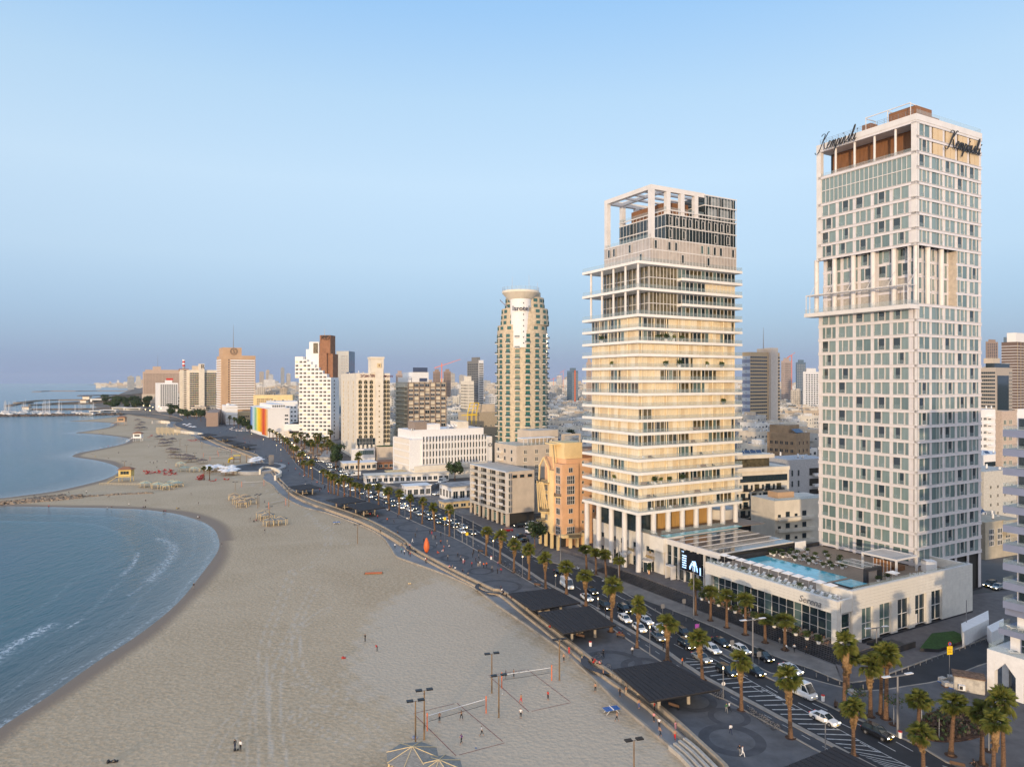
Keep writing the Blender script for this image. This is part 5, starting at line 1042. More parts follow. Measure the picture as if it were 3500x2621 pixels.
for k in range(4): B().box(0,-.5,4+k*6,w,-.01,6.5+k*6,dark).obj('window_band',t2)
# far brown slab and white block with red sign
t,w,d,h=bld('brown_slab_hotel','far wide brown slab hotel seen above the beach end',489,1760,29,487,640,1270,d=30,m=pink)
Rp=Rep(t)
for k in range(18): Rp.add('window_band',win(w*.97,2.2,30,1,pink,glass,.7),(w*.5,-.05,22+k*(h-26)/18),0)
Rp.flush(); B().box(w*.22,5,h,w*.40,20,hz(1252,1760),pink).obj('roof_box',t); B().box(w*.05,2,h,w,25,hz(1263,1760),pink).obj('roof_block',t); B().tube((w*.33,8,hz(1252,1760)),(w*.33,8,hz(1211,1760)),.6,.2,4,steel).obj('antenna',t); B().box(-2,-.5,0,w,29,21,beige).obj('podium',t)
t,w,d,h=bld('white_hotel','white hotel block with dark square windows and a red roof sign',541,1260,29,531,609,1309,m=tarp)
Rp=Rep(t); grid(Rp,'window','S',w,d,win(3,2.6,1,1,tarp,glass,.2),w*.1,w*.97,8,10,h-2,11); Rp.flush(); B().box(w*.35,4,h,w*.7,12,h+5,tarp).obj('roof_box',t); B().box(w*.4,3.5,h+5,w*.75,4,h+8.5,red).obj('roof_sign',t)
o_=((594+0-1750)/F*3300,3300.); t=T('power_chimney','tall striped power station chimney beyond the hotels','chimney',((628-1750)/F*3000,3000.),0)
b=B()
for k,(ya,yb) in enumerate(((1400,1252),(1252,1246),(1246,1240),(1240,1234),(1234,1229))): b.cyl(0,0,hz(ya,3000),hz(yb,3000),5.5,5.3,12,[greyc,red,tarp,red,tarp][k],False)
b.obj('shaft',t)
# tan-grey tower with antenna behind the apartment tower
t,w,d,h=bld('old_office_tower','grey and tan tower with window bands, plain shaft and antenna between the two big towers',2564,740,29.6,2537,2665,1203,m=M('tan_band',(.50,.38,.24),.85))
Rp=Rep(t)
for k in range(19):
    z=12+k*(h-16)/19; Rp.add('window_strip',win(w*.56,1.6,9,1,greyc,glass,.15),(w*.28,-.3,z+1.6),0); Rp.add('window_strip',win(w*.14,1.6,2,1,greyc,glass,.15),(w*.93,-.3,z+1.6),0)
    Rp.add('colour_band',B().box(-.2,-d*.5,0,-.01,d*.5,(h-16)/19-.05,bluem if k%2 else M('pale_blue_grey',(.45,.50,.56),.7)).mesh('colour_band'),(0,d*.5,z),0); Rp.add('window',win(1.2,1.2,1,1,greyc,glass,.2),(-.22,d*.5,z+1),FZ['W'])
Rp.flush(); B().box(w*.62,-3,0,w*.86,6,hz(1187,740),M('pale_shaft',(.55,.50,.45),.85)).obj('shaft',t); B().box(w*.45,2,h,w*.85,9,hz(1190,740),beige).obj('roof_box',t); B().tube((w*.57,5,hz(1190,740)),(w*.57,5,hz(1115,740)),.5,.12,4,steel).obj('antenna',t); b=B(); b.box(-4,-5,0,w+4,d+4,11,greyc); b.obj('podium',t)
# white block with black balconies
t,w,d,h=bld('white_apartment_house','white apartment house with black balconies and a dark base behind the apartment tower',2522,262,20,2480,2697,1612,d=15,m=cream)
Rp=Rep(t); bm_=B(); bm_.box(-1.7,-1.2,0,1.7,-.02,.15,black); bm_.box(-1.7,-1.2,.15,1.7,-1.15,1.0,M('black_bar_rail',(.03,.03,.03),.5,alpha=.55,var=0)); bm_=bm_.mesh('balcony')
for k in range(5):
    z=5+k*3.15
    for i in range(4):
        x=2.2+i*5.0+(k%2)*1.2
        if k==4: continue
        Rp.add('window',win(2.0,2.3,2,1,black,warmg if i%2 else glass,.08),(x,-.03,z),0); Rp.add('balcony',bm_,(x,-.0,z-.1),0); Rp.add('window',win(.8,2.1,1,1,black,glass,.08),(x-2.3,-.03,z),0)
Rp.add('window',win(w*.92,2.4,16,1,black,glass,.08),(w*.5,-.03,17.6),0); Rp.flush()
b=B(); b.box(.2,-.15,0,w-.1,-.01,4.4,dark); b.obj('dark_base',t); b=B(); b.box(-1,-1,h-.01,w*.98,d,h+1.3,cream); b.box(1,1.5,h+1.3,w*.66,d-1,h+4.6,warmg); b.box(-1,-.3,h+4.6,w*.70,d,h+6,cream); b.obj('penthouse',t)
for i in range(5): O('solar_panel',roofbits.s,t,(2+i*2.6,4,h+6),-.3) if hasattr(roofbits,'s') else None
t,w,d,h=bld('grey_apartment_house','grey house with wide dark balcony openings right of the white apartment house',2693,283,22,2685,2835,1572,d=14,m=M('blue_white_render',(.46,.46,.47),.85))
Rp=Rep(t)
for k in range(4): z=4.5+k*4.2; Rp.add('window',win(w*.42,2.8,5,1,black,dark,.08),(w*.72,-.04,z),0); Rp.add('balcony',B().box(-3,-1.4,0,3,-.02,1.0,tarp).mesh('balcony'),(w*.72,-.0,z-.3),0); Rp.add('window',win(.8,2.4,1,1,steel,glass),(w*.25,-.03,z),0); Rp.add('window',win(.8,2.4,1,1,steel,glass),(w*.1,-.03,z),0)
Rp.flush(); roofbits(t,w,d,h,15,n=8)
t,w,d,h=bld('cream_apartment_house','low cream house with long balconies beside the hotel tower',2648,238,20,2628,2835,1712,m=cream,d=12)
Rp=Rep(t)
for k in range(3):
    z=.9+k*3.8; Rp.add('balcony',B().box(-w*.33,-1.5,0,w*.33,-.02,1.0,cream).mesh('balcony'),(w*.36,0,z),0)
    for i in range(5): Rp.add('window',win(1.6 if i%2 else 1.1,2.0 if i%2 else 1.2,2,1,black,glass,.08),(w*(.08+.15*i) if i<4 else w*.88,-.03,z+.7),0)
Rp.flush(); B().box(0,0,h,w,.2,h+.9,rail).obj('glass_rail',t); B().box(w*.2,4,h,w*.5,9,h+2,tan).obj('roof_hut',t)
t,w,d,h=bld('brown_house','brown stone house with solar panels on a slanted roof behind the white houses',2722,372,40,2622,2768,1482,m=M('brown_stone',(.34,.24,.15),.9,.15,.3))
Rp=Rep(t); grid(Rp,'window','W',w,d,win(1.8,1.9,2,1,tan,glass,.1),1,d-1,5,5,h-2,5); grid(Rp,'window','S',w,d,win(1.2,1.9,1,1,tan,glass,.1),1,w-1,3,5,h-2,5); Rp.flush()
for i in range(3): O('solar_panel',roofbits.s,t,(2+i*2.1,1.5,h),-.2).scale=(1.3,2.2,1.8)
B().box(1,d*.3,h,w-2,d*.95,h+4,MT['brown_stone']).obj('roof_block',t)
# beige block with yellow roof frame
t,w,d,h=bld('yellow_frame_block','beige block with a bright yellow steel frame on its roof corner',1600,445,29.6,1566,1740,1410,m=M('khaki_render',(.42,.36,.28),.85))
Rp=Rep(t); grid(Rp,'window','S',w,d,win(1.5,1.1,2,1,cream,glass,.12),w*.12,w*.98,7,8,h-3,4); Rp.flush(); B().box(w*.25,3,h,w*.7,d*.7,h+5,beige).obj('roof_block',t)
b=B()
for x in (0,3,6): b.tube((x-2,-3,h-7),(x-2,-3,h-1),.22,.22,4,yelp); b.tube((x-2,-3,h-1),(x+1,-1,h+6),.25,.25,4,yelp)
for q in (0,.35,.7,1): b.tube((-2+3*q,-3+2*q,h-1+7*q),(4+3*q,-3+2*q,h-1+7*q),.22,.22,4,yelp)
b.tube((-6,-3,h-1.4),(5,-3,h-1.4),.3,.3,4,yelp); b.obj('yellow_frame',t); B().box(-8,0,0,-.01,d*.6,h-6,M('blue_white_render',(.46,.46,.47),.85)).obj('side_wing',t)
roofbits(t,w,d,h,22,n=6)
# buildings right of the hotel tower
t,w,d,h=bld('square_window_tower','grey stone tower with square windows and a glass middle strip right of the hotel tower',3404,810,35,3340,3460,1256,m=M('pale_grid_stone',(.46,.40,.34),.85))
Rp=Rep(t); grid(Rp,'window','W',w,d,win(2.4,2.4,1,1,greyc,glass,.1),1,d-1,9,12,h-3,13); grid(Rp,'window','S',w,d,win(1.4,2.4,1,1,greyc,glass,.1),w*.78,w*.99,3,12,h-3,13); Rp.flush()
b=B(); b.box(w*.08,-.4,5,w*.76,-.01,h-9,glass); b.obj('glass_strip',t); B().box(2,2,h,w-2,d-8,h+5,glass).obj('roof_glass',t); B().box(w*.2,6,h+5,w*.6,16,h+11,beige).obj('roof_block',t)
t,w,d,h=bld('brown_band_tower','tall brown tower with white rims at the right picture edge',3476,900,35,3423,3560,1168,m=M('brown_band_wall',(.16,.11,.09),.7))
for k in range(26): b=B(); b.box(-.6,-.6,8+k*(h-10)/26,w,d,8.6+k*(h-10)/26,tarp if k%1==0 else greyc); b.obj('white_rim',t)
for i in range(9): B().box(w*i/8-.2,-.9,5,w*i/8+.2,-.61,h,MT['ochre_render']).obj('pier',t)
B().box(w*.1,4,h,w*.8,14,h+12,tarp).obj('roof_block',t)
for (nm,lb,px,Y,an,pl_,pr,tp,dd,mm) in (('far_tower','far pale pink tower left of the brown band tower',3372,1900,30,3369,3411,1167,None,MT['mauve_render']),('far_glass_tower','dark blue glass tower behind the brown band tower',3440,1500,30,3430,3480,1152,None,MT['blue_tower_glass']),('pink_twin_tower','pale pink residential tower beyond the tan shaft tower',2680,1500,30,2670,2704,1233,None,M('pink_grey_wall',(.45,.36,.32),.85)),('blue_glass_slab','dark blue glass slab tower in the far skyline',2722,1700,30,2720,2754,1238,None,MT['blue_tower_glass']),('white_stack_tower','white terraced tower beside the hotel tower in the far skyline',2750,1250,30,2745,2800,1270,None,tarp),('dark_tilted_tower','dark glass tower with a thin red line between the round tower and the apartment tower',1955,1500,30,1938,1976,1267,None,MT['blue_tower_glass']),('perforated_tower','grey tower with one white face full of small slots',1636,1150,35,1597,1652,1233,None,M('dark_grey_wall',(.20,.20,.20),.7)),('twin_grey_tower','left of two identical grey far towers',1490,1900,30,1480,1505,1269,None,MT['mauve_render']),('twin_grey_tower','right of two identical grey far towers',1525,1850,30,1516,1541,1269,None,MT['mauve_render']),('cream_midrise','cream midrise in front of the perforated tower',1600,900,30,1575,1620,1302,None,cream),('peach_tower','far peach tower right of the arched hotel',1360,1500,30,1353,1378,1277,None,MT['pink_grey_wall']),('pink_scaffold_tower','pinkish tower half hidden by the balcony slabs',2008,1300,30,2004,2022,1238,None,pink)):
    t,w,d,h=bld(nm,lb,px,Y,an,pl_,pr,tp,m=mm)
    Rp=Rep(t); nf=max(6,int(h/4.2)); grid(Rp,'window','S',w,d,win(w/5*.6,2.4,1,1,mm,glass if mm is not MT['blue_tower_glass'] else greyc,.2),w*.05,w*.95,5,6,h-3,nf); grid(Rp,'window','W',w,d,win(d/5*.6,2.4,1,1,mm,glass,.2),d*.05,d*.95,5,6,h-3,nf); Rp.flush(200)
    B().box(w*.2,d*.2,h,w*.8,d*.7,h+6,mm).obj('roof_block',t)
    if nm=='perforated_tower': B().box(w*-.02,-.5,0,w+.2,-.21,h+1,tarp).obj('white_face',t); Rp=Rep(t); grid(Rp,'window','S',w,d,win(1.4,2.6,1,1,tarp,dark,.05),w*.05,w*.98,5,10,h-3,20,o=.55); Rp.flush()
    if nm=='dark_tilted_tower': B().box(w*.4,-.6,0,w*.55,-.01,h+1,orangep).obj('red_line',t)
t,w,d,h=bld('beige_side_block','tall beige block with green balcony glass at the right',3424,262,29.6,3403,3475,1405,m=M('pink_beige_render',(.55,.44,.36),.85))
Rp=Rep(t); grid(Rp,'window','S',w,d,win(2.0,1.7,2,1,cream,curt2,.1),w*.02,w*.75,2,6,h-2,12); Rp.flush()
for (nm,lb,px,Y,an,pl_,pr,tp,dd,mm) in (('white_terrace_house','white house with long dark terraces right of the hotel tower',3360,300,25,3340,3470,1555,14,tarp),('blank_wall_house','pale house with rows of tiny windows right of the hotel tower',3362,243,25,3340,3475,1612,14,M('pale_grey_render',(.55,.53,.48),.85)),('olive_house','olive grey house with balconies behind the service drum',3368,220,25,3345,3480,1785,12,olive),('low_white_house','white roofed house behind the blank wall house',3340,420,25,3330,3400,1420,14,tarp),('round_white_house','small white house in front of the square window tower',3340,360,25,3325,3402,1400,12,tarp)):
    t,w,d,h=bld(nm,lb,px,Y,an,pl_,pr,tp,d=dd,m=mm); Rp=Rep(t)
    if nm=='blank_wall_house': grid(Rp,'window','S',w,d,win(.8,1.1,1,1,mm,glass,.08),w*.1,w*.95,4,6,h-3,5)
    elif nm=='white_terrace_house': [Rp.add('window',win(w*.9,2,7,1,black,glass,.08),(w*.5,-.03,h-5-k*4.2),0) for k in range(5)]
    else: grid(Rp,'window','S',w,d,win(2.4,1.5,3,1,tarp,glass,.08),w*.05,w*.8,3,4,h-2,max(2,int(h/3.8))); [Rp.add('balcony',B().box(-3,-1.3,0,3,-.02,1.0,mm).mesh('balcony'),(w*.7,0,3.4+3.6*k),0) for k in range(int(h/3.8))]
    Rp.flush(); roofbits(t,w,d,h,len(nm),n=7)
# blue and white block at the right edge: only its sea face is in view, its north end steps down in terraces
oB=(95.9,106.1); BB=T('blue_balcony_block','tall white block with blue grey balcony fronts at the right edge','building',oB,U)
hB=50.
B().box(2.2,-6,12,22,20.2,hB,tarp).obj('wall',BB)
for k in range(12):
    z=15.5+k*3.3
    if z+2>hB: break
    b=B(); b.box(.3,17.4,z,2.19,21.6,z+1.2,bluem); b.box(2.2,20.21,z,6,21.6,z+1.2,bluem); b.obj('balcony',BB); b=B(); b.box(.32,17.4,z+1.21,.37,21.55,z+1.9,rail); b.box(.38,21.5,z+1.21,6,21.55,z+1.9,rail); b.obj('glass_rail',BB); O('window',win(2.6,2.0,2,1,bluem,glass),BB,(2.17,18.7,z+1.25),FZ['W'])
    for y in (13,8,3): O('window',win(2.0,1.7,2,1,bluem,glass),BB,(2.17,y,z+.9),FZ['W'])
B().box(.6,15.9,12,2.19,17.2,hB+1,tarp).obj('fin_wall',BB)
At=T('terraced_arcade','white terraced base with pointed arches and blue balcony edges at the right edge','building',oB,U)
b=B(); b.box(0,-6,6.0,20,24,7.6,tarp); b.obj('terrace_slab',At)
for i in range(6): B().box(0,22.8-i*4.6,0,1.1,24-i*4.6,5.99,tarp).obj('arcade_pier',At)
for i in range(3): B().box(5+i*5,22.9,0,6.1+i*5,24,5.99,tarp).obj('arcade_pier',At)
for i in range(5):
    b=B(); y1=22.79-i*4.6; y0=24-(i+1)*4.6+.01; ym=(y0+y1)/2
    for a in (y0,y1): b.add([(0.02,a,4.0),(0.02,a,5.99),(0.02,ym,5.99),(.5,a,4.0),(.5,a,5.99),(.5,ym,5.99)],[(0,1,2),(5,4,3),(0,2,5,3),(0,3,4,1)],tarp)
    b.obj('pointed_arch',At)
b=B(); b.box(3.5,-6,0,20,21,5.98,M('arcade_back',(.3,.3,.32),.8)); b.obj('back_wall',At)
b=B(); b.box(2.6,-6,7.6,20,21.5,10.6,tarp); b.box(0.9,-6,10.6,20,22.6,11.6,bluem); b.box(3,-6,11.6,20,20.6,14.2,tarp); b.box(1.2,-6,14.2,20,21.7,15.2,bluem); b.obj('terrace_wall',At)
b=B(); b.box(.2,12,11.61,2.0,14.6,14.19,tarp); b.box(.1,9,7.61,2.0,15,10.59,tarp); b.obj('terrace_fin',At)
for z,a,c in ((7.6,.1,23.8),(11.6,1.0,22.5),(15.2,1.3,21.6)): b=B(); b.box(a,8,z,a+.05,c,z+1.05,rail); b.box(a+.06,c-.05,z,8,c,z+1.05,rail); b.obj('glass_rail',At)
for z,y in ((7.7,18.5),(7.7,6),(11.7,18),(11.7,8)): O('window',win(2.6,2.6,2,2,bluem,glass,.12),At,(2.57 if z<8 else 2.97,y,z),FZ['W'])
for i,(x,y,z) in enumerate(((1.4,20.6,7.6),(1.9,21.0,11.6),(2.2,19.6,11.6))): c=ft(oB,U,x,y); place(lo,c+(z,),U+i*.4+1,['white lounger on the lowest arcade terrace','outer white lounger on the second arcade terrace','inner white lounger on the second arcade terrace'][i],used,'loungers on the arcade terraces')
# ---------------- town houses behind: rows along the street grid
def house_proto(i):
    g=random.Random(100+i); w=g.choice([14,16,18,22]); d=g.choice([13,16,20]); nf=g.choice([3,4,4,5]); h=nf*3.1+1; m=wallm(i)
    t=T('town_house','x','house'); b=B(); b.box(-w/2,-d/2,0,w/2,d/2,h,m); b.box(-w/2+.3,-d/2+.3,h+.001,w/2-.3,d/2-.3,h+.05,M('roof_grey',(.38,.37,.36),.9,.3,.3))
    for a in ((-w/2,-d/2,w/2,-d/2+.25),(-w/2,d/2-.25,w/2,d/2),(-w/2,-d/2+.26,-w/2+.25,d/2-.26),(w/2-.25,-d/2+.26,w/2,d/2-.26)): b.box(a[0],a[1],h+.002,a[2],a[3],h+.9,m)
    b.box(-w*.2,-d*.15,h+.06,w*.12,d*.3,h+2.8,wallm(i+1)); b.obj('wall',t)
    n=max(3,int(w/3.6)); mm=max(3,int(d/3.6))
    for k in range(nf):
        z=1.1+k*3.1
        for q in range(n):
            if g.random()<.9: O('window',win(g.choice([1.0,1.8,2.2]),g.choice([1.3,1.9]),2,1,tarp,glass,.08,.06),t,(-w/2+w*(q+.5)/n,-d/2-.02,z))
        for q in range(mm):
            if g.random()<.85: O('window',win(g.choice([1.0,1.8]),1.3,2,1,tarp,glass,.08,.06),t,(-w/2-.02,-d/2+d*(q+.5)/mm,z),FZ['W'])
    b=B()
    if i%2==0:
        for k in range(1,nf): b.box(-w*.38,-d/2-1.3,k*3.1+.0,-w*.02,-d/2-.03,k*3.1+1.0,wallm(i+3))
    else:
        for k in range(1,nf): b.box(-w/2-1.2,-d*.3,k*3.1,-w/2-.03,d*.25,k*3.1+1.0,wallm(i))
    b.obj('balconies',t); roofbits(t,0,0,0,0,n=0) if not hasattr(roofbits,'m') else None
    for q in range(7):
        me=g.choice([roofbits.t,roofbits.t,roofbits.s,roofbits.s,roofbits.a]); O(me.name.split('.')[0],me,t,(g.uniform(-w*.4,w*.4),g.uniform(-d*.4,d*.4),h+.05),g.choice([0,.4]))
    return t,w,d,h
def house_flat(i):
    t,w,d,h=house_proto(i); b=B()
    for c in t.children:
        X=Matrix.Translation(c.location)@Matrix.Rotation(c.rotation_euler[2],4,'Z'); o0=len(b.v); b.v+=[tuple(X@v.co) for v in c.data.vertices]; mi=[b.mi(m) for m in c.data.materials]
        for p in c.data.polygons: b.f.append([o0+k for k in p.vertices]); b.m.append(mi[p.material_index])
    for c in list(t.children): bpy.data.objects.remove(c)
    bpy.data.objects.remove(t); return b.mesh('town_house')
HP=[house_proto(i) for i in range(10)]; HF=[house_flat(i) for i in range(14)]
big_=[(x.location.x,x.location.y) for x in list(bpy.data.objects) if x.get('category')=='building' or x.get('category')=='tower']
keepout=[]
for x in list(bpy.data.objects):
    if x.get('category') in('building','tower') and x.parent is None:
        ws=[c for c in x.children if c.type=='MESH']; a=x.rotation_euler[2]; xs=[v[0] for c in ws for v in [c.bound_box[0],c.bound_box[6]]]; ys=[v[1] for c in ws for v in [c.bound_box[0],c.bound_box[6]]]
        ws=[c for c in ws if c.name.startswith(('wall','stepped','podium','annex','side','upper','glass_st','deck'))] or ws
        x0=min(c.bound_box[0][0] for c in ws);x1=max(c.bound_box[6][0] for c in ws);y0=min(c.bound_box[0][1] for c in ws);y1=max(c.bound_box[6][1] for c in ws)
        keepout.append((x.location.x,x.location.y,a,x0-9,x1+9,y0-9,y1+9))
def free(X,Y,r=0):
    for (ox,oy,a,x0,x1,y0,y1) in keepout:
        dx,dy=X-ox,Y-oy; lx=dx*math.cos(a)+dy*math.sin(a); ly=-dx*math.sin(a)+dy*math.cos(a)
        if x0-r<lx<x1+r and y0-r<ly<y1+r: return False
    return True
road_E=smooth(GP(bE),2)
def inland(X,Y):
    # distance to the right of the road's inland edge
    best=1e9; sgn=1
    for i in range(len(road_E)-1):
        a,c=road_E[i],road_E[i+1]; dx,dy=c[0]-a[0],c[1]-a[1]; t=max(0,min(1,((X-a[0])*dx+(Y-a[1])*dy)/(dx*dx+dy*dy+1e-9))); q=(a[0]+t*dx,a[1]+t*dy); d_=math.hypot(X-q[0],Y-q[1])
        if d_<best: best=d_; sgn=1 if (dx*(Y-a[1])-dy*(X-a[0]))<0 else -1
    return best*sgn
g=random.Random(21); spots=[]
for gy in range(0,140):
    for gx in range(-60,130):
        s_=26+0*gy; X,Y=ft((130,190),U,gx*27+g.uniform(-2,2),gy*25+g.uniform(-2,2))
        if Y<185 or Y>3400 or abs(X/Y)>.74 or gx%5==4: continue
        if Y<1100 and inland(X,Y)<34: continue
        if Y>=1100 and X/Y<(640-1750)/F-.0: continue
        if not free(X,Y): continue
        if g.random()<.06: continue
        px=1750+F*X/Y
        # columns hidden for good by the two big towers
        if 2025<px<2505 and Y<3400 and px>2030: continue
        if 2800<px<3340: continue
        spots.append((Y,X))
spots.sort()
HA='white cream grey sand ivory'.split()
b=B(); used2=set(); n=0
def region(X,Y):
    px=1750+F*X/Y
    if px<1000: return 'behind the white block and rainbow hotel'
    if px<1400: return 'behind the arched hotel'
    if px<1700: return 'between the grid block and the round tower'
    if px<2030: return 'right of the round tower'
    if px<2830: return 'between the apartment tower and the hotel tower'
    return 'at the right edge past the hotel tower'
for Y,X in spots:
    n+=1; hs_=g.uniform(.85,1.15)
    dist_='near' if Y<420 else 'middle distance' if Y<750 else 'far'
    if n<=64:
        k=g.randrange(10); p=HP[k][0]; c=place(p,(X,Y,-.05),U+g.choice([0,0,.04,-.04]),f'{dist_} {HA[k%5]} flat roofed town house {region(X,Y)}',used2,'town houses of the inland quarters'); c.scale=(1,1,hs_*g.choice([1,1,1.15]))
    elif n<=296:
        k=g.randrange(14); o=O('town_house',HF[k],None,(X,Y,-.05),U+g.choice([0,1.57,.05])); o.scale=(1,1,hs_*g.choice([1,1,1.2])); tag(o,f'{dist_} {HA[k%5]} flat roofed town house {region(X,Y)}','house','town houses of the inland quarters')
    else:
        w=g.uniform(12,22); d=g.uniform(12,20); h=g.uniform(9,17) if g.random()>.05 else g.uniform(20,38); m=wallm(g.randrange(5)); a=U
        P_=[ft((X,Y),a,x,y) for x,y in ((-w/2,-d/2),(w/2,-d/2),(w/2,d/2),(-w/2,d/2))]; b.prism(P_,-.05,h,m,top=MT['roof_grey'])
        b.cb(X+g.uniform(-3,3),Y+g.uniform(-3,3),h,5,5,2.6,m,a)
        for q in range(3): b.cb(X+g.uniform(-6,6),Y+g.uniform(-6,6),h,1.6,1.2,1.0,[tarp,solar,steel][q],a)
        nf=int(h/3.2)
        if Y<2200:
            for k in range(nf):
                for q in range(4):
                    x=-w/2+w*(q+.5)/4; z=1.2+k*3.2; A=ft((X,Y),a,x-.8,-d/2-.04); C_=ft((X,Y),a,x+.8,-d/2-.04); b.quad((*A,z),(*C_,z),(*C_,z+1.4),(*A,z+1.4),glass)
                    y=-d/2+d*(q+.5)/4; A=ft((X,Y),a,-w/2-.04,y+.7); C_=ft((X,Y),a,-w/2-.04,y-.7); b.quad((*A,z),(*C_,z),(*C_,z+1.4),(*A,z+1.4),glass)
tag(b.obj('distant_houses'),'dense far flat roofed quarters reaching to the horizon',kind='stuff')
for p,*_ in HP:
    if p.name not in used2:
        for c in list(p.children): bpy.data.objects.remove(c)
        bpy.data.objects.remove(p)
# very far city blocks and skyline out to the horizon
b=B(); g=random.Random(5)
for i in range(2600):
    Y=g.uniform(3400,11500); k=g.uniform((330-1750)/F,.75)
    if Y<5000 and k<(560-1750)/F: continue
    X=Y*k; h=g.choice([9,12,15,18,18,24]) if g.random()>.06 else g.uniform(30,70); w=g.uniform(25,70); d=g.uniform(15,30); b.cb(X,Y,-.05,w,d,h,wallm(g.randrange(5)),U)
tag(b.obj('distant_houses'),'hazy outskirts along the horizon',kind='stuff')
for i in range(26):
    px=g.choice([g.uniform(1540,1740),g.uniform(1880,2010),g.uniform(2665,2790),g.uniform(880,1010),g.uniform(3362,3400),g.uniform(410,480)]); Y=g.uniform(4200,8000); X=(px-1750)/F*Y; h=g.uniform(75,150) if px>500 else g.uniform(60,90); w=g.uniform(22,42)
    b=B(); b.cb(0,0,0,w,w*.8,h,wallm(i+2)); b.cb(0,0,h,w*.4,w*.4,6,greyc)
    for k in range(int(h/8)): b.cb(0,0,5+k*8,w+.8,w*.8+.8,3,M('haze_glass',(.16,.2,.24),.3,0))
    tag(b.obj('skyline_tower',None,(X,Y,0),U),'hazy residential tower far out on the skyline','tower','far skyline towers')
for px,py,Y in ((1925,1262,2600),(1892,1285,2600),(2706,1205,1600),(2690,1215,1620),(1510,1228,1150)):
    z=hz(py,Y); X=(px-1750)/F*Y; b=B(); b.tube((0,0,0),(0,0,z-6),.8,.8,4,orangep); b.tube((-12,0,z-14),(30*(1 if px<1900 else .25),0,z),.7,.4,4,orangep); tag(b.obj('tower_crane',None,(X,Y,0)),'thin red construction crane above the far roofs','crane','construction cranes')
# ---------------- trees
def treeproto(kind,seed,h=7,r=3):
    g=random.Random(seed); t=T('street_tree','x','tree'); b=B(); b.tube((0,0,0),(.1,0,h*.45),.22,.14,7,trunk)
    for q in range(5): a=q*1.26; b.tube((.1,0,h*.4),(r*.55*math.cos(a),r*.55*math.sin(a),h*.7),.12,.05,5,trunk)
    b.obj('trunk',t); b=B()
    cl=[(g.uniform(-.6,.6)*r,g.uniform(-.6,.6)*r,h*g.uniform(.55,.92)) for _ in range(9)]
    for q in range(900):
        c0=g.choice(cl); v=Vector((g.gauss(0,1),g.gauss(0,1),g.gauss(0,.7))).normalized()*r*.5*g.uniform(.5,1.05); c=Vector(c0)+v; n_=(v.normalized()+Vector((g.uniform(-1,1),g.uniform(-1,1),g.uniform(-1,1)))*.6).normalized(); e=n_.orthogonal().normalized()*.28; f_=n_.cross(e).normalized()*.2
        b.quad(c-e-f_,c+e-f_,c+e+f_,c-e+f_,(foli,foli2)[kind] if g.random()<.8 else (foli2,foli)[kind])
    b.obj('crown',t); return t
TP=[treeproto(0,1),treeproto(1,2,6,2.6),treeproto(0,3,8,3.6)]; usedt=set()
def tree(px,py,k,lb,s=1,z=0,grp='round crowned trees'):
    c=G(px,py,z); place(TP[k],(*c,z),px*.7,lb,usedt,grp,s)
tree(1828,1870,2,'dark round tree on the corner by the peach block',1)
g=random.Random(31)
for px,py,k,s,lb in ((1148,1600,0,1.6,'dark tree left of the arched hotel entrance'),(1152,1580,2,1.5,'tall dark tree left of the arched hotel'),(1090,1520,1,1.3,'tree in the rock garden'),(1060,1540,0,1.1,'low tree in the rock garden by the road'),(840,1470,0,1.6,'dark tree left of the rainbow hotel'),(815,1465,2,1.5,'broad dark tree between striped annex and rainbow hotel'),(830,1452,0,1.5,'dark tree behind the parking lot'),(852,1478,1,1.4,'tree at the corner of the rainbow hotel')): tree(px,py,k,lb,s)
for i in range(26):
    px=g.uniform(555,690); py=g.uniform(1392,1432) if px<640 else g.uniform(1398,1440); tree(px,py,i%3,'dark tree in the grove behind the far beach',g.uniform(1.3,2.0),grp='grove trees behind the far beach')
for i in range(48):
    px=g.uniform(352,560); py=g.uniform(1368,1404); tree(px,py,i%3,'dark tree in the park above the marina',g.uniform(1.6,2.6),grp='park trees above the marina')
for i in range(70):
    Y=g.uniform(260,1300); X=None
    for _ in range(30):
        k=g.choice([(g.uniform(2530,2790)),(g.uniform(1540,2000)),(g.uniform(1340,1420))]); Xc=(k-1750)/F*Y
        if free(Xc,Y) and inland(Xc,Y)>34: X=Xc; break
    if X: place(TP[i%3],(X,Y,g.uniform(0,2)),i,'dark street tree among the town houses',usedt,'street trees among the houses',g.uniform(1.1,1.9))
# green hill
b=B(); n=26; hillc=M('scrub_hill',(.17,.12,.075),.95,.45,.05)
cx,cy=G(470,1372,0); V=[];Fh=[]
for j in range(n):
    for i in range(n):
        x=cx-160+320*i/(n-1); y=cy-130+420*j/(n-1); r_=((x-cx)/150)**2+((y-cy-70)/200)**2; V.append((x,y,max(-.5,19*max(0,1-r_)**.7*(1+.15*math.sin(x*.09)*math.cos(y*.07)))-.4))
for j in range(n-1):
    for i in range(n-1): Fh.append((j*n+i,j*n+i+1,(j+1)*n+i+1,(j+1)*n+i))
b.add(V,Fh,hillc); struct('hill',b,'scrubby hill in the park above the marina')
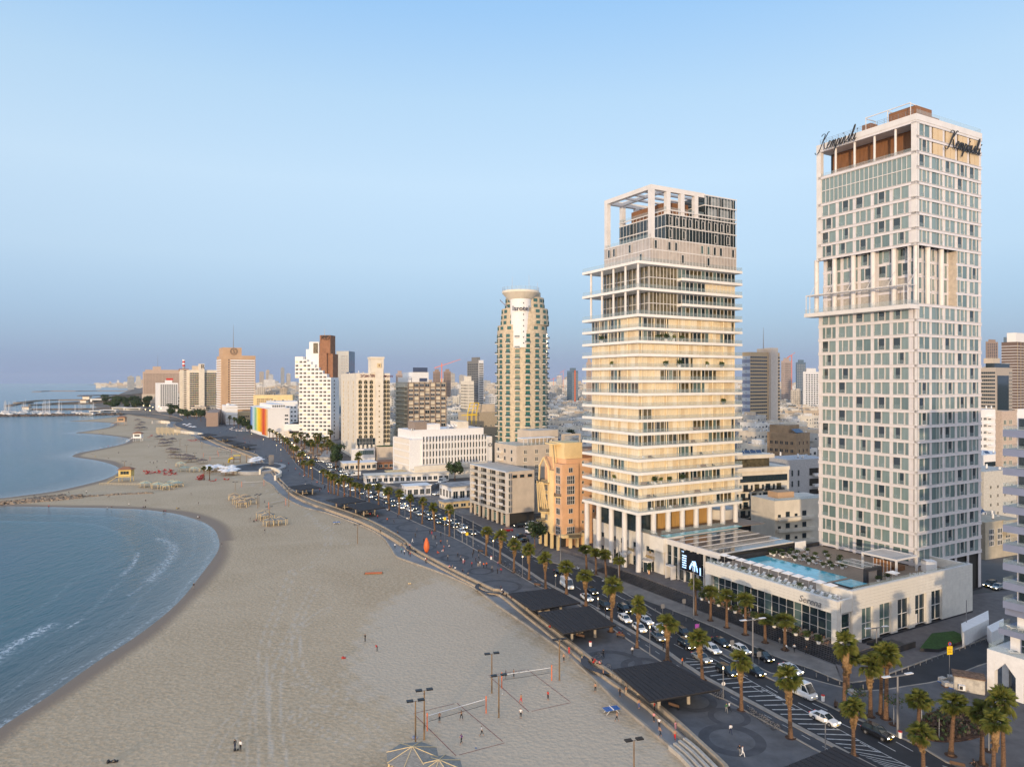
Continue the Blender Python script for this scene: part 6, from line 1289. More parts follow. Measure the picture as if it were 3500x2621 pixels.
# ---------------- marina, breakwaters, jetties
def rocks(name,pts,w,n,r,lb,seed=1,m=rock,z=-1.0,limit=290,hh=1.0):
    g=random.Random(seed); t=T(name,lb,'breakwater',(pts[0][0],pts[0][1],z)); Rp=Rep(t); ms=[B().blob((0,0,0),1,m,s,flat=.75).mesh('rock') for s in range(5)]
    L_=[0]; 
    for i in range(len(pts)-1): L_.append(L_[-1]+math.hypot(pts[i+1][0]-pts[i][0],pts[i+1][1]-pts[i][1]))
    items=[]
    for q in range(n):
        s=g.uniform(0,L_[-1]); i=max(k for k in range(len(L_)-1) if L_[k]<=s); f=(s-L_[i])/(L_[i+1]-L_[i]); a,c=pts[i],pts[i+1]; dx,dy=c[0]-a[0],c[1]-a[1]; l=math.hypot(dx,dy); o_=g.uniform(-w/2,w/2)*(1-.0*f); x=a[0]+dx*f-dy/l*o_; y=a[1]+dy*f+dx/l*o_; sc_=r*g.uniform(.55,1.25); zz=(1-abs(o_)/(w/2))*hh*g.uniform(.2,1)+.1
        items.append((math.hypot(x,y),g.choice(ms),(x-t.location.x,y-t.location.y,zz),g.uniform(0,6),sc_))
    items.sort(key=lambda e:e[0])
    for d_,me,loc,rz_,sc_ in items[:limit]: o=O('rock',me,t,loc,rz_); o.scale=(sc_,sc_,sc_*.8)
    if items[limit:]:
        b=B()
        for d_,me,loc,rz_,sc_ in items[limit:]:
            X=Matrix.Translation(loc)@Matrix.Rotation(rz_,4,'Z')@Matrix.Diagonal((sc_,sc_,sc_*.8,1)); o0=len(b.v); b.v+=[tuple(X@v.co) for v in me.vertices]; k=b.mi(m)
            for p in me.polygons: b.f.append([o0+i for i in p.vertices]); b.m.append(k)
        tag(b.obj('rock',t),kind='stuff')
    return t
gr=GP([(-60,1729),(0,1722),(100,1714),(200,1706),(280,1698)],-1); rocks('rock_groyne',gr,7.5,330,1.15,'line of pale boulders running across the beach into the bay',2,hh=1.1)
gr=GP([(280,1698),(370,1692),(440,1688),(520,1685)],-1); rocks('rock_groyne',gr,2.2,80,.85,'thin end of the boulder line half buried in sand',3,hh=.3)
gr=GP([(60,1712),(150,1698),(220,1692)],-1); rocks('rock_groyne',gr,3,70,1.0,'second short line of boulders beside the long one',4,hh=.4)
bw=GP([(-200,1424),(0,1423),(150,1421),(300,1419),(420,1417)],-1); rocks('breakwater',bw,16,900,2.6,'long dark rock breakwater in front of the marina',5,rockd,hh=2.6)
b=B(); rib(bw,10,-2,.9,M('breakwater_core',(.25,.19,.14),.95,.3,.1),b,n=1); tag(b.obj('breakwater'),'sandy core running along the top of the marina breakwater','breakwater')
for k,(P_,w_,lb,top_) in enumerate((([(60,1378),(130,1370),(200,1368),(330,1367),(420,1366)],20,'second far jetty with a hut on it',rock),([(100,1386),(180,1383),(260,1381),(330,1380)],9,'narrow sandy jetty with small shades',sandm),([(125,1339),(160,1337),(260,1337),(340,1336),(450,1337)],40,'long far sandy jetty near the horizon',rock),([(270,1353),(320,1352),(395,1350)],22,'short far jetty between the two long ones',rockd),([(30,1388),(60,1382),(105,1378)],14,'low dark rocks off the jetties',rockd),([(100,1401),(250,1400),(400,1398)],4,'inner dark quay of the marina',rockd))):
    b=B(); rib(GP(P_,-1),w_,-2,.8,top_ if top_ is not sandm else MT['far_shore'],b,n=1); rib(GP(P_,-1),w_*.5,.8,1.5,MT['far_shore'],b,n=1); tag(b.obj('jetty'),lb,'jetty')
def boat():
    t=T('sailing_boat','x','sailing boat'); b=B(); P_=[(-6,-1.3),(3,-1.7),(6.5,0),(3,1.7),(-6,1.3)]; b.prism(P_,-.3,1.1,tarp); b.obj('hull',t); B().box(-3,-.9,1.11,2.2,.9,1.8,white).obj('cabin',t); B().tube((.5,0,1.1),(.5,0,16.5),.13,.08,5,tarp).obj('mast',t); b=B(); b.tube((.5,0,2.6),(-4.5,0,2.6),.12,.12,5,bluem); b.tube((.5,0,16.3),(6.3,0,1.2),.04,.04,3,steel); b.tube((.5,0,16.3),(-5.8,0,1.2),.04,.04,3,steel); b.tube((.5,0,12),(.5,1.6,1.2),.03,.03,3,steel); b.obj('rigging',t); return t
bo=boat(); ub=set(); g=random.Random(8)
cl_=[(12,30,14),(70,90,9),(142,172,13),(196,212,6),(250,285,5),(300,320,3),(25,55,5),(110,125,3)]
for a,c,k in cl_:
    for q in range(k):
        px=g.uniform(a,c); py=g.uniform(1407,1416); x,y=G(px,py,-1); s=g.uniform(.7,1.35); place(bo,(x,y,-1.0),g.uniform(-.5,.5)+(1.57 if g.random()<.7 else 0),['white sailing boat moored at the left edge of the marina','white sailing boat in the second cluster from the left of the marina','white sailing boat in the middle cluster of the marina','white sailing boat right of the middle of the marina'][0 if px<60 else 1 if px<130 else 2 if px<215 else 3],ub,'sailing boats in the marina',(s,s,s*g.uniform(.9,1.25)))
for px,py,s,lb in ((92,1402,1,'white harbour hut on the inner quay left'),(288,1378,1.2,'small tan hut on the near sandy jetty'),(298,1366,1.6,'round tan hut on the second far jetty')):
    x,y=G(px,py,0); b=B(); b.cb(0,0,0,12*s,8*s,5*s,cream); b.cb(0,0,5*s,14*s,10*s,.8,brick); tag(b.obj('hut',None,(x,y,.8)),lb,'hut')
for px,py,w_,h_,lb,m_ in ((345,1376,45,9,'long white clubhouse above the marina',tarp),(300,1417,22,3,'white shed with a blue roof on the marina quay',tarp),(330,1410,18,3,'pale shed beside the white shed',cream),(375,1408,26,3.5,'wide low boat shed',M('blue_white_render',(.46,.46,.47))),(410,1400,24,4,'cream shed under the park trees',cream),(455,1402,30,4,'pale low building behind the breakwater end',MT['pale_grey_render'])):
    x,y=G(px,py,0); b=B(); b.cb(0,0,0,w_,12,h_,m_); b.cb(0,0,h_,w_+1.5,13.5,.6,bluem if 'blue' in lb else tarp); b.box(-w_*.4,-6.05,h_*.3,w_*.4,-6.0,h_*.75,glass); tag(b.obj('shed',None,(x,y,0),.1),lb,'shed')
# ---------------- palms
def frond(L_,seed,m,droop=.5):
    g=random.Random(seed); b=B(); b.tube((0,0,0),(L_*.42,0,.12),.03,.02,3,m,False)
    for i in range(15):
        a=R(-72+144*i/14); l=L_*.62*(1-.25*abs(i-7)/7)*g.uniform(.85,1.05); c=Vector((L_*.40,0,.12)); d=Vector((math.cos(a),math.sin(a),.05)); e=Vector((-d.y,d.x,0))*.075; t1=c+d*l*.6; t2=c+d*l+Vector((0,0,-l*droop*g.uniform(.6,1.3)))
        b.add([c,t1-e,t2,t1+e],[(0,1,2),(0,2,3)],m)
    return b.mesh('frond')
FR=[frond(1.9,1,leaf,.35),frond(1.7,2,leaf,.6),frond(1.8,3,M('palm_leaf_light',(.12,.17,.03),.6,.35,2,c2=(.16,.14,.04)),.45)]; FD=[frond(1.5,4,leafd,.3),frond(1.3,5,leafd,.6)]  # third frond: lit highlights put into a yellow-green leaf colour
def join(b,me,X):
    o0=len(b.v); b.v+=[tuple(X@v.co) for v in me.vertices]; mi=[b.mi(m) for m in me.materials]
    for p in me.polygons: b.f.append([o0+i for i in p.vertices]); b.m.append(mi[p.material_index])
def euler(rz,ry): return Matrix.Rotation(rz,4,'Z')@Matrix.Rotation(ry,4,'Y')
def palm(name,seed,h,skirt,single=False,rad=1.22):
    g=random.Random(seed); t=T('fan_palm','x','palm tree'); b=B(); lean=(g.uniform(-.3,.3),g.uniform(-.3,.3)); n=6
    for i in range(n):
        a=i/n;c=(i+1)/n; b.tube((lean[0]*a*a,lean[1]*a*a,h*a),(lean[0]*c*c,lean[1]*c*c,h*c),(.33-.12*a if i else .42),.33-.12*c,8,trunk)
    b.obj('trunk',t); top=Vector((lean[0],lean[1],h))
    items=[]
    for i in range(34 if single else 30):
        rz=i*2.4+g.uniform(-.2,.2); el=R(g.uniform(-75,28)) if i>6 else R(g.uniform(-85,-50)); items.append((g.choice(FR),euler(rz,el)))
    if single:
        for me,X in items: o=O('frond',me,t,top); o.rotation_euler=X.to_euler(); o.scale=(rad,)*3
    else:
        b=B()
        for me,X in items: join(b,me,Matrix.Translation(top)@X@Matrix.Scale(rad,4))
        b.obj('crown',t)
    if skirt:
        b=B()
        for i in range(70):
            f=g.uniform(0,1); rz=g.uniform(0,6.28); join(b,g.choice(FD),Matrix.Translation((top.x*(1-f*.2),top.y*(1-f*.2),h-.2-f*skirt))@euler(rz,R(g.uniform(48,80)))@Matrix.Scale(g.uniform(.7,1.0)*(1-.45*f),4))
        b.tube((top.x,top.y,h-skirt-.6),(top.x,top.y,h),.3,.75,8,leafd); b.obj('dead_frond_skirt',t)
    b=B(); b.cyl(0,0,0,.05,.8,.8,10,soil); b.obj('tree_pit',t)
    return t
PN=[palm('a',1,7.4,2.6,True),palm('b',2,7.8,2.9,True),palm('c',3,8.0,0.5,True),palm('d',4,7.0,2.2,True)]; PF=[palm('e',5,7.6,2.4),palm('f',6,7.2,2.8),palm('g',7,7.9,.6)]
hP={id(p):h for p,h in zip(PN+PF,(7.4,7.8,8.0,7.0,7.6,7.2,7.9))}
up=set()
def pput2(px,py,ptop,k,lb,grp,z=.1,near=True):
    x,y=G(px,py,z); H_=(py-ptop)*y/F; p=(PN if near else PF)[k]; s=H_/(hP[id(p)]+1.5); s=max(.6,min(1.6,s)); c=place(p,(x,y,z),px*.37,lb,up,grp,(random.Random(px*3+py).uniform(.85,1.18),)*2+(s,)); c.rotation_euler[0]=R(random.Random(px).uniform(-2.5,2.5)); c.rotation_euler[1]=R(random.Random(py).uniform(-2.5,2.5))
nearW=[(2534,2426,2229,0),(2702,2520,2291,1),(2917,2582,2393,0),(3156,2650,2478,3),(2401,2323,2155,1),(2281,2259,2103,0),(2177,2212,2042,3),(2089,2158,1977,1),(2003,2070,1954,0),(1936,2029,1920,3),(1865,2011,1891,0),(1808,1980,1859,1),(1757,1956,1846,3),(1709,1925,1816,0),(1662,1898,1803,1)]
order=sorted(nearW,key=lambda e:-e[1])
words='nearest second third fourth fifth sixth seventh eighth ninth tenth eleventh twelfth thirteenth fourteenth fifteenth sixteenth seventeenth eighteenth nineteenth twentieth'.split()
for i,(px,py,tp,k) in enumerate(order): pput2(px,py,tp,k,f'{words[i]} shaggy fan palm from the camera in the row beside the bicycle path','palms beside the bicycle path')
for i,(px,py,tp) in enumerate(((1536,1832,1728),(1486,1814,1721),(1443,1789,1703),(1404,1773,1692),(1364,1758,1676),(1330,1744,1667),(1294,1724,1655),(1262,1715,1655),(1230,1704,1655),(1215,1698,1650),(1197,1695,1635),(1177,1697,1625),(1155,1693,1640),(1143,1688,1622),(1131,1686,1622),(1122,1675,1612),(1103,1653,1605),(1068,1639,1572),(1054,1631,1578),(1040,1622,1575))): pput2(px,py,tp,i%2+(1 if i%7==3 else 0),f'{words[i]} palm of the farther stretch of the seaside row, counted from the crossing','palms of the seaside row, farther stretch',near=False)
row=smooth(GP([(a[0]*.5+c[0]*.5,a[1]*.5+c[1]*.5) for a,c in zip(bC[19:],bC[19:])],.1),3)
s=0; last=-99; k=0
rowp=GP([(1033,1600),(1022,1590),(1012,1580),(1003,1569),(995,1560),(988,1552),(980,1543),(973,1535),(965,1526),(956,1518),(945,1510),(933,1504),(921,1498),(909,1491),(896,1485),(883,1479),(870,1472),(857,1467),(845,1462),(832,1457),(820,1453),(808,1450),(797,1447),(786,1443),(775,1440),(764,1436)],.1)
for i,(x,y) in enumerate(rowp): s=random.Random(i).uniform(.85,1.15); place(PF[i%3],(x,y,.1),i,'far palm of the dense seaside row '+('near the seat plaza' if i<9 else 'in front of the rainbow hotel' if i<18 else 'near the tan tower'),up,'dense far palms of the seaside row',s)
eastP=[(2377,2100,1981,2),(2428,2120,2007,2),(2484,2144,2019,2),(2547,2168,2032,2),(2615,2195,2107,2),(2683,2220,2102,2),(2005,1950,1866,2),(2037,1963,1878,2),(2072,1979,1882,2),(2116,1982,1905,2)]
for i,(px,py,tp,k) in enumerate(sorted(eastP,key=lambda e:-e[0])): pput2(px,py,tp,k,f'{words[i]} clean trunked palm from the right in the row along the black steps','palms along the black steps')
for i,(px,py,tp,k,lb) in enumerate(((2886,2434,2165,1,'tallest palm of the corner plaza, nearest the road'),(2897,2365,2214,1,'shaggy palm half hidden behind the tallest palm'),(2975,2448,2250,0,'palm with a full skirt in the middle of the corner plaza'),(3010,2440,2210,2,'thin straight palm behind the full skirted one'),(3028,2455,2205,2,'brown trunked palm beside the grey lamp mast'),(3136,2541,2365,2,'short palm between litter bin and planting bed'),(3250,2580,2375,2,'palm standing at the left of the planting bed'),(3357,2610,2405,2,'dark trunked palm right of the planting bed'),(3395,2680,2438,1,'skirted palm at the bottom right corner'),(3430,2650,2362,2,'tall palm farthest right at the bottom edge'))): pput2(px,py,tp,k,lb,'palms of the corner plaza',.12)
pput2(1225,1638,1545,0,'tall lone palm in front of the arched hotel','lone palms',near=False)
for i,(px,py) in enumerate([(1005,1530),(1018,1535),(1030,1525),(1042,1542),(1052,1520),(1062,1548),(1078,1530),(1085,1548),(1100,1558),(1108,1540),(1118,1565),(1125,1545),(1133,1560),(1092,1520),(1120,1525),(1130,1520),(1012,1545),(1070,1560),(1040,1530),(1140,1575)]): x,y=G(px,py,.3); place(PF[(i*2)%3],(x,y,.2),i,'palm in the rock garden between the stepped tower and the arched hotel',up,'palms of the rock garden',random.Random(i).uniform(.9,1.35))
for i,(px,py) in enumerate([(698,1640),(716,1641)]): x,y=G(px,py,-1); place(PF[2],(x,y,-.95),i,['left','right'][i]+' palm at the beach bar with white umbrellas',up,'palms of the beach bar',.8)
for i,(px,py) in enumerate([(785,1452),(800,1456),(806,1450),(795,1445),(700,1425),(712,1428),(682,1420),(665,1425),(655,1418),(640,1428),(672,1432)]): x,y=G(px,py,.1); place(PF[i%3],(x,y,.1),i,'palm '+('in front of the striped annex' if px>780 else 'at the far end of the beach by the road bend'),up,'far palms near the road bend',1.2)
for i,(px,py,lb) in enumerate(((2960,2452,'leafless young tree behind the bench'),(3085,2480,'young tree beside the grey lamp mast'),(3180,2470,'young tree at the edge of the planting bed'),(3240,2530,'young tree with a round pit in front of the planting bed'),(3410,2570,'young bare tree at the right edge'))):
    x,y=G(px-30,py-5,.12); t=T('young_tree',lb,'tree',(x,y,.12)); b=B(); b.tube((0,0,0),(0,0,3.4),.07,.05,6,greyc)
    for q in range(9): a=q*.7; b.tube((0,0,3.2),(1.5*math.cos(a),1.5*math.sin(a),3.7+.3*(q%3)),.035,.015,4,trunk)
    b.obj('trunk',t); b=B(); gg=random.Random(i)
    for q in range(150): c=Vector((gg.gauss(0,.9),gg.gauss(0,.9),gg.uniform(3.4,4.2))); e=Vector((gg.uniform(-1,1),gg.uniform(-1,1),.2))*.13; f_=Vector((-e.y,e.x,.05)); b.quad(c-e-f_,c+e-f_,c+e+f_,c-e+f_,foli2)
    b.obj('crown',t); b=B(); b.cyl(0,0,0,.06,.8,.8,10,soil); b.obj('tree_pit',t)
b=B(); n=30; c=G(3265,2475,.12)
b.prism([ft(c,.5,9.0*math.cos(2*math.pi*i/n),4.2*math.sin(2*math.pi*i/n)) for i in range(n)],0,.3,soil); gg=random.Random(4)
for q in range(700):
    a=gg.uniform(0,6.28); r_=math.sqrt(gg.random()); p=ft(c,.5,8.6*r_*math.cos(a),3.9*r_*math.sin(a)); z=.3+gg.random()*.5; e=Vector((gg.uniform(-1,1),gg.uniform(-1,1),gg.random()))*.18; f_=Vector((-e.y,e.x,.1)); P0_=Vector((*p,z)); b.quad(P0_-e-f_,P0_+e-f_,P0_+e+f_,P0_-e+f_,gg.choice([foli2,soil,MT['scrub_hill']]))
tag(b.obj('planting_bed'),'oval bed with brown soil and low shrubs on the corner plaza','flower bed')
# ---------------- cars
words+=['twenty-'+q for q in words[:9]]
def carproto(kind):
    t=T({'van':'white_van','truck':'box_truck'}.get(kind,'car'),'x','car'); H={'sedan':1.45,'suv':1.68,'hatch':1.5,'van':2.5}[kind]; L_={'sedan':4.75,'suv':4.5,'hatch':4.1,'van':5.6}[kind]; hw=.9 if kind!='van' else 1.0
    k=L_/4.7; bt=.95 if kind!='van' else 1.15; zb={'sedan':.95,'suv':1.05,'hatch':.98,'van':1.2}[kind]
    if kind in('suv','hatch'): ST=[(-2.35,.8,.75),(-2.25,.88,zb),(-1.5,.9,zb+.02),(1.0,.9,zb-.03),(2.0,.86,zb-.2),(2.3,.76,.62)]
    elif kind=='van': ST=[(-2.35,.92,1.1),(-2.3,.96,zb),(0,.98,zb),(1.4,.98,zb),(2.2,.92,zb-.15),(2.35,.82,.6)]
    else: ST=[(-2.35,.78,.7),(-2.22,.86,.93),(-1.5,.9,.97),(1.0,.9,.92),(2.05,.84,.76),(2.32,.72,.58)]
    paint_=M('car_white',(.74,.74,.73),.25,0,coat=.6); b=B(); V=[]
    for x,w,z in ST:
        w*=hw/.9; V+=[(x*k,-w*.9,.24),(x*k,-w,.5),(x*k,-w*.97,z-.1),(x*k,-w*.82,z),(x*k,w*.82,z),(x*k,w*.97,z-.1),(x*k,w,.5),(x*k,w*.9,.24)]
    n=len(ST); fs=[(i*8+j,(i+1)*8+j,(i+1)*8+(j+1)%8,i*8+(j+1)%8) for i in range(n-1) for j in range(8)]+[tuple(range(7,-1,-1)),tuple((n-1)*8+j for j in range(8))]
    b.add(V,[f[::-1] for f in fs],paint_); bo_=b.obj('body',t)
    if kind=='sedan': c=(-1.75,1.1,-1.05,.3)
    elif kind=='suv': c=(-2.15,1.15,-1.85,.35)
    elif kind=='hatch': c=(-2.15,1.15,-1.65,.3)
    else: c=(-2.3,1.95,-2.3,1.1)
    w0,w1=hw*.86,hw*.70 if kind!='van' else hw*.88; z0=zb-.03
    g_=glass if kind!='van' else paint_
    b=B(); A=[(c[0]*k,-w0,z0),(c[1]*k,-w0,z0),(c[1]*k,w0,z0),(c[0]*k,w0,z0),(c[2]*k,-w1,H-.03),(c[3]*k,-w1,H-.03),(c[3]*k,w1,H-.03),(c[2]*k,w1,H-.03)]
    b.add(A,[(0,1,5,4),(1,2,6,5),(2,3,7,6),(3,0,4,7)],g_)
    if kind=='van': b.quad((1.97*k,-.8,z0+.05),(1.97*k,.8,z0+.05),(1.2*k,.7,H-.12),(1.2*k,-.7,H-.12),glass); 
    b.obj('window' if kind!='van' else 'cargo_body',t)
    if kind=='van': bb=B(); bb.add([(1.985*k,-.85,z0+.05),(1.985*k,.85,z0+.05),(1.24*k,.76,H-.12),(1.24*k,-.76,H-.12)],[(0,1,2,3)],glass); [bb.add([(1.75*k,s*(w0+.012),z0+.1),(1.25*k,s*(w1+.03),H-.25),(.7*k,s*(w1+.03),H-.25),(.7*k,s*(w0+.012),z0+.1)],[(0,1,2,3),(3,2,1,0)],glass) for s in (-1,1)]; bb.obj('window',t)
    b=B(); b.add([(c[2]*k,-w1,H-.03),(c[3]*k,-w1,H-.03),(c[3]*k,w1,H-.03),(c[2]*k,w1,H-.03),(c[2]*k+.1,-w1*.9,H),(c[3]*k-.1,-w1*.9,H),(c[3]*k-.1,w1*.9,H),(c[2]*k+.1,w1*.9,H)],[(4,5,6,7),(0,1,5,4),(1,2,6,5),(2,3,7,6),(3,0,4,7)],paint_)
    for s in (-1,1):
        for p,q in (((c[0]*k,s*w0,z0),(c[2]*k,s*w1,H-.03)),((c[1]*k,s*w0,z0),(c[3]*k,s*w1,H-.03)),((-.35,s*w0,z0),(-.35,s*w1,H-.03))): b.tube(p,q,.05,.04,4,paint_)
    b.obj('roof',t)
    for x in (-1.42*k,1.42*k):
        for y in (-hw+.1,hw-.1): B().tube((x,y-.11,.33),(x,y+.11,.33),.34,.34,12,black).obj('tyre',t) if False else None
    wm=B(); wm.tube((0,-.12,0),(0,.12,0),.34,.34,12,M('tyre_rubber',(.02,.02,.02),.9)); wm.tube((0,-.125,0),(0,.125,0),.2,.2,8,steel); wm=wm.mesh('wheel')
    for x in (-1.42*k,1.42*k):
        for y in (-hw+.08,hw-.08): O('wheel',wm,t,(x,y,.33))
    hm=B().box(-.06,-.16,-.06,.06,.16,.06,headl).mesh('headlight'); tm=B().box(-.05,-.15,-.07,.05,.15,.07,tail).mesh('tail_light')
    for y in (-.6,.6): O('headlight',hm,t,(2.27*k,y,.66)); O('tail_light',tm,t,(-2.32*k,y,.85))
    B().box(2.3*k,-.26,.38,2.36*k,.26,.5,yelp).obj('number_plate',t)
    return t,bo_,paint_
CP={k:carproto(k) for k in ('sedan','suv','hatch','van')}; CPt={}; uc=set()
PC={'w':'white','s':'silver','g':'grey','k':'black','r':'dark red','y':'mustard green','b':'dark blue'}
PM={'w':M('car_white',(.74,.74,.73)),'s':M('car_silver',(.40,.40,.38),.25,0,metal=.5,coat=.5),'g':M('car_grey',(.17,.18,.19),.25,0,metal=.4,coat=.5),'k':M('car_black',(.012,.014,.018),.2,0,coat=.6),'r':M('car_red',(.22,.01,.015),.25,0,coat=.6),'y':M('car_mustard',(.30,.26,.03),.25,0,coat=.6),'b':M('car_blue',(.03,.06,.13),.25,0,coat=.6)}
def setmat(o,old,new):
    for ch in o.children:
        if ch.type=='MESH':
            for s in ch.material_slots:
                if s.material==old: s.link='OBJECT'; s.material=new
rdl=smooth(GP([((a[0]+c[0])/2,(a[1]+c[1])/2) for a,c in zip(bD,bE)]),2)
def heading(X,Y):
    i=min(range(len(road_E)-1),key=lambda i:(road_E[i][0]-X)**2+(road_E[i][1]-Y)**2); i=max(1,min(i,len(road_E)-2)); a,c=road_E[i-1],road_E[i+1]; return math.atan2(a[1]-c[1],a[0]-c[0])
def car(px,py,kind,cl,lb,grp=None,rz=None,z=.02):
    x,y=G(px,py,.3); x,y=x,y; p=CP[kind][0]; c=place(p,(x,y,z),heading(x,y) if rz is None else R(rz),lb,uc,grp or 'cars in the traffic on the seafront road')
    if cl!='w': setmat(c,CP[kind][2],PM[cl])
    c['category']='van' if kind=='van' else 'car'; return c
near=[(2819,2460,'sedan','w','white sedan alone in the lane beside the hatched zone'),(2998,2508,'suv','k','black estate car nearest the camera'),(2738,2368,'van','w','white van with blue marks behind the white sedan'),(2703,2290,'sedan','w','white sedan entering the side lane near the plaza'),(2609,2248,'suv','r','dark red car waiting in the side lane'),(2534,2224,'hatch','w','white hatchback behind the dark red car'),(2464,2198,'sedan','k','black sedan behind the white hatchback'),(2484,2297,'suv','w','white crossover half hidden by a palm beside a black car'),(2580,2298,'hatch','k','black hatchback right of the white crossover'),(2398,2251,'sedan','s','silver beige sedan behind a palm'),(2346,2206,'suv','w','white crossover in front of the silver sedan'),(2436,2222,'hatch','w','white hatchback peeking out from behind a palm crown'),(2337,2167,'suv','y','mustard green small car in the far lane'),(2249,2178,'sedan','g','grey sedan between white cars'),(2256,2153,'sedan','w','white sedan behind a palm next to the mustard car'),(2208,2123,'sedan','w','white sedan with a sunroof right of a white hatchback'),(2186,2150,'hatch','w','white hatchback left of the grey sedan'),(2136,2118,'hatch','w','white hatchback behind the grey crossovers'),(2134,2085,'suv','g','grey crossover with roof rails in the middle lane'),(2158,2075,'suv','b','blue grey crossover partly behind a palm'),(2069,2074,'suv','g','grey crossover nearest the shade roofs'),(2005,2045,'sedan','w','white sedan left of the grey crossover'),(2024,2024,'hatch','k','black car beside the lone white sedan'),(1938,2003,'van','w','white delivery van in front of the second palm group'),(1917,1959,'sedan','k','black sedan with its lights on ahead of the delivery van')]
for c in near: car(*c)
for i,(px,py,kd,cl) in enumerate(((1775,1835,'sedan','k'),(1788,1850,'hatch','k'),(1777,1798,'suv','k'),(1733,1813,'hatch','r'),(1812,1791,'hatch','w'),(1838,1786,'sedan','s'))): car(px,py,kd,cl,['black sedan at the mouth of the side street','second black car behind it in the side street','large black estate parked by the corner','dark red car leaving the side street','white car behind the box truck','silver car at the far end of the side street'][i],'cars in the side street',rz=-150 if i<2 else 190)
Q=[(1578,1818,'hatch','w'),(1550,1800,'suv','b'),(1519,1791,'suv','g'),(1494,1784,'sedan','k'),(1465,1772,'sedan','k'),(1430,1757,'hatch','s'),(1400,1744,'hatch','w'),(1371,1735,'sedan','w'),(1612,1823,'suv','k'),(1582,1802,'sedan','s'),(1556,1788,'suv','g'),(1531,1778,'sedan','w'),(1504,1770,'suv','g'),(1478,1761,'sedan','k'),(1463,1757,'hatch','g'),(1443,1748,'sedan','b'),(1413,1738,'suv','g'),(1384,1728,'sedan','w'),(1358,1720,'sedan','g'),(1310,1699,'van','w'),(1285,1706,'suv','w'),(1263,1698,'sedan','w'),(1288,1690,'suv','g'),(1232,1686,'suv','g'),(1202,1675,'hatch','w'),(1260,1683,'hatch','w'),(1318,1717,'sedan','k'),(1340,1727,'sedan','k'),(1337,1711,'sedan','k'),(1150,1652,'sedan','w'),(1120,1630,'suv','g'),(1175,1662,'hatch','w')]
for i,(px,py,kd,cl) in enumerate(Q): car(px,py,kd,cl,f'{PC[cl]} {"van" if kd=="van" else "car"} in the queue before the zebra crossing, '+('front third' if px>1480 else 'middle third' if px>1330 else 'rear third')+(' seaside lane' if i<8 else ' inland lane'),'cars queueing before the zebra crossing')
pk=[(1146,1597,'suv','w'),(1160,1603,'sedan','k'),(1177,1612,'sedan','w'),(1197,1617,'sedan','w'),(1216,1624,'van','w'),(1138,1611,'sedan','g'),(1115,1578,'sedan','w'),(1397,1700,'suv','w'),(1385,1703,'hatch','w'),(1495,1689,'sedan','w'),(1513,1688,'suv','k'),(1531,1684,'suv','w'),(1475,1662,'hatch','w'),(1490,1659,'hatch','w'),(1511,1647,'van','w'),(1530,1655,'sedan','s'),(1047,1547,'van','w')]
for i,(px,py,kd,cl) in enumerate(pk): car(px,py,kd,cl,f'{PC[cl]} parked car '+('in front of the arched hotel restaurants' if px<1250 else 'in the fenced lot below the office block' if i!=16 else ''),'parked cars inland of the road',rz=(200+i*3) )
g=random.Random(77)
for i in range(44):
    f=i/44; px=965-f*95 if i%2 else 985-f*130; 
    P_=rdl; j=int(len(P_)*(.62+.30*f)); x,y=P_[min(j,len(P_)-1)]; x+=g.uniform(-5,6); y+=g.uniform(-4,4); c=place(CP[g.choice(['hatch','sedan','suv'])][0],(x,y,.02),heading(x,y),'x',uc,'far cars on the road bend'); cl=g.choice('wwwwgkb'); c['label']=f'{PC[cl]} far car in the dense traffic '+('near the rock garden' if f<.4 else 'near the rainbow hotel' if f<.7 else 'near the tan tower'); c['category']='car'
    if cl!='w': [setmat(c,CP[k_][2],PM[cl]) for k_ in CP]
for i in range(14): x,y=G(g.uniform(790,850),g.uniform(1462,1475)); c=place(CP['hatch'][0],(x,y,.0),g.uniform(0,.4)+1,'x',uc,'cars in the lot below the striped annex'); c['label']='parked car in the lot below the striped annex'; c['category']='car'
for px,py,cl,k in ((3385,2000,'s','suv'),(3412,2008,'s','sedan')): car(px,py,k,cl,['silver estate','silver sedan'][px>3400]+' in the side street behind the service drum','cars behind the drum',rz=210)
car(2625,1832,'sedan','w','white car below the cream house behind the glass roof','cars behind the drum',rz=30)
tk=T('box_truck','white cab truck with a brown box body at the side street corner','truck',(*G(1825,1822),.02),R(-140)); B().box(-4.5,-1.2,.8,1.3,1.2,3.5,M('truck_box',(.42,.30,.20),.7)).obj('box_body',tk); b=B(); b.box(1.5,-1.1,.6,3.3,1.1,2.6,tarp); b.obj('cab',tk); B().box(3.25,-1,1.6,3.34,1,2.5,glass).obj('window',tk)
wm=CP['sedan'][0].children[3].data if False else None
for x in (-3,2.4):
    for y in (-1,1): B().tube((x,y-.15,.45),(x,y+.15,.45),.46,.46,12,MT['tyre_rubber']).obj('wheel',tk)
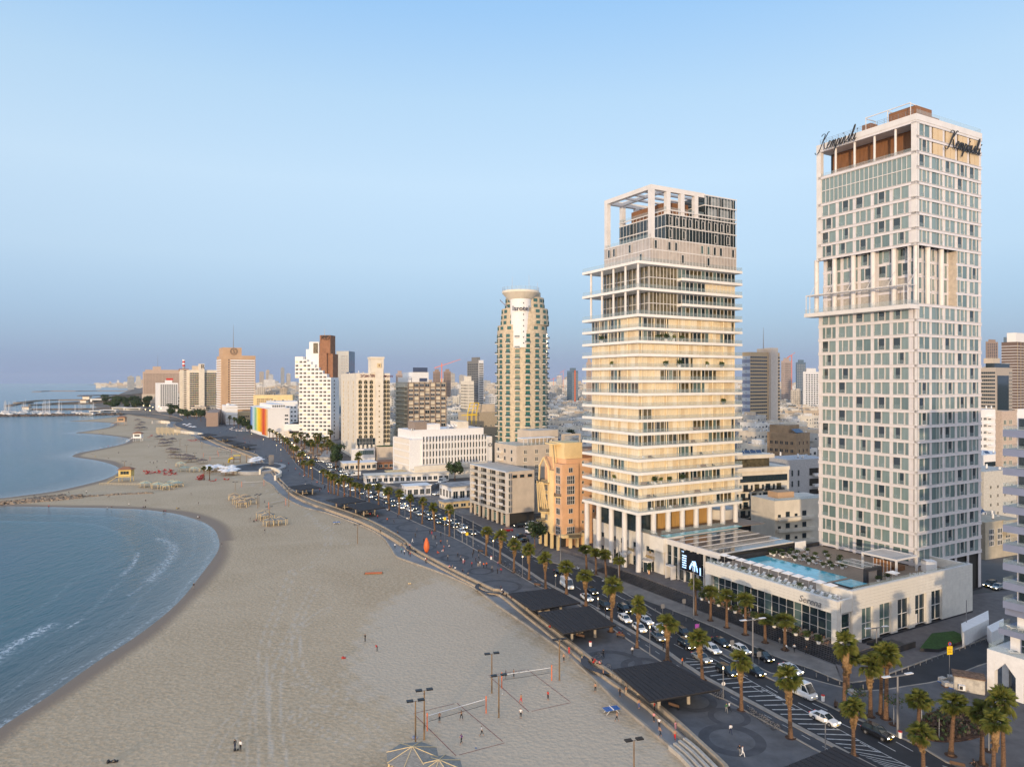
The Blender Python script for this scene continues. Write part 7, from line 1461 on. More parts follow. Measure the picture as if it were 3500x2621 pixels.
# ---------------- people
def person_mesh(pose):
    J={'pel':(0,0,.95,.125),'sp':(0,0,1.15,.115),'ch':(0,0,1.36,.15),'nk':(0,.01,1.49,.052),'hd':(0,.02,1.59,.085),'tp':(0,.01,1.69,.08)}
    for s,n in ((-1,'l'),(1,'r')): J.update({n+'sh':(s*.19,0,1.41,.058),n+'el':(s*.25,-.02,1.14,.042),n+'wr':(s*.26,.07,.92,.032),n+'hp':(s*.09,0,.90,.092),n+'kn':(s*.10,.02,.50,.062),n+'an':(s*.10,-.01,.09,.042),n+'to':(s*.11,.13,.045,.036)})
    def mv(k,x,y,z): v=J[k]; J[k]=(v[0]+x,v[1]+y,v[2]+z,v[3])
    if pose=='walk': mv('lkn',0,.18,.02);mv('lan',0,.30,.02);mv('lto',0,.30,.04);mv('rkn',0,-.05,0);mv('ran',0,-.32,.08);mv('rto',0,-.30,.03);mv('lel',0,-.10,0);mv('lwr',0,-.22,.04);mv('rel',0,.10,0);mv('rwr',0,.20,.06)
    if pose=='reach': mv('lel',-.12,.1,.22);mv('lwr',-.2,.25,.5);mv('rel',.14,.05,.1);mv('rwr',.25,.2,.25);mv('lkn',-.08,.08,-.03);mv('rkn',.08,.05,-.03);mv('lan',-.16,0,0);mv('lto',-.16,0,0);mv('ran',.16,0,0);mv('rto',.16,0,0)
    if pose=='bend':
        for k in ('sp','ch','nk','hd','tp','lsh','rsh','lel','rel','lwr','rwr'):
            x,y,z,r=J[k]; dz=z-.95; a=R(55); J[k]=(x,y*math.cos(a)+dz*math.sin(a)-.12,.95+dz*math.cos(a),r)
        for k in ('lel','rel'): x,y,z,r=J[k]; J[k]=(x,y+.12,z-.1,r)
        for k in ('lwr','rwr'): x,y,z,r=J[k]; J[k]=(x,y+.22,z-.18,r)
    if pose=='sit':
        for k in list(J): x,y,z,r=J[k]; J[k]=(x,y,z-.82,r)
        for s,n in ((-1,'l'),(1,'r')): J[n+'kn']=(s*.14,.42,.42,.062); J[n+'an']=(s*.12,.62,.08,.042); J[n+'to']=(s*.12,.76,.06,.036); J[n+'wr']=(s*.16,.34,.36,.032); J[n+'el']=(s*.26,.08,.34,.042)
    names=list(J); ix={k:i for i,k in enumerate(names)}
    E_=[('pel','sp'),('sp','ch'),('ch','nk'),('nk','hd'),('hd','tp')]+[e for n in 'lr' for e in (('ch',n+'sh'),(n+'sh',n+'el'),(n+'el',n+'wr'),('pel',n+'hp'),(n+'hp',n+'kn'),(n+'kn',n+'an'),(n+'an',n+'to'))]
    me=bpy.data.meshes.new('sk'); me.from_pydata([J[k][:3] for k in names],[(ix[a],ix[c]) for a,c in E_],[]); o=bpy.data.objects.new('sk',me); col.objects.link(o)
    o.modifiers.new('s','SKIN'); s=o.modifiers.new('u','SUBSURF'); s.levels=1; s.render_levels=1
    for i,k in enumerate(names): me.skin_vertices[0].data[i].radius=(J[k][3],J[k][3]*(.72 if k in('ch','sp','pel') else 1)); me.skin_vertices[0].data[i].use_root=(k=='pel')
    m2=bpy.data.meshes.new_from_object(o.evaluated_get(bpy.context.evaluated_depsgraph_get())); bpy.data.objects.remove(o); m2.materials.clear()
    for m in (SKN,)*6: m2.materials.append(m)
    K={'pel':2,'sp':1,'ch':1,'nk':0,'hd':0,'tp':3}
    for n in 'lr': K.update({n+'sh':1,n+'el':4,n+'wr':0,n+'hp':2,n+'kn':2,n+'an':5,n+'to':3})
    for p in m2.polygons:
        c=p.center; k=min(names,key=lambda q:(Vector(J[q][:3])-c).length/(.6+J[q][3]*3)); s=K[k]
        if k in('hd',) and c.y<J['hd'][1]-.02 : s=3
        p.material_index=s; p.use_smooth=True
    m2.name='person'; return m2
SKN=M('skin',(.42,.23,.14),.6,0); SK2=M('skin_dark',(.20,.10,.06),.6,0); HR=M('dark_hair',(.02,.014,.01),.8,0)
PMs={k:person_mesh(k) for k in ('stand','walk','reach','bend','sit')}
CLR={'red':(.5,.02,.02),'white':(.75,.75,.75),'black':(.015,.015,.018),'blue':(.06,.09,.25),'navy':(.02,.03,.07),'orange':(.8,.16,.02),'green':(.05,.14,.06),'pink':(.7,.3,.32),'grey':(.2,.2,.2),'beige':(.45,.38,.3),'purple':(.12,.05,.2),'yellow':(.7,.5,.05),'teal':(.03,.25,.28)}
CM={k:M('cloth_'+k,v,.85,0) for k,v in CLR.items()}
seen={}
def person(px,py,pose,top,bot,lb,grp=None,rz=None,z=.1,skin=SKN,shorts=False):
    x,y=G(px,py,z); o=O('person',PMs[pose],None,(x,y,z),random.Random(px*7+py).uniform(0,6.28) if rz is None else R(rz))
    t_=skin if top=='skin' else CM[top]; ms=[skin,t_,CM[bot],HR,t_ if top not in('skin',) and not shorts else skin,skin if shorts else CM[bot]]
    for s,m in zip(o.material_slots,ms): s.link='OBJECT'; s.material=m
    tag(o,lb,'person',grp); seen[lb]=seen.get(lb,0)+1; return o
SZ1=-.95
for a in [(1248,2192,'stand','black','black','barefoot person in dark swimwear on the open sand, left of the red one',0),(1289,2225,'bend','red','black','person in red bending forward on the open sand',0),(1502,2468,'stand','skin','black','left shirtless player behind the nearer volleyball net',1),(1577,2460,'reach','skin','black','shirtless player touching the nearer volleyball net',1),(1577,2543,'walk','purple','black','player in a purple shirt in the near court',1),(1646,2515,'walk','white','black','player in a white shirt in the near court',1),(1729,2318,'stand','navy','black','left player in a dark vest beyond the far net',1),(1756,2316,'stand','skin','black','shirtless player beyond the far net',1),(1781,2404,'walk','skin','red','shirtless player with red and white shorts in the far court',1),(1873,2392,'stand','red','black','player in a red shirt in the far court',1),(1780,2454,'stand','white','black','person in white shirt and black shorts left of the far court',1),(2035,2365,'stand','skin','black','shirtless man on the sand near the pale walk',1),(2109,2465,'walk','skin','black','man standing beside the blue table tennis table',1),(1927,2262,'stand','skin','black','shirtless man by the tall pole at the walk edge',1)]: person(*a[:6],z=SZ1,shorts=bool(a[6]))
Wz=-.6
for a in [(1945,2236,'stand','red','red','person all in red on the pale walk'),(1989,2260,'stand','green','beige','person in a green top and pale trousers on the walk'),(2062,2316,'stand','skin','black','shirtless man in black shorts walking near the seat group'),(2119,2382,'stand','black','black','person in dark clothes at the sand edge under the big roof'),(2140,2376,'stand','skin','beige','shirtless man beside the seat wall under the big roof'),(2184,2422,'stand','skin','blue','shirtless man in blue shorts on the walk'),(2235,2468,'stand','pink','black','person in a pink shirt on the walk'),(2253,2488,'stand','white','black','person in a white shirt on the walk'),(2256,2518,'walk','skin','black','shirtless man striding near the walk edge'),(2307,2530,'walk','skin','red','shirtless runner in red shorts'),(2309,2500,'stand','pink','pink','person in pale pink on the lower seat step'),(2237,2432,'stand','red','black','person in dark red by the seat wall corner')]: person(*a,z=Wz,shorts=True)
for a in [(2483,2436,'walk','green','grey','left person of the pair in the small paving ring'),(2493,2432,'walk','white','black','right person of the pair, in a white shirt, in the small paving ring'),(2498,2510,'walk','white','navy','woman in the middle of the largest paving ring'),(2528,2582,'walk','black','grey','person in black beside one in white at the bottom of the large ring'),(2538,2586,'walk','white','white','person in white at the bottom of the large ring'),(2062,2246,'stand','black','black','person in black standing on the promenade near bicycles'),(2161,2237,'stand','white','black','person in white beside a pushchair'),(2332,2275,'stand','orange','black','person in brown by the kerb above the big roof'),(2116,2168,'sit','red','black','left of two people sitting on a bench by the palms'),(2128,2168,'sit','black','pink','right of two people sitting on a bench by the palms'),(2069,2108,'stand','black','black','rider in dark clothes on the bicycle path'),(2267,2222,'stand','black','black','scooter rider on the bicycle path'),(1616,1905,'stand','black','black','left person in black behind the palm shade'),(1619,1893,'stand','black','black','person in black near the middle paving ring'),(1583,1925,'stand','white','pink','person in white and pink alone on the promenade'),(1626,1921,'stand','navy','black','person in dark blue in the group of three'),(1636,1912,'walk','grey','black','person in grey in the group of three'),(1634,1936,'stand','black','beige','person in a patterned top left of the pale one'),(1641,1935,'stand','white','beige','person in pale clothes left of the orange pair'),(1653,1941,'stand','orange','black','left person in a bright orange shirt'),(1663,1939,'stand','orange','black','right person in a bright orange shirt'),(1702,1936,'stand','pink','blue','person in pink and blue near the palm row'),(1495,1890,'sit','red','orange','person sitting on a small cart by the sculpture'),(1529,1860,'stand','beige','grey','woman in beige holding a wrap on the promenade'),(1493,1868,'stand','white','black','person in white left of the woman in beige'),(1535,1870,'sit','white','black','seated person on the paving by the dark ring'),(1515,1884,'sit','pink','white','seated person leaning back near the cart'),(1489,1845,'stand','black','black','person in black near the sculpture group'),(1480,1844,'stand','grey','grey','person in grey near the sculpture group'),(1410,1855,'walk','white','white','person in white on a scooter left of the sculpture'),(1449,1855,'stand','black','black','person in black right behind the sculpture'),(1507,1834,'stand','black','black','person in black near the path lamp'),(1469,1826,'stand','black','black','left one of a pair in black'),(1476,1826,'stand','black','red','right one of a pair in black')]: person(*a)
for a in [(2715,2228,'walk','white','black','man in a white shirt on the pavement below the steps'),(2688,2228,'walk','white','black','man with a white top left of another white shirt'),(2757,2235,'walk','black','black','man in black walking at the foot of the black steps'),(2665,2205,'stand','grey','grey','person in grey by the foot of a palm')]: person(*a)
person(3330,2618,'sit','black','black','person in black sitting on the bench at the bottom right',z=.55)
g=random.Random(12)
# seated and strolling people, less distinct
for px,py in ((2025,2258),(2033,2262),(2040,2268),(2048,2270),(2055,2268),(2030,2268),(1716,2020),(1722,2026),(1731,2038),(1748,2044),(1712,2012),(1880,2146),(1547,1940),(1580,1953),(1600,1965),(1536,1940),(1556,1945),(1401,1867),(1358,1822),(1695+20,2030)):
    c=g.choice(['black','white','red','navy','pink','grey']); person(px,py,'sit',c,'black',f'person in {c} sitting on the seat wall '+('at the nearest seat group' if px>2000 else 'beside the shade roofs' if px>1690 else 'beyond the sculpture'),'people sitting on the seat wall',z=.5)
for px,py in ((1372,1896),(1382,1902),(1397,1903),(1402,1910),(1454,1928),(1457,1930),(1350,1880),(1300,1830),(1238,1780),(1220,1765),(1207,1783),(1258,1790),(1152,1740),(1090,1726)): c=g.choice(['black','white','red','navy','teal']); person(px,py-6,'stand',c,'black',f'walker in {c} on the pale lower walk','walkers on the lower walk',z=Wz)
for i in range(64):
    f=g.random(); P_,Q_=smooth(GP(bB,.1),2),smooth(GP(bC,.1),2); j=int((.28+.62*f)*(len(P_)-1)); jj=int((.28+.62*f)*(len(Q_)-1)); u_=g.uniform(.25,.9); x=P_[j][0]*(1-u_)+Q_[jj][0]*u_; y=P_[j][1]*(1-u_)+Q_[jj][1]*u_; c=g.choice(['black','white','red','navy','grey','orange']); o=O('person',PMs[g.choice(['stand','walk'])],None,(x,y,.1),g.uniform(0,6)); 
    for s,m in zip(o.material_slots,[SKN,CM[c],CM['black'],HR,CM[c],CM['black']]): s.link='OBJECT'; s.material=m
    tag(o,f'stroller in {c} on the promenade '+('at the farther shade roofs' if f<.4 else 'near the dense palm row' if f<.7 else 'at the far beach end'),'person','strollers on the promenade')
for px,py,c in ((758,1871,'black'),(662,2013,'black'),(382,1742,'black'),(367,1744,'white'),(167,1738,'red'),(116,1702,'black'),(235,1690,'black'),(295,1687,'white'),(653,1694,'black'),(678,1727,'black'),(905,1822,'black'),(855,1782,'black'),(513,1585,'black'),(525,1586,'navy'),(537,1582,'black'),(568,1583,'white'),(536,1602,'black'),(508,1528,'white'),(530,1530,'navy'),(448,1590,'grey'),(355,1532,'navy'),(370,1529,'red'),(386,1527,'black'),(343,1536,'white'),(275,1550,'black'),(283,1547,'black'),(260,1552,'white'),(270,1475,'white'),(314,1470,'white'),(340,1480,'yellow'),(352,1482,'red'),(765,1590,'black'),(770,1593,'red'),(820,1552,'white'),(775,1553,'black'),(905,1720,'navy')):
    person(px,py,'stand' if py%2 else 'walk',c,'black' if c!='black' else 'grey',f'beachgoer in {c} '+('at the water line of the near bay' if px<800 and py>1860 else 'near the boulder line' if py>1680 and px<420 else 'on the wide sand between the bays' if py>1600 else 'on the far beach'),'beachgoers on the sand',z=SZ1)
for px,py,c in ((441,1725,'white'),(489,1735,'blue'),(497,1734,'black'),(564,1748,'red'),(558,1750,'black'),(604,1739,'yellow'),(612,1739,'black'),(677,1769,'white'),(683,1770,'black'),(498,1712,'black'),(373,1698,'black'),(370,1567,'black'),(325,1561,'yellow'),(318,1552,'white'),(406,1548,'black'),(875,1780,'red'),(868,1783,'black'),(420,1500,'black')):
    person(px,py,'sit',c,'black',f'person in {c} sitting on the sand '+('near the water of the near bay' if py>1700 else 'on the middle beach'),'people sitting on the sand',z=SZ1+.05)
# ---------------- dark shade roofs on posts
def roof4(C4,zz,posts,lb,grp='dark shade roofs'):
    w=[G(x,y,zz) for x,y in C4]; c=(sum(p[0] for p in w)/4,sum(p[1] for p in w)/4); t=T('shade_roof',lb,'shade roof',(c[0],c[1],.1),0,grp); b=B(); L_=[(p[0]-c[0],p[1]-c[1]) for p in w]
    n=14
    mid=.45
    for i in range(n):
        f0,f1=i/n+.004,(i+1)/n-.004
        A=lambda f,p,q:(L_[p][0]*(1-f)+L_[q][0]*f,L_[p][1]*(1-f)+L_[q][1]*f)
        P_=[A(f0,0,1),A(f1,0,1),A(f1,3,2),A(f0,3,2)]; B().prism(P_,zz-.1,zz+.05+.02*(i%2),canopy).obj('roof_slat',t)
    e=[(x*1.004,y*1.004) for x,y in L_]; bb=B(); bb.prism([(x*.985,y*.985) for x,y in L_],zz-.32,zz-.11,black); bb.obj('roof_frame',t)
    for (a,f) in posts: P_=((L_[0][0]*(1-a)+L_[1][0]*a)*(1-f)+(L_[3][0]*(1-a)+L_[2][0]*a)*f,(L_[0][1]*(1-a)+L_[1][1]*a)*(1-f)+(L_[3][1]*(1-a)+L_[2][1]*a)*f); B().cb(P_[0],P_[1],0,.5,.5,zz-.33,wpost).obj('post',t); 
    B().cb(P_[0]+.3,P_[1]-.3,zz-.9,.2,.2,.25,lampm).obj('lamp',t)
    B().cb(0,0,0,3,.6,.45,bench,.5).obj('bench',t)
pts_=[(.25,.3),(.7,.3),(.3,.72),(.72,.75)]
roof4([(2093,2289),(2283,2259),(2464,2357),(2220,2399)],3.2,pts_,'largest dark square shade roof, nearest in full view'); roof4([(1836,2094),(2016,2072),(2107,2137),(1926,2167)],3.2,pts_,'second dark shade roof from the camera'); roof4([(1736,2029),(1894,2011),(1985,2060),(1820,2088)],3.2,pts_,'third dark shade roof, overlapped by the second'); roof4([(2600,2655),(2853,2553),(3110,2680),(2860,2800)],3.2,pts_,'dark shade roof cut by the bottom edge')
roof4([(1112,1709),(1195,1697),(1253,1712),(1168,1724)],3.2,pts_,'dark roof left of the pair before the palms'); roof4([(1179,1727),(1262,1716),(1320,1735),(1233,1747)],3.2,pts_,'right dark roof of the middle pair'); roof4([(983,1663),(1056,1654),(1101,1667),(1023,1676)],3.2,pts_,'lone dark roof above the curved seat steps')
for i,(x,y) in enumerate(((700,1485),(762,1494),(795,1513),(835,1520))): roof4([(x-28,y+1),(x+10,y-4),(x+44,y+1),(x+4,y+7)],3.2,[(.3,.5),(.7,.5)],['far dark roof, farthest left','far dark roof beside the seats, second','far dark roof before the dense palms, third','far dark roof nearest of the far four'][i])
# ---------------- beach gazebos
def gaz(px,py,top,r,rm,lb,grp,n=6,z=SZ1,h=2.3,frame=creamw):
    x,y=G(px,py,z); t=T('gazebo',lb,'gazebo',(x,y,z),0,grp); g_=random.Random(px)
    a0=.3+g_.random(); V=[(r*math.cos(a0+2*math.pi*i/n),r*math.sin(a0+2*math.pi*i/n)) for i in range(n)]
    for i in range(n):
        b=B(); p,q=V[i],V[(i+1)%n]; b.add([(p[0]*1.08,p[1]*1.08,h-.05),(q[0]*1.08,q[1]*1.08,h-.05),(0,0,h+r*.32),(p[0]*1.08,p[1]*1.08,h-.13),(q[0]*1.08,q[1]*1.08,h-.13),(0,0,h+r*.32-.1)],[(0,1,2),(5,4,3),(0,3,4,1)],rm); b.obj('roof_panel',t); B().tube((p[0],p[1],0),(p[0],p[1],h-.1),.1,.1,4,frame).obj('post',t)
        b=B(); b.tube((p[0],p[1],h-.12),(q[0],q[1],h-.12),.1,.1,4,frame); b.tube((p[0]*1.08,p[1]*1.08,h),(0,0,h+r*.32+.04),.06,.06,4,frame); m_=((p[0]+q[0])/2,(p[1]+q[1])/2); b.tube((p[0],p[1],h-.8),(p[0]*.7+q[0]*.3,p[1]*.7+q[1]*.3,h-.2),.06,.06,4,frame); b.obj('beam',t)
gaz(1410,2640,0,3.6,pitch,'large slatted octagonal gazebo cut by the bottom edge, left one','slatted gazebos at the bottom edge',8,h=2.6); gaz(1500,2680,0,3.2,pitch,'slatted octagonal gazebo at the bottom edge, right one','slatted gazebos at the bottom edge',8,h=2.4)
def gg_(lst,rm,frame,nm,r=2.7,s=1):
    for i,(px,py) in enumerate(lst): gaz(px,py,0,r,rm,f'{["first","second","third","fourth","fifth","sixth","seventh"][i]} from the left of the {nm}',nm,6,frame=frame)
gg_([(900,1770),(915,1777),(925,1795),(958,1792)],pitch,creamw,'four cream timber gazebos right of the wide sand'); gg_([(800,1708),(815,1722),(838,1712),(829,1732),(858,1722)],M('tan_roof',(.33,.27,.21),.9,.2,1),creamw,'cream timber gazebos in front of the beach bar',2.6)
gg_([(498,1664),(540,1668),(572,1672),(590,1660),(606,1663)],greenroof,creamw,'pale green roofed gazebos behind the boulder line',3.2); gg_([(618,1594),(630,1610),(665,1612)],greenroof,creamw,'pale gazebos near the red sunbeds',3.2)
gg_([(636,1580),(660,1578),(690,1584)],pitchd,M('grey_timber',(.25,.22,.19),.9),'grey canvas gazebos right of the middle beach',3.4); gg_([(592,1564),(612,1566),(634,1566),(650,1570)],pitchd,MT['grey_timber'],'low grey canvas gazebos in a row',3.4); gg_([(584,1544),(600,1546)],pitchd,MT['grey_timber'],'pair of grey canvas gazebos',4); gg_([(556,1524),(574,1522),(560,1512),(588,1508),(545,1500)],pitchd,MT['grey_timber'],'grey gazebos near the white lifeguard tower',4); gg_([(472,1470),(490,1468),(476,1458),(485,1450),(470,1440)],pitchd,MT['grey_timber'],'far grey canopies beside the tan lifeguard hut',4.5)
# lifeguard towers
def guard(px,py,s,m,lb):
    x,y=G(px,py,SZ1); t=T('lifeguard_tower',lb,'lifeguard tower',(x,y,SZ1),.15); 
    B().box(-2.6*s,-2*s,2.6*s,2.6*s,2*s,5.4*s,m).obj('cabin',t); b=B(); b.add([(-3.3*s,-2.6*s,5.41*s),(3.3*s,-2.6*s,5.41*s),(3.3*s,2.6*s,5.41*s),(-3.3*s,2.6*s,5.41*s),(-1.2*s,0,6.6*s),(1.2*s,0,6.6*s)],[(3,2,1,0),(0,1,5,4),(1,2,5),(2,3,4,5),(3,0,4)],brick); b.obj('roof',t)
    for x_ in (-2.4,2.4):
        for y_ in (-1.8,1.8): B().box(x_*s-.12,y_*s-.12,0,x_*s+.12,y_*s+.12,2.59*s,m).obj('stilt',t)
    B().box(-3.4*s,-3.2*s,2.3*s,3.2*s,-2.01*s,2.55*s,m).obj('platform',t); b=B(); b.tube((-3*s,-3*s,2.4*s),(-6.5*s,-4*s,.1),.12,.12,4,m); b.tube((-3*s,-2.2*s,2.4*s),(-6.5*s,-3.2*s,.1),.12,.12,4,m)
    for q in range(8): f=q/8; b.box(-3*s-3.5*s*f-.15,-3*s-s*f,2.4*s*(1-f),-3*s-3.5*s*f+.15,-2.2*s-s*f,2.4*s*(1-f)+.06,m)
    b.tube((-3*s,-3*s,3.4*s),(-6.5*s,-4*s,1.1),.05,.05,4,m); b.obj('stairs',t); O('window',win(3.6*s,1.5*s,3,1,m,glass,.1),t,(0,-2.02*s,3.3*s),0); B().tube((-2*s,0,6*s),(-2*s,0,11*s),.06,.04,5,steel).obj('flag_pole',t)
guard(432,1645,1.25,M('yellow_timber',(.62,.47,.18),.8,.1,1),'yellow lifeguard tower with a brown roof and ramps by the bay'); guard(472,1508,1.35,tarp,'white lifeguard tower with a red brown roof on the middle beach'); guard(417,1452,1.7,tan,'tan lifeguard hut on the far spit')
b=B()
for i in range(26): b.box(i*.9,0,0,i*.9+.1,.1,1.1,creamw)
b.box(0,.11,.9,23,.16,1,creamw); tag(b.obj('timber_fence',None,G(340,1657,SZ1)+(SZ1,),-.1),'low cream timber fence beside the yellow lifeguard tower','fence')
# beach bar with white umbrellas
g=random.Random(6)
def bigu():
    t=T('beach_umbrella','x','umbrella'); B().cyl(0,0,0,2.9,.09,.09,5,wood).obj('pole',t); b=B(); b.lathe([(0,3.7),(2.6,2.8),(2.6,2.65),(0,3.4)],8,tarp); b.obj('canopy',t); return t
bu=bigu(); ubu=set()
for i in range(26):
    px=g.uniform(705,815); py=1625+ (px-705)*.07 -g.uniform(0,24); x,y=G(px,py,SZ1); place(bu,(x,y,SZ1),i,'white umbrella of the beach bar, '+('front row' if py>1620 else 'back rows'),ubu,'white umbrellas of the beach bar')
red=M('faded_red_canvas',(.38,.05,.045),.8,.1); rbm=B(); rbm.box(-.35,-.95,.25,.35,.4,.38,red); rbm.add([(-.35,.4,.25),(.35,.4,.25),(.35,.95,.8),(-.35,.95,.8),(-.35,.4,.38),(.35,.4,.38),(.35,.9,.9),(-.35,.9,.9)],[(0,1,2,3),(7,6,5,4),(0,4,5,1),(2,6,7,3),(1,5,6,2),(3,7,4,0)],red); rbm=rbm.mesh('sunbed')
for i in range(64):
    k=i%4
    if k==0: px,py=g.uniform(560,600),g.uniform(1608,1625)
    elif k==1: px,py=g.uniform(672,700),g.uniform(1626,1645)
    elif k==2: px,py=g.uniform(490,545),g.uniform(1612,1622)
    else: px,py=g.choice([(g.uniform(505,530),g.uniform(1490,1500)),(g.uniform(645,680),g.uniform(1503,1509)),(g.uniform(700,830),g.uniform(1640,1646))])
    x,y=G(px,py,SZ1); o=O('sunbed',rbm,None,(x,y,SZ1),g.uniform(0,6)); o.scale=(1.3,)*3; tag(o,'red folding sunbed '+['in the stack behind the green roofed gazebos','beside the white umbrellas','scattered in front of the yellow lifeguard tower','on the far side of the beach'][k],'sunbed','red sunbeds on the beach')
def lathe_arc(name,lb,pts,h,m,z0,cat):
    b=rib(GP(pts,z0),1.0,z0,z0+h,m); return tag(b.obj(name),lb,cat)
lathe_arc('curved_wall','cream curved wall of the beach bar terrace',[(888,1622),(900,1612),(935,1615),(955,1624),(960,1634),(940,1644)],3.2,cream,-1,'wall'); lathe_arc('curved_wall','long cream curved wall of the far beach cafe',[(595,1477),(640,1483),(690,1490),(700,1497)],3.0,cream,-1,'wall'); lathe_arc('curved_wall','far cream wall with openings behind the tan hut',[(520,1448),(550,1446),(580,1449)],3.4,cream,-1,'wall')
c=G(880,1600,.1); b=B(); n=40
b.prism([ft(c,.2,17*math.cos(2*math.pi*i/n),24*math.sin(2*math.pi*i/n)) for i in range(n)],-1,.9,MT['grey_concrete']); b.prism([ft(c,.2,14*math.cos(2*math.pi*i/n),20*math.sin(2*math.pi*i/n)) for i in range(n)],.9,1.0,paved)
tt=tag(b.obj('round_terrace'),'raised round terrace above the beach bar','terrace')
for i,(px,py) in enumerate(((862,1585),(872,1580),(884,1578),(878,1588),(892,1584),(860,1592))): x,y=G(px,py,1); place(bu,(x,y,1),i,'pale umbrella on the round terrace above the beach bar',ubu,'umbrellas on the round terrace')
for i,(px,py) in enumerate(((640,1462),(652,1466),(664,1467),(630,1458),(648,1457))): x,y=G(px,py,.1); o=place(bu,(x,y,.1),i,'pale umbrella at the far beach cafe',ubu,'umbrellas at the far beach cafe')
b=B(); b.cb(0,0,0,3,1.2,7,MT['grey_timber']); b.box(-1.2,-.65,1,1.2,-.61,6,steel); tag(b.obj('stair_core',None,G(927,1592,.1)+(.1,),.4),'grey tall slab standing on the round terrace','tower')
# playground
pgx=G(810,1582,SZ1); t=T('playground_tower','timber play tower with a yellow tube slide on the sand','playground',(*pgx,SZ1),.3)
for x_ in (-2,2,6):
    for y_ in (-1.5,1.5): B().box(x_-.12,y_-.12,0,x_+.12,y_+.12,5,woodp).obj('post',t)
B().box(-2.2,-1.7,2.4,2.2,1.7,2.6,woodp).obj('platform',t); B().box(-2.2,-1.7,5.01,2.2,1.7,5.3,yelp).obj('roof',t); b=B(); P_=[(-2.4,0,3.4),(-4.4,0,3.0),(-5.2,1,2.2),(-5,2.4,1.4),(-5.6,3.4,.5)]
for i in range(4): b.tube(P_[i],P_[i+1],.6,.6,8,yelp)
b.obj('slide',t)
# posts and climbing frames far
for i in range(20): x,y=G(535+i*4.2,1480+(i%3)*3,SZ1); tag(B().cyl(0,0,0,6+i%3,.35,.3,5,creamw).obj('timber_post',None,(x,y,SZ1)),'thick pale timber post in the cluster in front of the far cafe','post','timber posts on the far beach')
# ---------------- lamps, poles and masts
def pole(px,py,pt,kind,lb,grp,z=.1):
    x,y=G(px,py,z); H_=(py-pt)*y/F; r=max(.09,min(.16,H_/70)); t=T({'flood':'floodlight_pole','lamp':'path_lamp','mast':'lamp_mast','bare':'mast'}[kind],lb,'lamp post',(x,y,z),.3,grp)
    if kind=='flood':
        B().cyl(0,0,0,H_-.3,r*1.3,r*.9,7,woodp).obj('pole',t); B().box(-.9,-.06,H_-.4,.9,.06,H_-.3,steel).obj('crossbar',t)
        for s in (-1,1): b=B(); b.box(s*.85-.5,-.35,H_-.29,s*.85+.5,.35,H_-.1,black); b.obj('floodlight',t)
    elif kind=='lamp': B().cyl(0,0,0,H_-.5,r,r*.9,7,steel).obj('pole',t); B().cyl(0,0,H_-.5,H_-.12,r*1.1,r*1.1,7,lampm).obj('lamp',t); B().cyl(0,0,H_-.12,H_,r*1.5,r*1.5,7,steel).obj('cap',t)
    elif kind=='mast':
        B().cyl(0,0,0,H_-.2,r*1.5,r*1.1,7,steel).obj('pole',t); B().box(-2.4,-.12,H_-.25,2.4,.12,H_-.1,steel).obj('arm',t)
        for s in (-1,1): B().box(s*2.2-.7,-.25,H_-.1,s*2.2+.7,.25,H_,tarp).obj('lamp_head',t)
    else: B().cyl(0,0,0,H_,r,r*.7,6,steel).obj('pole',t)
for i,(px,py,pt,lb) in enumerate(((1450,2527,2352,'tall flood pole left of the near volleyball net'),(1420,2558,2388,'flood pole with a bin at its foot above the gazebo'),(1681,2368,2228,'dark flood pole behind the far court line'),(1705,2451,2302,'thick timber flood pole between the courts'),(1912,2324,2180,'flood pole right of the far volleyball net'),(2167,2680,2521,'flood pole cut by the bottom edge'),(1222,1858,1790,'thin pole on the sand right of the table'),(987,1732,1670,'pole beside the lone dark roof'),(920,1798,1729,'pole in front of the four cream gazebos'),(885,1732,1686,'left pole behind the cream gazebos'),(880,1736,1690,'pole beside the left pole behind the gazebos'),(804,1678,1645,'pole between gazebos and bar'),(666,1572,1547,'pole behind the grey gazebos'),(786,1566,1545,'pole near the playground'),(638,1548,1520,'pole in the volleyball field'),(690,1535,1508,'second pole in the volleyball field'),(615,1526,1500,'pole left of the amphitheatre steps'),(755,1545,1522,'third pole in the volleyball field'),(425,1620,1575,'thin pole left of the yellow lifeguard tower'))): pole(px,py,pt,'flood',lb,'floodlight poles on the sand',SZ1)
for i,(px,py,pt) in enumerate(((2821,2570,2452),(2472,2388,2275),(2221,2238,2136),(2044,2094,2040),(1899,2008,1962),(1786,1972,1898),(1686,1911,1844),(1596,1862,1798),(1521,1830,1766),(1384,1764,1718),(1311,1729,1688),(1246,1705,1667),(1187,1698,1655),(1139,1686,1643),(1092,1654,1610),(1063,1632,1597),(1020,1600,1573),(960,1560,1535),(945,1545,1520),(900,1520,1500),(860,1500,1482))): pole(px,py,pt,'lamp',('nearest ' if i==0 else f'{words[i]} ' if i<20 else 'farthest ')+'slim lamp post with a small warm light beside the bicycle path','slim lamps along the bicycle path')
for px,py,pt,lb in ((3068,2513,2305,'tall grey lamp mast with two white heads on the corner plaza'),(2573,2262,2114,'lamp mast with a wide arm beside the red car'),(2371,2119,1935,'tall mast at the steps in front of the screen'),(2114,1983,1854,'mast left of the apartment tower corner column'),(1916,1936,1808,'tall mast in front of the peach block'),(1617,1868,1778,'mast left of the palm crown near the zebra crossing'),(1553,1839,1751,'mast before the white balcony block'),(1580,1852,1762,'second mast before the white balcony block'),(2996,2220,2142,'mast with a camera at the podium corner'),(3303,2175,2050,'dark mast at the lawn bed')): pole(px,py,pt,'mast' if 'mast with' in lb or 'lamp mast' in lb else 'bare',lb,'lamp masts inland',.1)
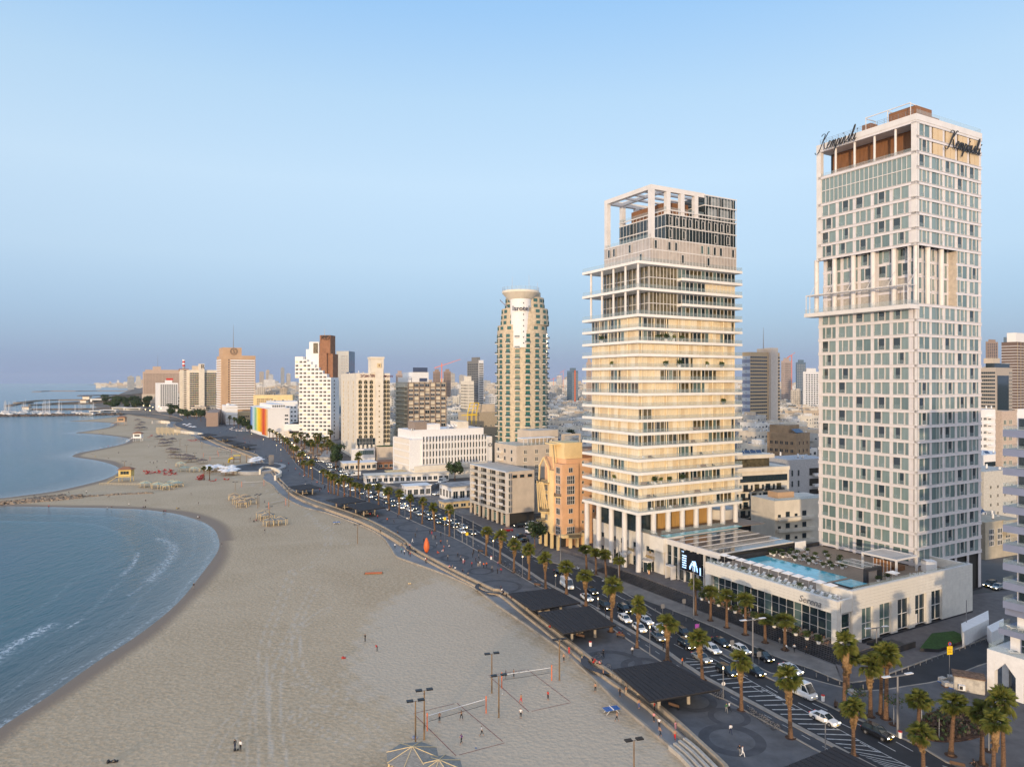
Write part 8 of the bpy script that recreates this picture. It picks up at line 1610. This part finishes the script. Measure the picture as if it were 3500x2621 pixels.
for i in range(24): x,y=rowp[i]; a=heading(x,y); t=T('path_lamp',f'far warm street lamp in the dense palm row, '+('near part' if i<8 else 'middle part' if i<16 else 'far part'),'lamp post',(x+4,y,.1),0,'far warm street lamps'); B().cyl(0,0,0,6.4,.12,.1,5,steel).obj('pole',t); B().cyl(0,0,6.41,7.0,.3,.3,6,lampm).obj('lamp',t)
for i in range(16): px=g.uniform(490,700); x,y=G(px,g.uniform(1400,1425),.1); t=T('path_lamp','far warm street lamp behind the beach end','lamp post',(x,y,.1),0,'far street lamps behind the beach end'); B().cyl(0,0,0,9,.15,.12,5,steel).obj('pole',t); B().cyl(0,0,9.01,9.8,.55,.55,6,lampm).obj('lamp',t)
# ---------------- volleyball courts
netm=M('net_mesh',(.08,.08,.09),.9,0,alpha=.12); linm=M('court_line',(.20,.02,.04),.9,0)
def court(cs,net,lb,posts=None):
    t=T('volleyball_court',lb,'volleyball court',(0,0,0)); w=GP(cs,SZ1)
    for i in range(len(w)): b=B(); line([w[i],w[(i+1)%len(w)]],900,.1,.09,b,SZ1+.035,m=linm); b.obj('court_line',t)
    a,c=GP(net,SZ1); nt=T('volleyball_net','net with a white top band over the '+lb.split(' with')[0],'volleyball net',(0,0,0)); z=SZ1
    b=B(); b.tube((*a,z+2.4),(*c,z+2.4),.05,.05,4,tarp); b.tube((*a,z+1.45),(*c,z+1.45),.035,.035,4,black); b.obj('net_band',nt); b=B(); b.quad((*a,z+1.45),(*c,z+1.45),(*c,z+2.4),(*a,z+2.4),netm); b.obj('net',nt)
    for p in (a,c): q=(p[0]+(p[0]-(a[0]+c[0])/2)*.06,p[1]+(p[1]-(a[1]+c[1])/2)*.06); b=B(); b.cyl(*q,z,z+2.9,.09,.09,6,orangep); b.obj('post',nt)
court([(1413,2438),(1559,2582),(1724,2538),(1562,2402)],[(1466,2495),(1656,2438)],'near volleyball court with dark red lines'); court([(1670,2308),(1808,2432),(1952,2400),(1803,2287)],[(1720,2350),(1881,2325)],'farther volleyball court with dark red lines')
for i,(a,c) in enumerate((((828,1664),(900,1660)),((697,1562),(745,1560)),((720,1574),(790,1571)),((745,1552),(790,1550)),((920,1738),(975,1726)))):
    court([(a[0]-12,a[1]+5),(c[0]-6,c[1]+6),(c[0]+14,c[1]-5),(a[0]+4,a[1]-5)],[a,c],['small far volleyball court before the round terrace','far volleyball court left of the playground','far volleyball court behind the grey gazebos','far volleyball court near the amphitheatre steps','volleyball court above the four cream gazebos'][i])
t=T('table_tennis_table','blue outdoor table tennis table on white bent legs','table',(*G(2090,2435,SZ1),SZ1),.35); B().box(-1.37,-.76,.72,1.37,.76,.77,bluep).obj('table_top',t); B().box(-.02,-.85,.771,.02,.85,.95,tarp).obj('net',t); b=B(); [b.box(s*1.37-.01,-.76,.772,s*1.37+.01,.76,.776,tarp) for s in(-1,1)]; b.obj('edge_line',t)
for s in (-1,1):
    for y_ in (-.5,.5): B().tube((s*.5,y_,.7),(s*1.2,y_,0),.04,.04,5,tarp).obj('leg',t)
o=copy_tree(t); o.location=(*G(1150,1790,SZ1),SZ1); o['label']='blue table far up the sand near the seat steps'
for px,py,m,lb in ((1717,2373,tarp,'white ball between the two courts'),(1627,2558,bluep,'blue ball near the corner of the near court'),(2128,2402,yelp,'yellow ball beside the table tennis table')):
    x,y=G(px,py,SZ1); tag(B().blob((0,0,.14),.14,m,1).obj('ball',None,(x,y,SZ1)),lb,'ball')
b=B(); b.box(-2.6,-.9,0,2.6,.9,.25,woodp); b.box(-2.4,-.7,.251,2.4,.7,.3,orangep); tag(b.obj('wooden_boat_frame',None,G(1277,1960,SZ1)+(SZ1,),.15),'low orange brown wooden frame lying on the sand','frame')
for px,py,lb,m in ((1172,2250,'dark red bag lying alone on the sand',red),(803,2565,'left dark bag on the sand near the bottom left',black),(370,2606,'dark heap of bags and bicycle gear at the bottom edge',black),(390,2604,'second dark bag at the bottom edge',black),(1415,2524,'pile of bags at the foot of the flood pole',bluem),(1398,1995,'tan sign board at the walk corner',creamw)):
    x,y=G(px,py,SZ1); b=B(); b.blob((0,0,.2),.35,m,px,flat=.8); b.blob((.4,.1,.15),.25,m,py,flat=.8); tag(b.obj('bag',None,(x,y,SZ1)),lb,'bag')
person(803,2562,'stand','black','navy','left one of two people standing close on the sand at the bottom',z=SZ1); person(822,2566,'stand','white','black','right one of two people standing close on the sand at the bottom',z=SZ1)
red=MT['red_paint']
# ---------------- sculpture, bicycles, benches, bins, signs, bollards
t=T('orange_sculpture','tall orange pointed ribbed sculpture on the promenade','sculpture',(*G(1458,1889,.1),.1),0); t.scale=(.72,.72,.9)
for i in range(9):
    b=B(); a=i*2*math.pi/9; P_=[(.15+1.05*math.sin(math.pi*(k/10)**.8),.1+5.2*k/10) for k in range(11)]
    for k in range(10): r0,z0=P_[k];r1,z1=P_[k+1]; b.tube((r0*math.cos(a),r0*math.sin(a),z0),(r1*math.cos(a),r1*math.sin(a),z1),.09,.09,4,orangep)
    b.obj('rib',t)
b=B(); b.lathe([(.15+.97*math.sin(math.pi*(k/10)**.8),.1+5.2*k/10) for k in range(11)],18,M('sculpture_orange',(.65,.16,.05),.5,.05)); b.obj('shell',t)
def bike():
    t=T('bicycle','x','bicycle')
    for x_ in (-.52,.52):
        b=B()
        for i in range(12): a0,a1=i*math.pi/6,(i+1)*math.pi/6; b.tube((x_+.33*math.cos(a0),0,.33+.33*math.sin(a0)),(x_+.33*math.cos(a1),0,.33+.33*math.sin(a1)),.025,.025,4,black)
        b.obj('wheel',t)
    b=B()
    for p,q in (((-.52,0,.33),(-.1,0,.33)),((-.1,0,.33),(-.2,0,.85)),((-.1,0,.33),(.38,0,.8)),((-.2,0,.8),(.36,0,.82)),((.52,0,.33),(.36,0,.95))): b.tube(p,q,.03,.03,4,steel)
    b.obj('frame',t); B().box(-.33,-.07,.86,-.1,.07,.92,black).obj('saddle',t); B().box(.3,-.28,.95,.36,.28,.99,black).obj('handlebar',t); return t
bk=bike(); ubk=set()
bl_=[(2565,2432),(2572,2440),(2578,2446),(2598,2456),(2606,2462),(2614,2468),(2622,2474),(2636,2482),(2650,2490),(2655,2494)]
for i,(px,py) in enumerate(bl_): x,y=G(px,py,.1); c=place(bk,(x,y,.1),R(-60+i*7),f'{words[i]} bicycle from the left in the rack beside the nearest palms',ubk,'bicycles in the near rack'); 
for i,(px,py) in enumerate([(2080,2284),(2096,2304),(2107,2314),(2122,2325),(2140,2342),(2158,2358),(2045,2244),(2052,2250)]): x,y=G(px,py,.1); place(bk,(x,y,.1),R(-50+i*9),f'{words[i]} bicycle leaning along the seat wall by the big roof',ubk,'bicycles along the seat wall')
for i in range(9): x,y=G(1716+i*8,1933+i*5,.1); place(bk,(x,y,.1),R(40),f'{words[i]} bicycle in the far rack between palms',ubk,'bicycles in the far rack')
for i in range(5): x,y=G(2440+i*7,2368+i*5,.1); place(bk,(x,y,.1),R(30),f'{words[i]} hire bicycle in the docking station by the kerb',ubk,'hire bicycles')
BW_=M('bench_wood',(.13,.075,.045),.8,.15,1)
def benchp():
    t=T('bench','x','bench'); B().box(-.95,-.25,.42,.95,.2,.48,BW_).obj('seat',t); B().box(-.95,.2,.48,.95,.27,.9,BW_).obj('backrest',t)
    for x_ in (-.75,.75): B().box(x_-.05,-.2,0,x_+.05,.2,.41,black).obj('leg',t)
    return t
bn=benchp(); ubn=set()
for px,py,rz,lb in ((2858,2413,60,'brown bench beside the white van on the corner plaza'),(3272,2622,150,'left brown bench at the bottom right edge'),(3338,2624,70,'brown bench with a seated person at the bottom right'),(2122,2178,150,'wooden bench with two people by the palms'),(2305,2420,140,'long bench below the big shade roof'),(1838,2004,150,'bench beside the third shade roof'),(1643,1888,150,'bench behind the palm row near the crossing'),(1985,2180,150,'bench with people under the second roof')): x,y=G(px,py,.12); place(bn,(x,y,.12),R(rz),lb,ubn,'benches')
bnm=B(); bnm.cyl(0,0,0,.9,.28,.3,10,tarp); bnm.cyl(0,0,.9,1.02,.31,.31,10,red); bnm=bnm.mesh('litter_bin')
for px,py,lb in ((2813,2394,'round litter bin with a red rim near the white van'),(3077,2520,'round litter bin with a red rim at the foot of the lamp mast'),(2018,2208,'pale litter bin at a post of the second roof'),(1679,1911,'pale litter bin beside a palm near the crossing')): x,y=G(px,py,.12); tag(O('litter_bin',bnm,None,(x,y,.12)),lb,'litter bin')
bol=B(); bol.cyl(0,0,0,.8,.09,.08,6,steel); bol=bol.mesh('bollard')
P_=GP([(3040,2312),(3385,2184)],.1)
for i in range(19): f=i/18; tag(O('bollard',bol,None,(P_[0][0]*(1-f)+P_[1][0]*f,P_[0][1]*(1-f)+P_[1][1]*f,.1)),f'{words[i]} grey bollard from the corner along the side street','bollard','bollards along the side street')
for i,(px,py) in enumerate([(2750,2296),(2790,2313),(2830,2326),(2870,2338),(2905,2347),(2950,2354),(3010,2350),(2640,2250),(2690,2272),(2300,2100),(2345,2122),(2390,2140),(2440,2160),(2240,2090),(2215,2098),(2260,2120)]): x,y=G(px,py,.1); tag(O('bollard',bol,None,(x,y,.1)),'grey bollard along the side lane pavement','bollard','bollards along the side lane')
for i in range(26): x,y=G(1345+i*9,1640+i*4.5,.1); tag(O('bollard',bol,None,(x,y,.1)),'grey bollard on the pavement in front of the white balcony block','bollard','bollards before the balcony block')
def sign(px,py,pt,m,shape,lb,z=.1,txt=None):
    x,y=G(px,py,z); H_=(py-pt)*y/F; t=T('road_sign',lb,'sign',(x,y,z),R(10)); B().cyl(0,0,0,H_,.05,.05,6,steel).obj('pole',t)
    if shape=='sq': B().box(-.45,-.06,H_-1.1,.45,-.051+.0,H_-.1,m).obj('sign_plate',t)
    else: b=B(); b.tube((0,-.1,H_-.35),(0,-.055,H_-.35),.35,.35,14,m); b.obj('sign_plate',t); b=B(); b.tube((0,-.13,H_-.35),(0,-.101,H_-.35),.24,.24,14,bluep if m is red else tarp); b.obj('sign_disc',t)
    return t,H_
t,H_=sign(3245,2330,2192,red,'o','yellow parking notice below a round no-parking sign beside the container',.12); B().box(-.55,-.12,H_-2.3,.55,-.06,H_-.8,yelp).obj('notice_board',t)
for k in range(4): B().box(-.4,-.14,H_-1.1-.28*k,.4,-.121,H_-1.02-.28*k,M('notice_ink',(.25,.1,.02),.8)).obj('text_line',t)
sign(2382,2182,2130,M('purple_paint',(.30,.06,.35),.6),'sq','purple sign board at the head of the traffic island'); sign(2476,2330,2320,tarp,'o','x') if False else None
sign(2594,2268,2224,steel,'sq','grey sign on the island beside the dark red car'); sign(2502,2222,2185,steel,'sq','grey sign on the island beside the black sedan'); sign(2265,2108,2062,steel,'sq','narrow sign with a yellow beacon at the lane split'); sign(2338,2086,2045,steel,'sq','second narrow sign with a yellow beacon'); sign(1520,1850,1766,yelp,'sq','yellow sign box on a lamp before the crossing'); sign(1596,1864,1818,yelp,'sq','lower yellow sign box beside the crossing'); sign(2472,2385,2328,tarp,'o','round white sign on the slim lamp by the hire bicycles')
# container hut, pallets
t=T('container_hut','old white container hut with a rusty roof beside the arcade','hut',(*G(3310,2355,.12),.12),R(-28)); B().box(-2.3,-1.5,0,2.3,1.5,2.5,M('dirty_white_metal',(.5,.47,.42),.7,.2,1)).obj('wall',t); B().box(-2.5,-1.7,2.51,2.5,1.7,2.65,M('rusty_metal',(.23,.14,.09),.8,.4,2)).obj('roof',t); B().box(2.31,-1.2,.1,2.4,1.2,2.1,MT['grey_timber']).obj('door',t); O('air_conditioner',roofbits.a,t,(-1.1,-1.9,.3)); 
for i in range(11): B().box(-2.2+i*.42,-1.55,.05,-2.1+i*.42,-1.51,2.45,MT['dirty_white_metal']).obj('panel_rib',t)
for i,(px,py,lb) in enumerate(((3235,2345,'front pallet of wrapped pavers near the container hut'),(3222,2330,'rear pallet of wrapped pavers near the container hut'),(3258,2350,'pallet of pavers with a blue base'),(3250,2328,'tall pallet of wrapped pavers'),(2912,2374,'single wrapped pallet behind the bench'))): x,y=G(px,py,.12); b=B(); b.cb(0,0,0,1.3,1.1,.15,bluep if i else wood); b.cb(0,0,.16,1.15,1.0,.7+.2*(i==3),M('wrapped_pavers',(.5,.48,.45),.4,.2,2)); tag(b.obj('paver_pallet',None,(x,y,.12),i*.4),lb,'pallet')
# scooters and motorbikes
def scoot():
    t=T('parked_scooter','x','scooter')
    for x_ in (-.6,.6): B().tube((x_,-.07,.28),(x_,.07,.28),.28,.28,10,black).obj('wheel',t)
    b=B(); b.box(-.7,-.16,.3,-.1,.16,.75,tarp); b.box(-.1,-.14,.28,.4,.14,.36,tarp); b.tube((.5,0,.3),(.35,0,1.0),.09,.05,6,tarp); b.obj('body',t); B().box(-.65,-.15,.751,-.05,.15,.85,black).obj('seat',t); B().box(.3,-.32,1.0,.37,.32,1.05,black).obj('handlebar',t); return t
sc2=scoot(); us=set()
for px,py,lb in ((2025,1954,'white scooter with a delivery box by the palms'),(1975,1945,'dark scooter on the pavement left of the palms'),(2062,1989,'dark motorbike on the pavement right of the palms'),(1395,1775,'scooter by the far rack'),(1325,1745,'scooter parked under the palm')): x,y=G(px,py,.1); c=place(sc2,(x,y,.1),px,lb,us,'scooters'); 
for i in range(7): x,y=G(2545+i*11,1800+i*2,.0); place(sc2,(x,y,0),i,'parked motorbike in the dark lane behind the apartment tower',us,'motorbikes in the back lane')
# low buildings by the road in the middle distance
def lowb(px,py,w,d,h,ang,m,name,lb,roof=None,cat='building'):
    x,y=G(px,py,0); t=T(name,lb,cat,(x,y,0),R(ang)); B().box(0,0,0,w,d,h,m).obj('wall',t); B().box(-.5,-.6,h+.001,w+.3,d+.3,h+.35,roof or MT['roof_grey']).obj('roof',t)
    n=max(2,int(w/3)); [O('window',win(w/n*.7,h*.5,2,1,white,glass),t,(w*(i+.5)/n,-.03,h*.22),0) for i in range(n)]
    n=max(1,int(d/3)); [O('window',win(d/n*.6,h*.5,2,1,white,glass),t,(-.03,d*(i+.5)/n,h*.22),FZ['W']) for i in range(n)]; return t
lowb(1545,1715,17,14,6.5,29.6,tarp,'restaurant','white restaurant with a green glazed upper floor left of the balcony block'); lowb(1520,1742,14,6,3.0,29.6,creamw,'snack_bar','cream snack bar with awning steps by the pavement')
lowb(1250,1655,45,10,4.2,18,tarp,'site_hoarding_block','long low white block below the arched hotel wing',cream); lowb(1175,1610,20,12,4.5,22,cream,'cafe','cafe with white awnings in front of the arched hotel',tarp); lowb(1255,1605,20,12,4,22,brick,'tiled_cafe','cafe with a dark red roof right of the tall palm',brick); lowb(1390,1700,12,8,5,25,tarp,'gate_house','small white gate house by the fenced lot',tarp); lowb(1330,1640,10,8,4,25,yellow,'yellow_hut','yellow hut below the office block',yellow)
lowb(1075,1500,22,10,5,10,cream,'terrace_cafe','low pale building in the rock garden',tarp)
b=B(); rib(GP([(1300,1665),(1420,1690),(1500,1668),(1590,1700)],.0),.2,0,2.4,steel,b); tag(b.obj('site_fence'),'grey fence round the parking lot below the office block','fence')
b=B(); b.prism(GP([(990,1512),(1160,1545),(1150,1585),(1075,1560),(1015,1545)],.0),-.5,.25,M('rock_garden_stone',(.34,.26,.19),.9,.3,.2)); struct('rock_garden',b,'sandy terraces of the rock garden')
for i in range(40): x,y=G(g.uniform(1000,1150),g.uniform(1518,1570),.2); o=B().blob((0,0,.8),2.2,M('rock_garden_stone',(.34,.26,.19)),i,flat=.6).obj('boulder',None,(x,y,.2)); tag(o,'sandy boulder in the rock garden below the curved building','rock','boulders of the rock garden')
b=B(); P_=GP([(1092,1578),(1130,1578),(1150,1560),(1110,1552)],.0); b.prism(P_,0,3.2,MT['roof_grey']); tag(b.obj('underpass_portal'),'concrete underpass mouth beside the rock garden','underpass')
for p in [TP,PN,PF]:
    for q in p:
        if q.name not in (usedt|up):
            for c in list(q.children): bpy.data.objects.remove(c)
            bpy.data.objects.remove(q)
# ---------------- air
hb_=B(); hm_=bpy.data.materials.new('haze_air'); hm_.use_nodes=True; n_=hm_.node_tree.nodes; n_.remove(n_['Principled BSDF']); pv=n_.new('ShaderNodeVolumePrincipled'); pv.inputs['Density'].default_value=HAZE; pv.inputs['Color'].default_value=(.80,.88,1,1); pv.inputs['Anisotropy'].default_value=0; hm_.node_tree.links.new(pv.outputs[0],n_['Material Output'].inputs['Volume'])
hb_.box(-41000,-1000,-4.5,17000,13000,160,hm_)
if HAZE: tag(hb_.obj('haze'),'thin evening haze over the bay and the town',kind='stuff')

# ---------------- give look-alikes that stand in a row their place in it
tl_={}
for o in list(bpy.data.objects):
    if o.parent is None and o.get('label') and o.get('category') and o.get('kind') is None: tl_.setdefault(o['label'],[]).append(o)
for lb,os_ in tl_.items():
    if 1<len(os_)<=29 and len(lb.split())<=13 and not any(q in lb for q in ('town house','tree among','tree in the park','far car','hazy','boulder')):
        os_.sort(key=lambda o:o.location.x/max(1,o.location.y))
        for i,o in enumerate(os_): o['label']=lb+', '+(words[i] if i else 'first')+' from left'
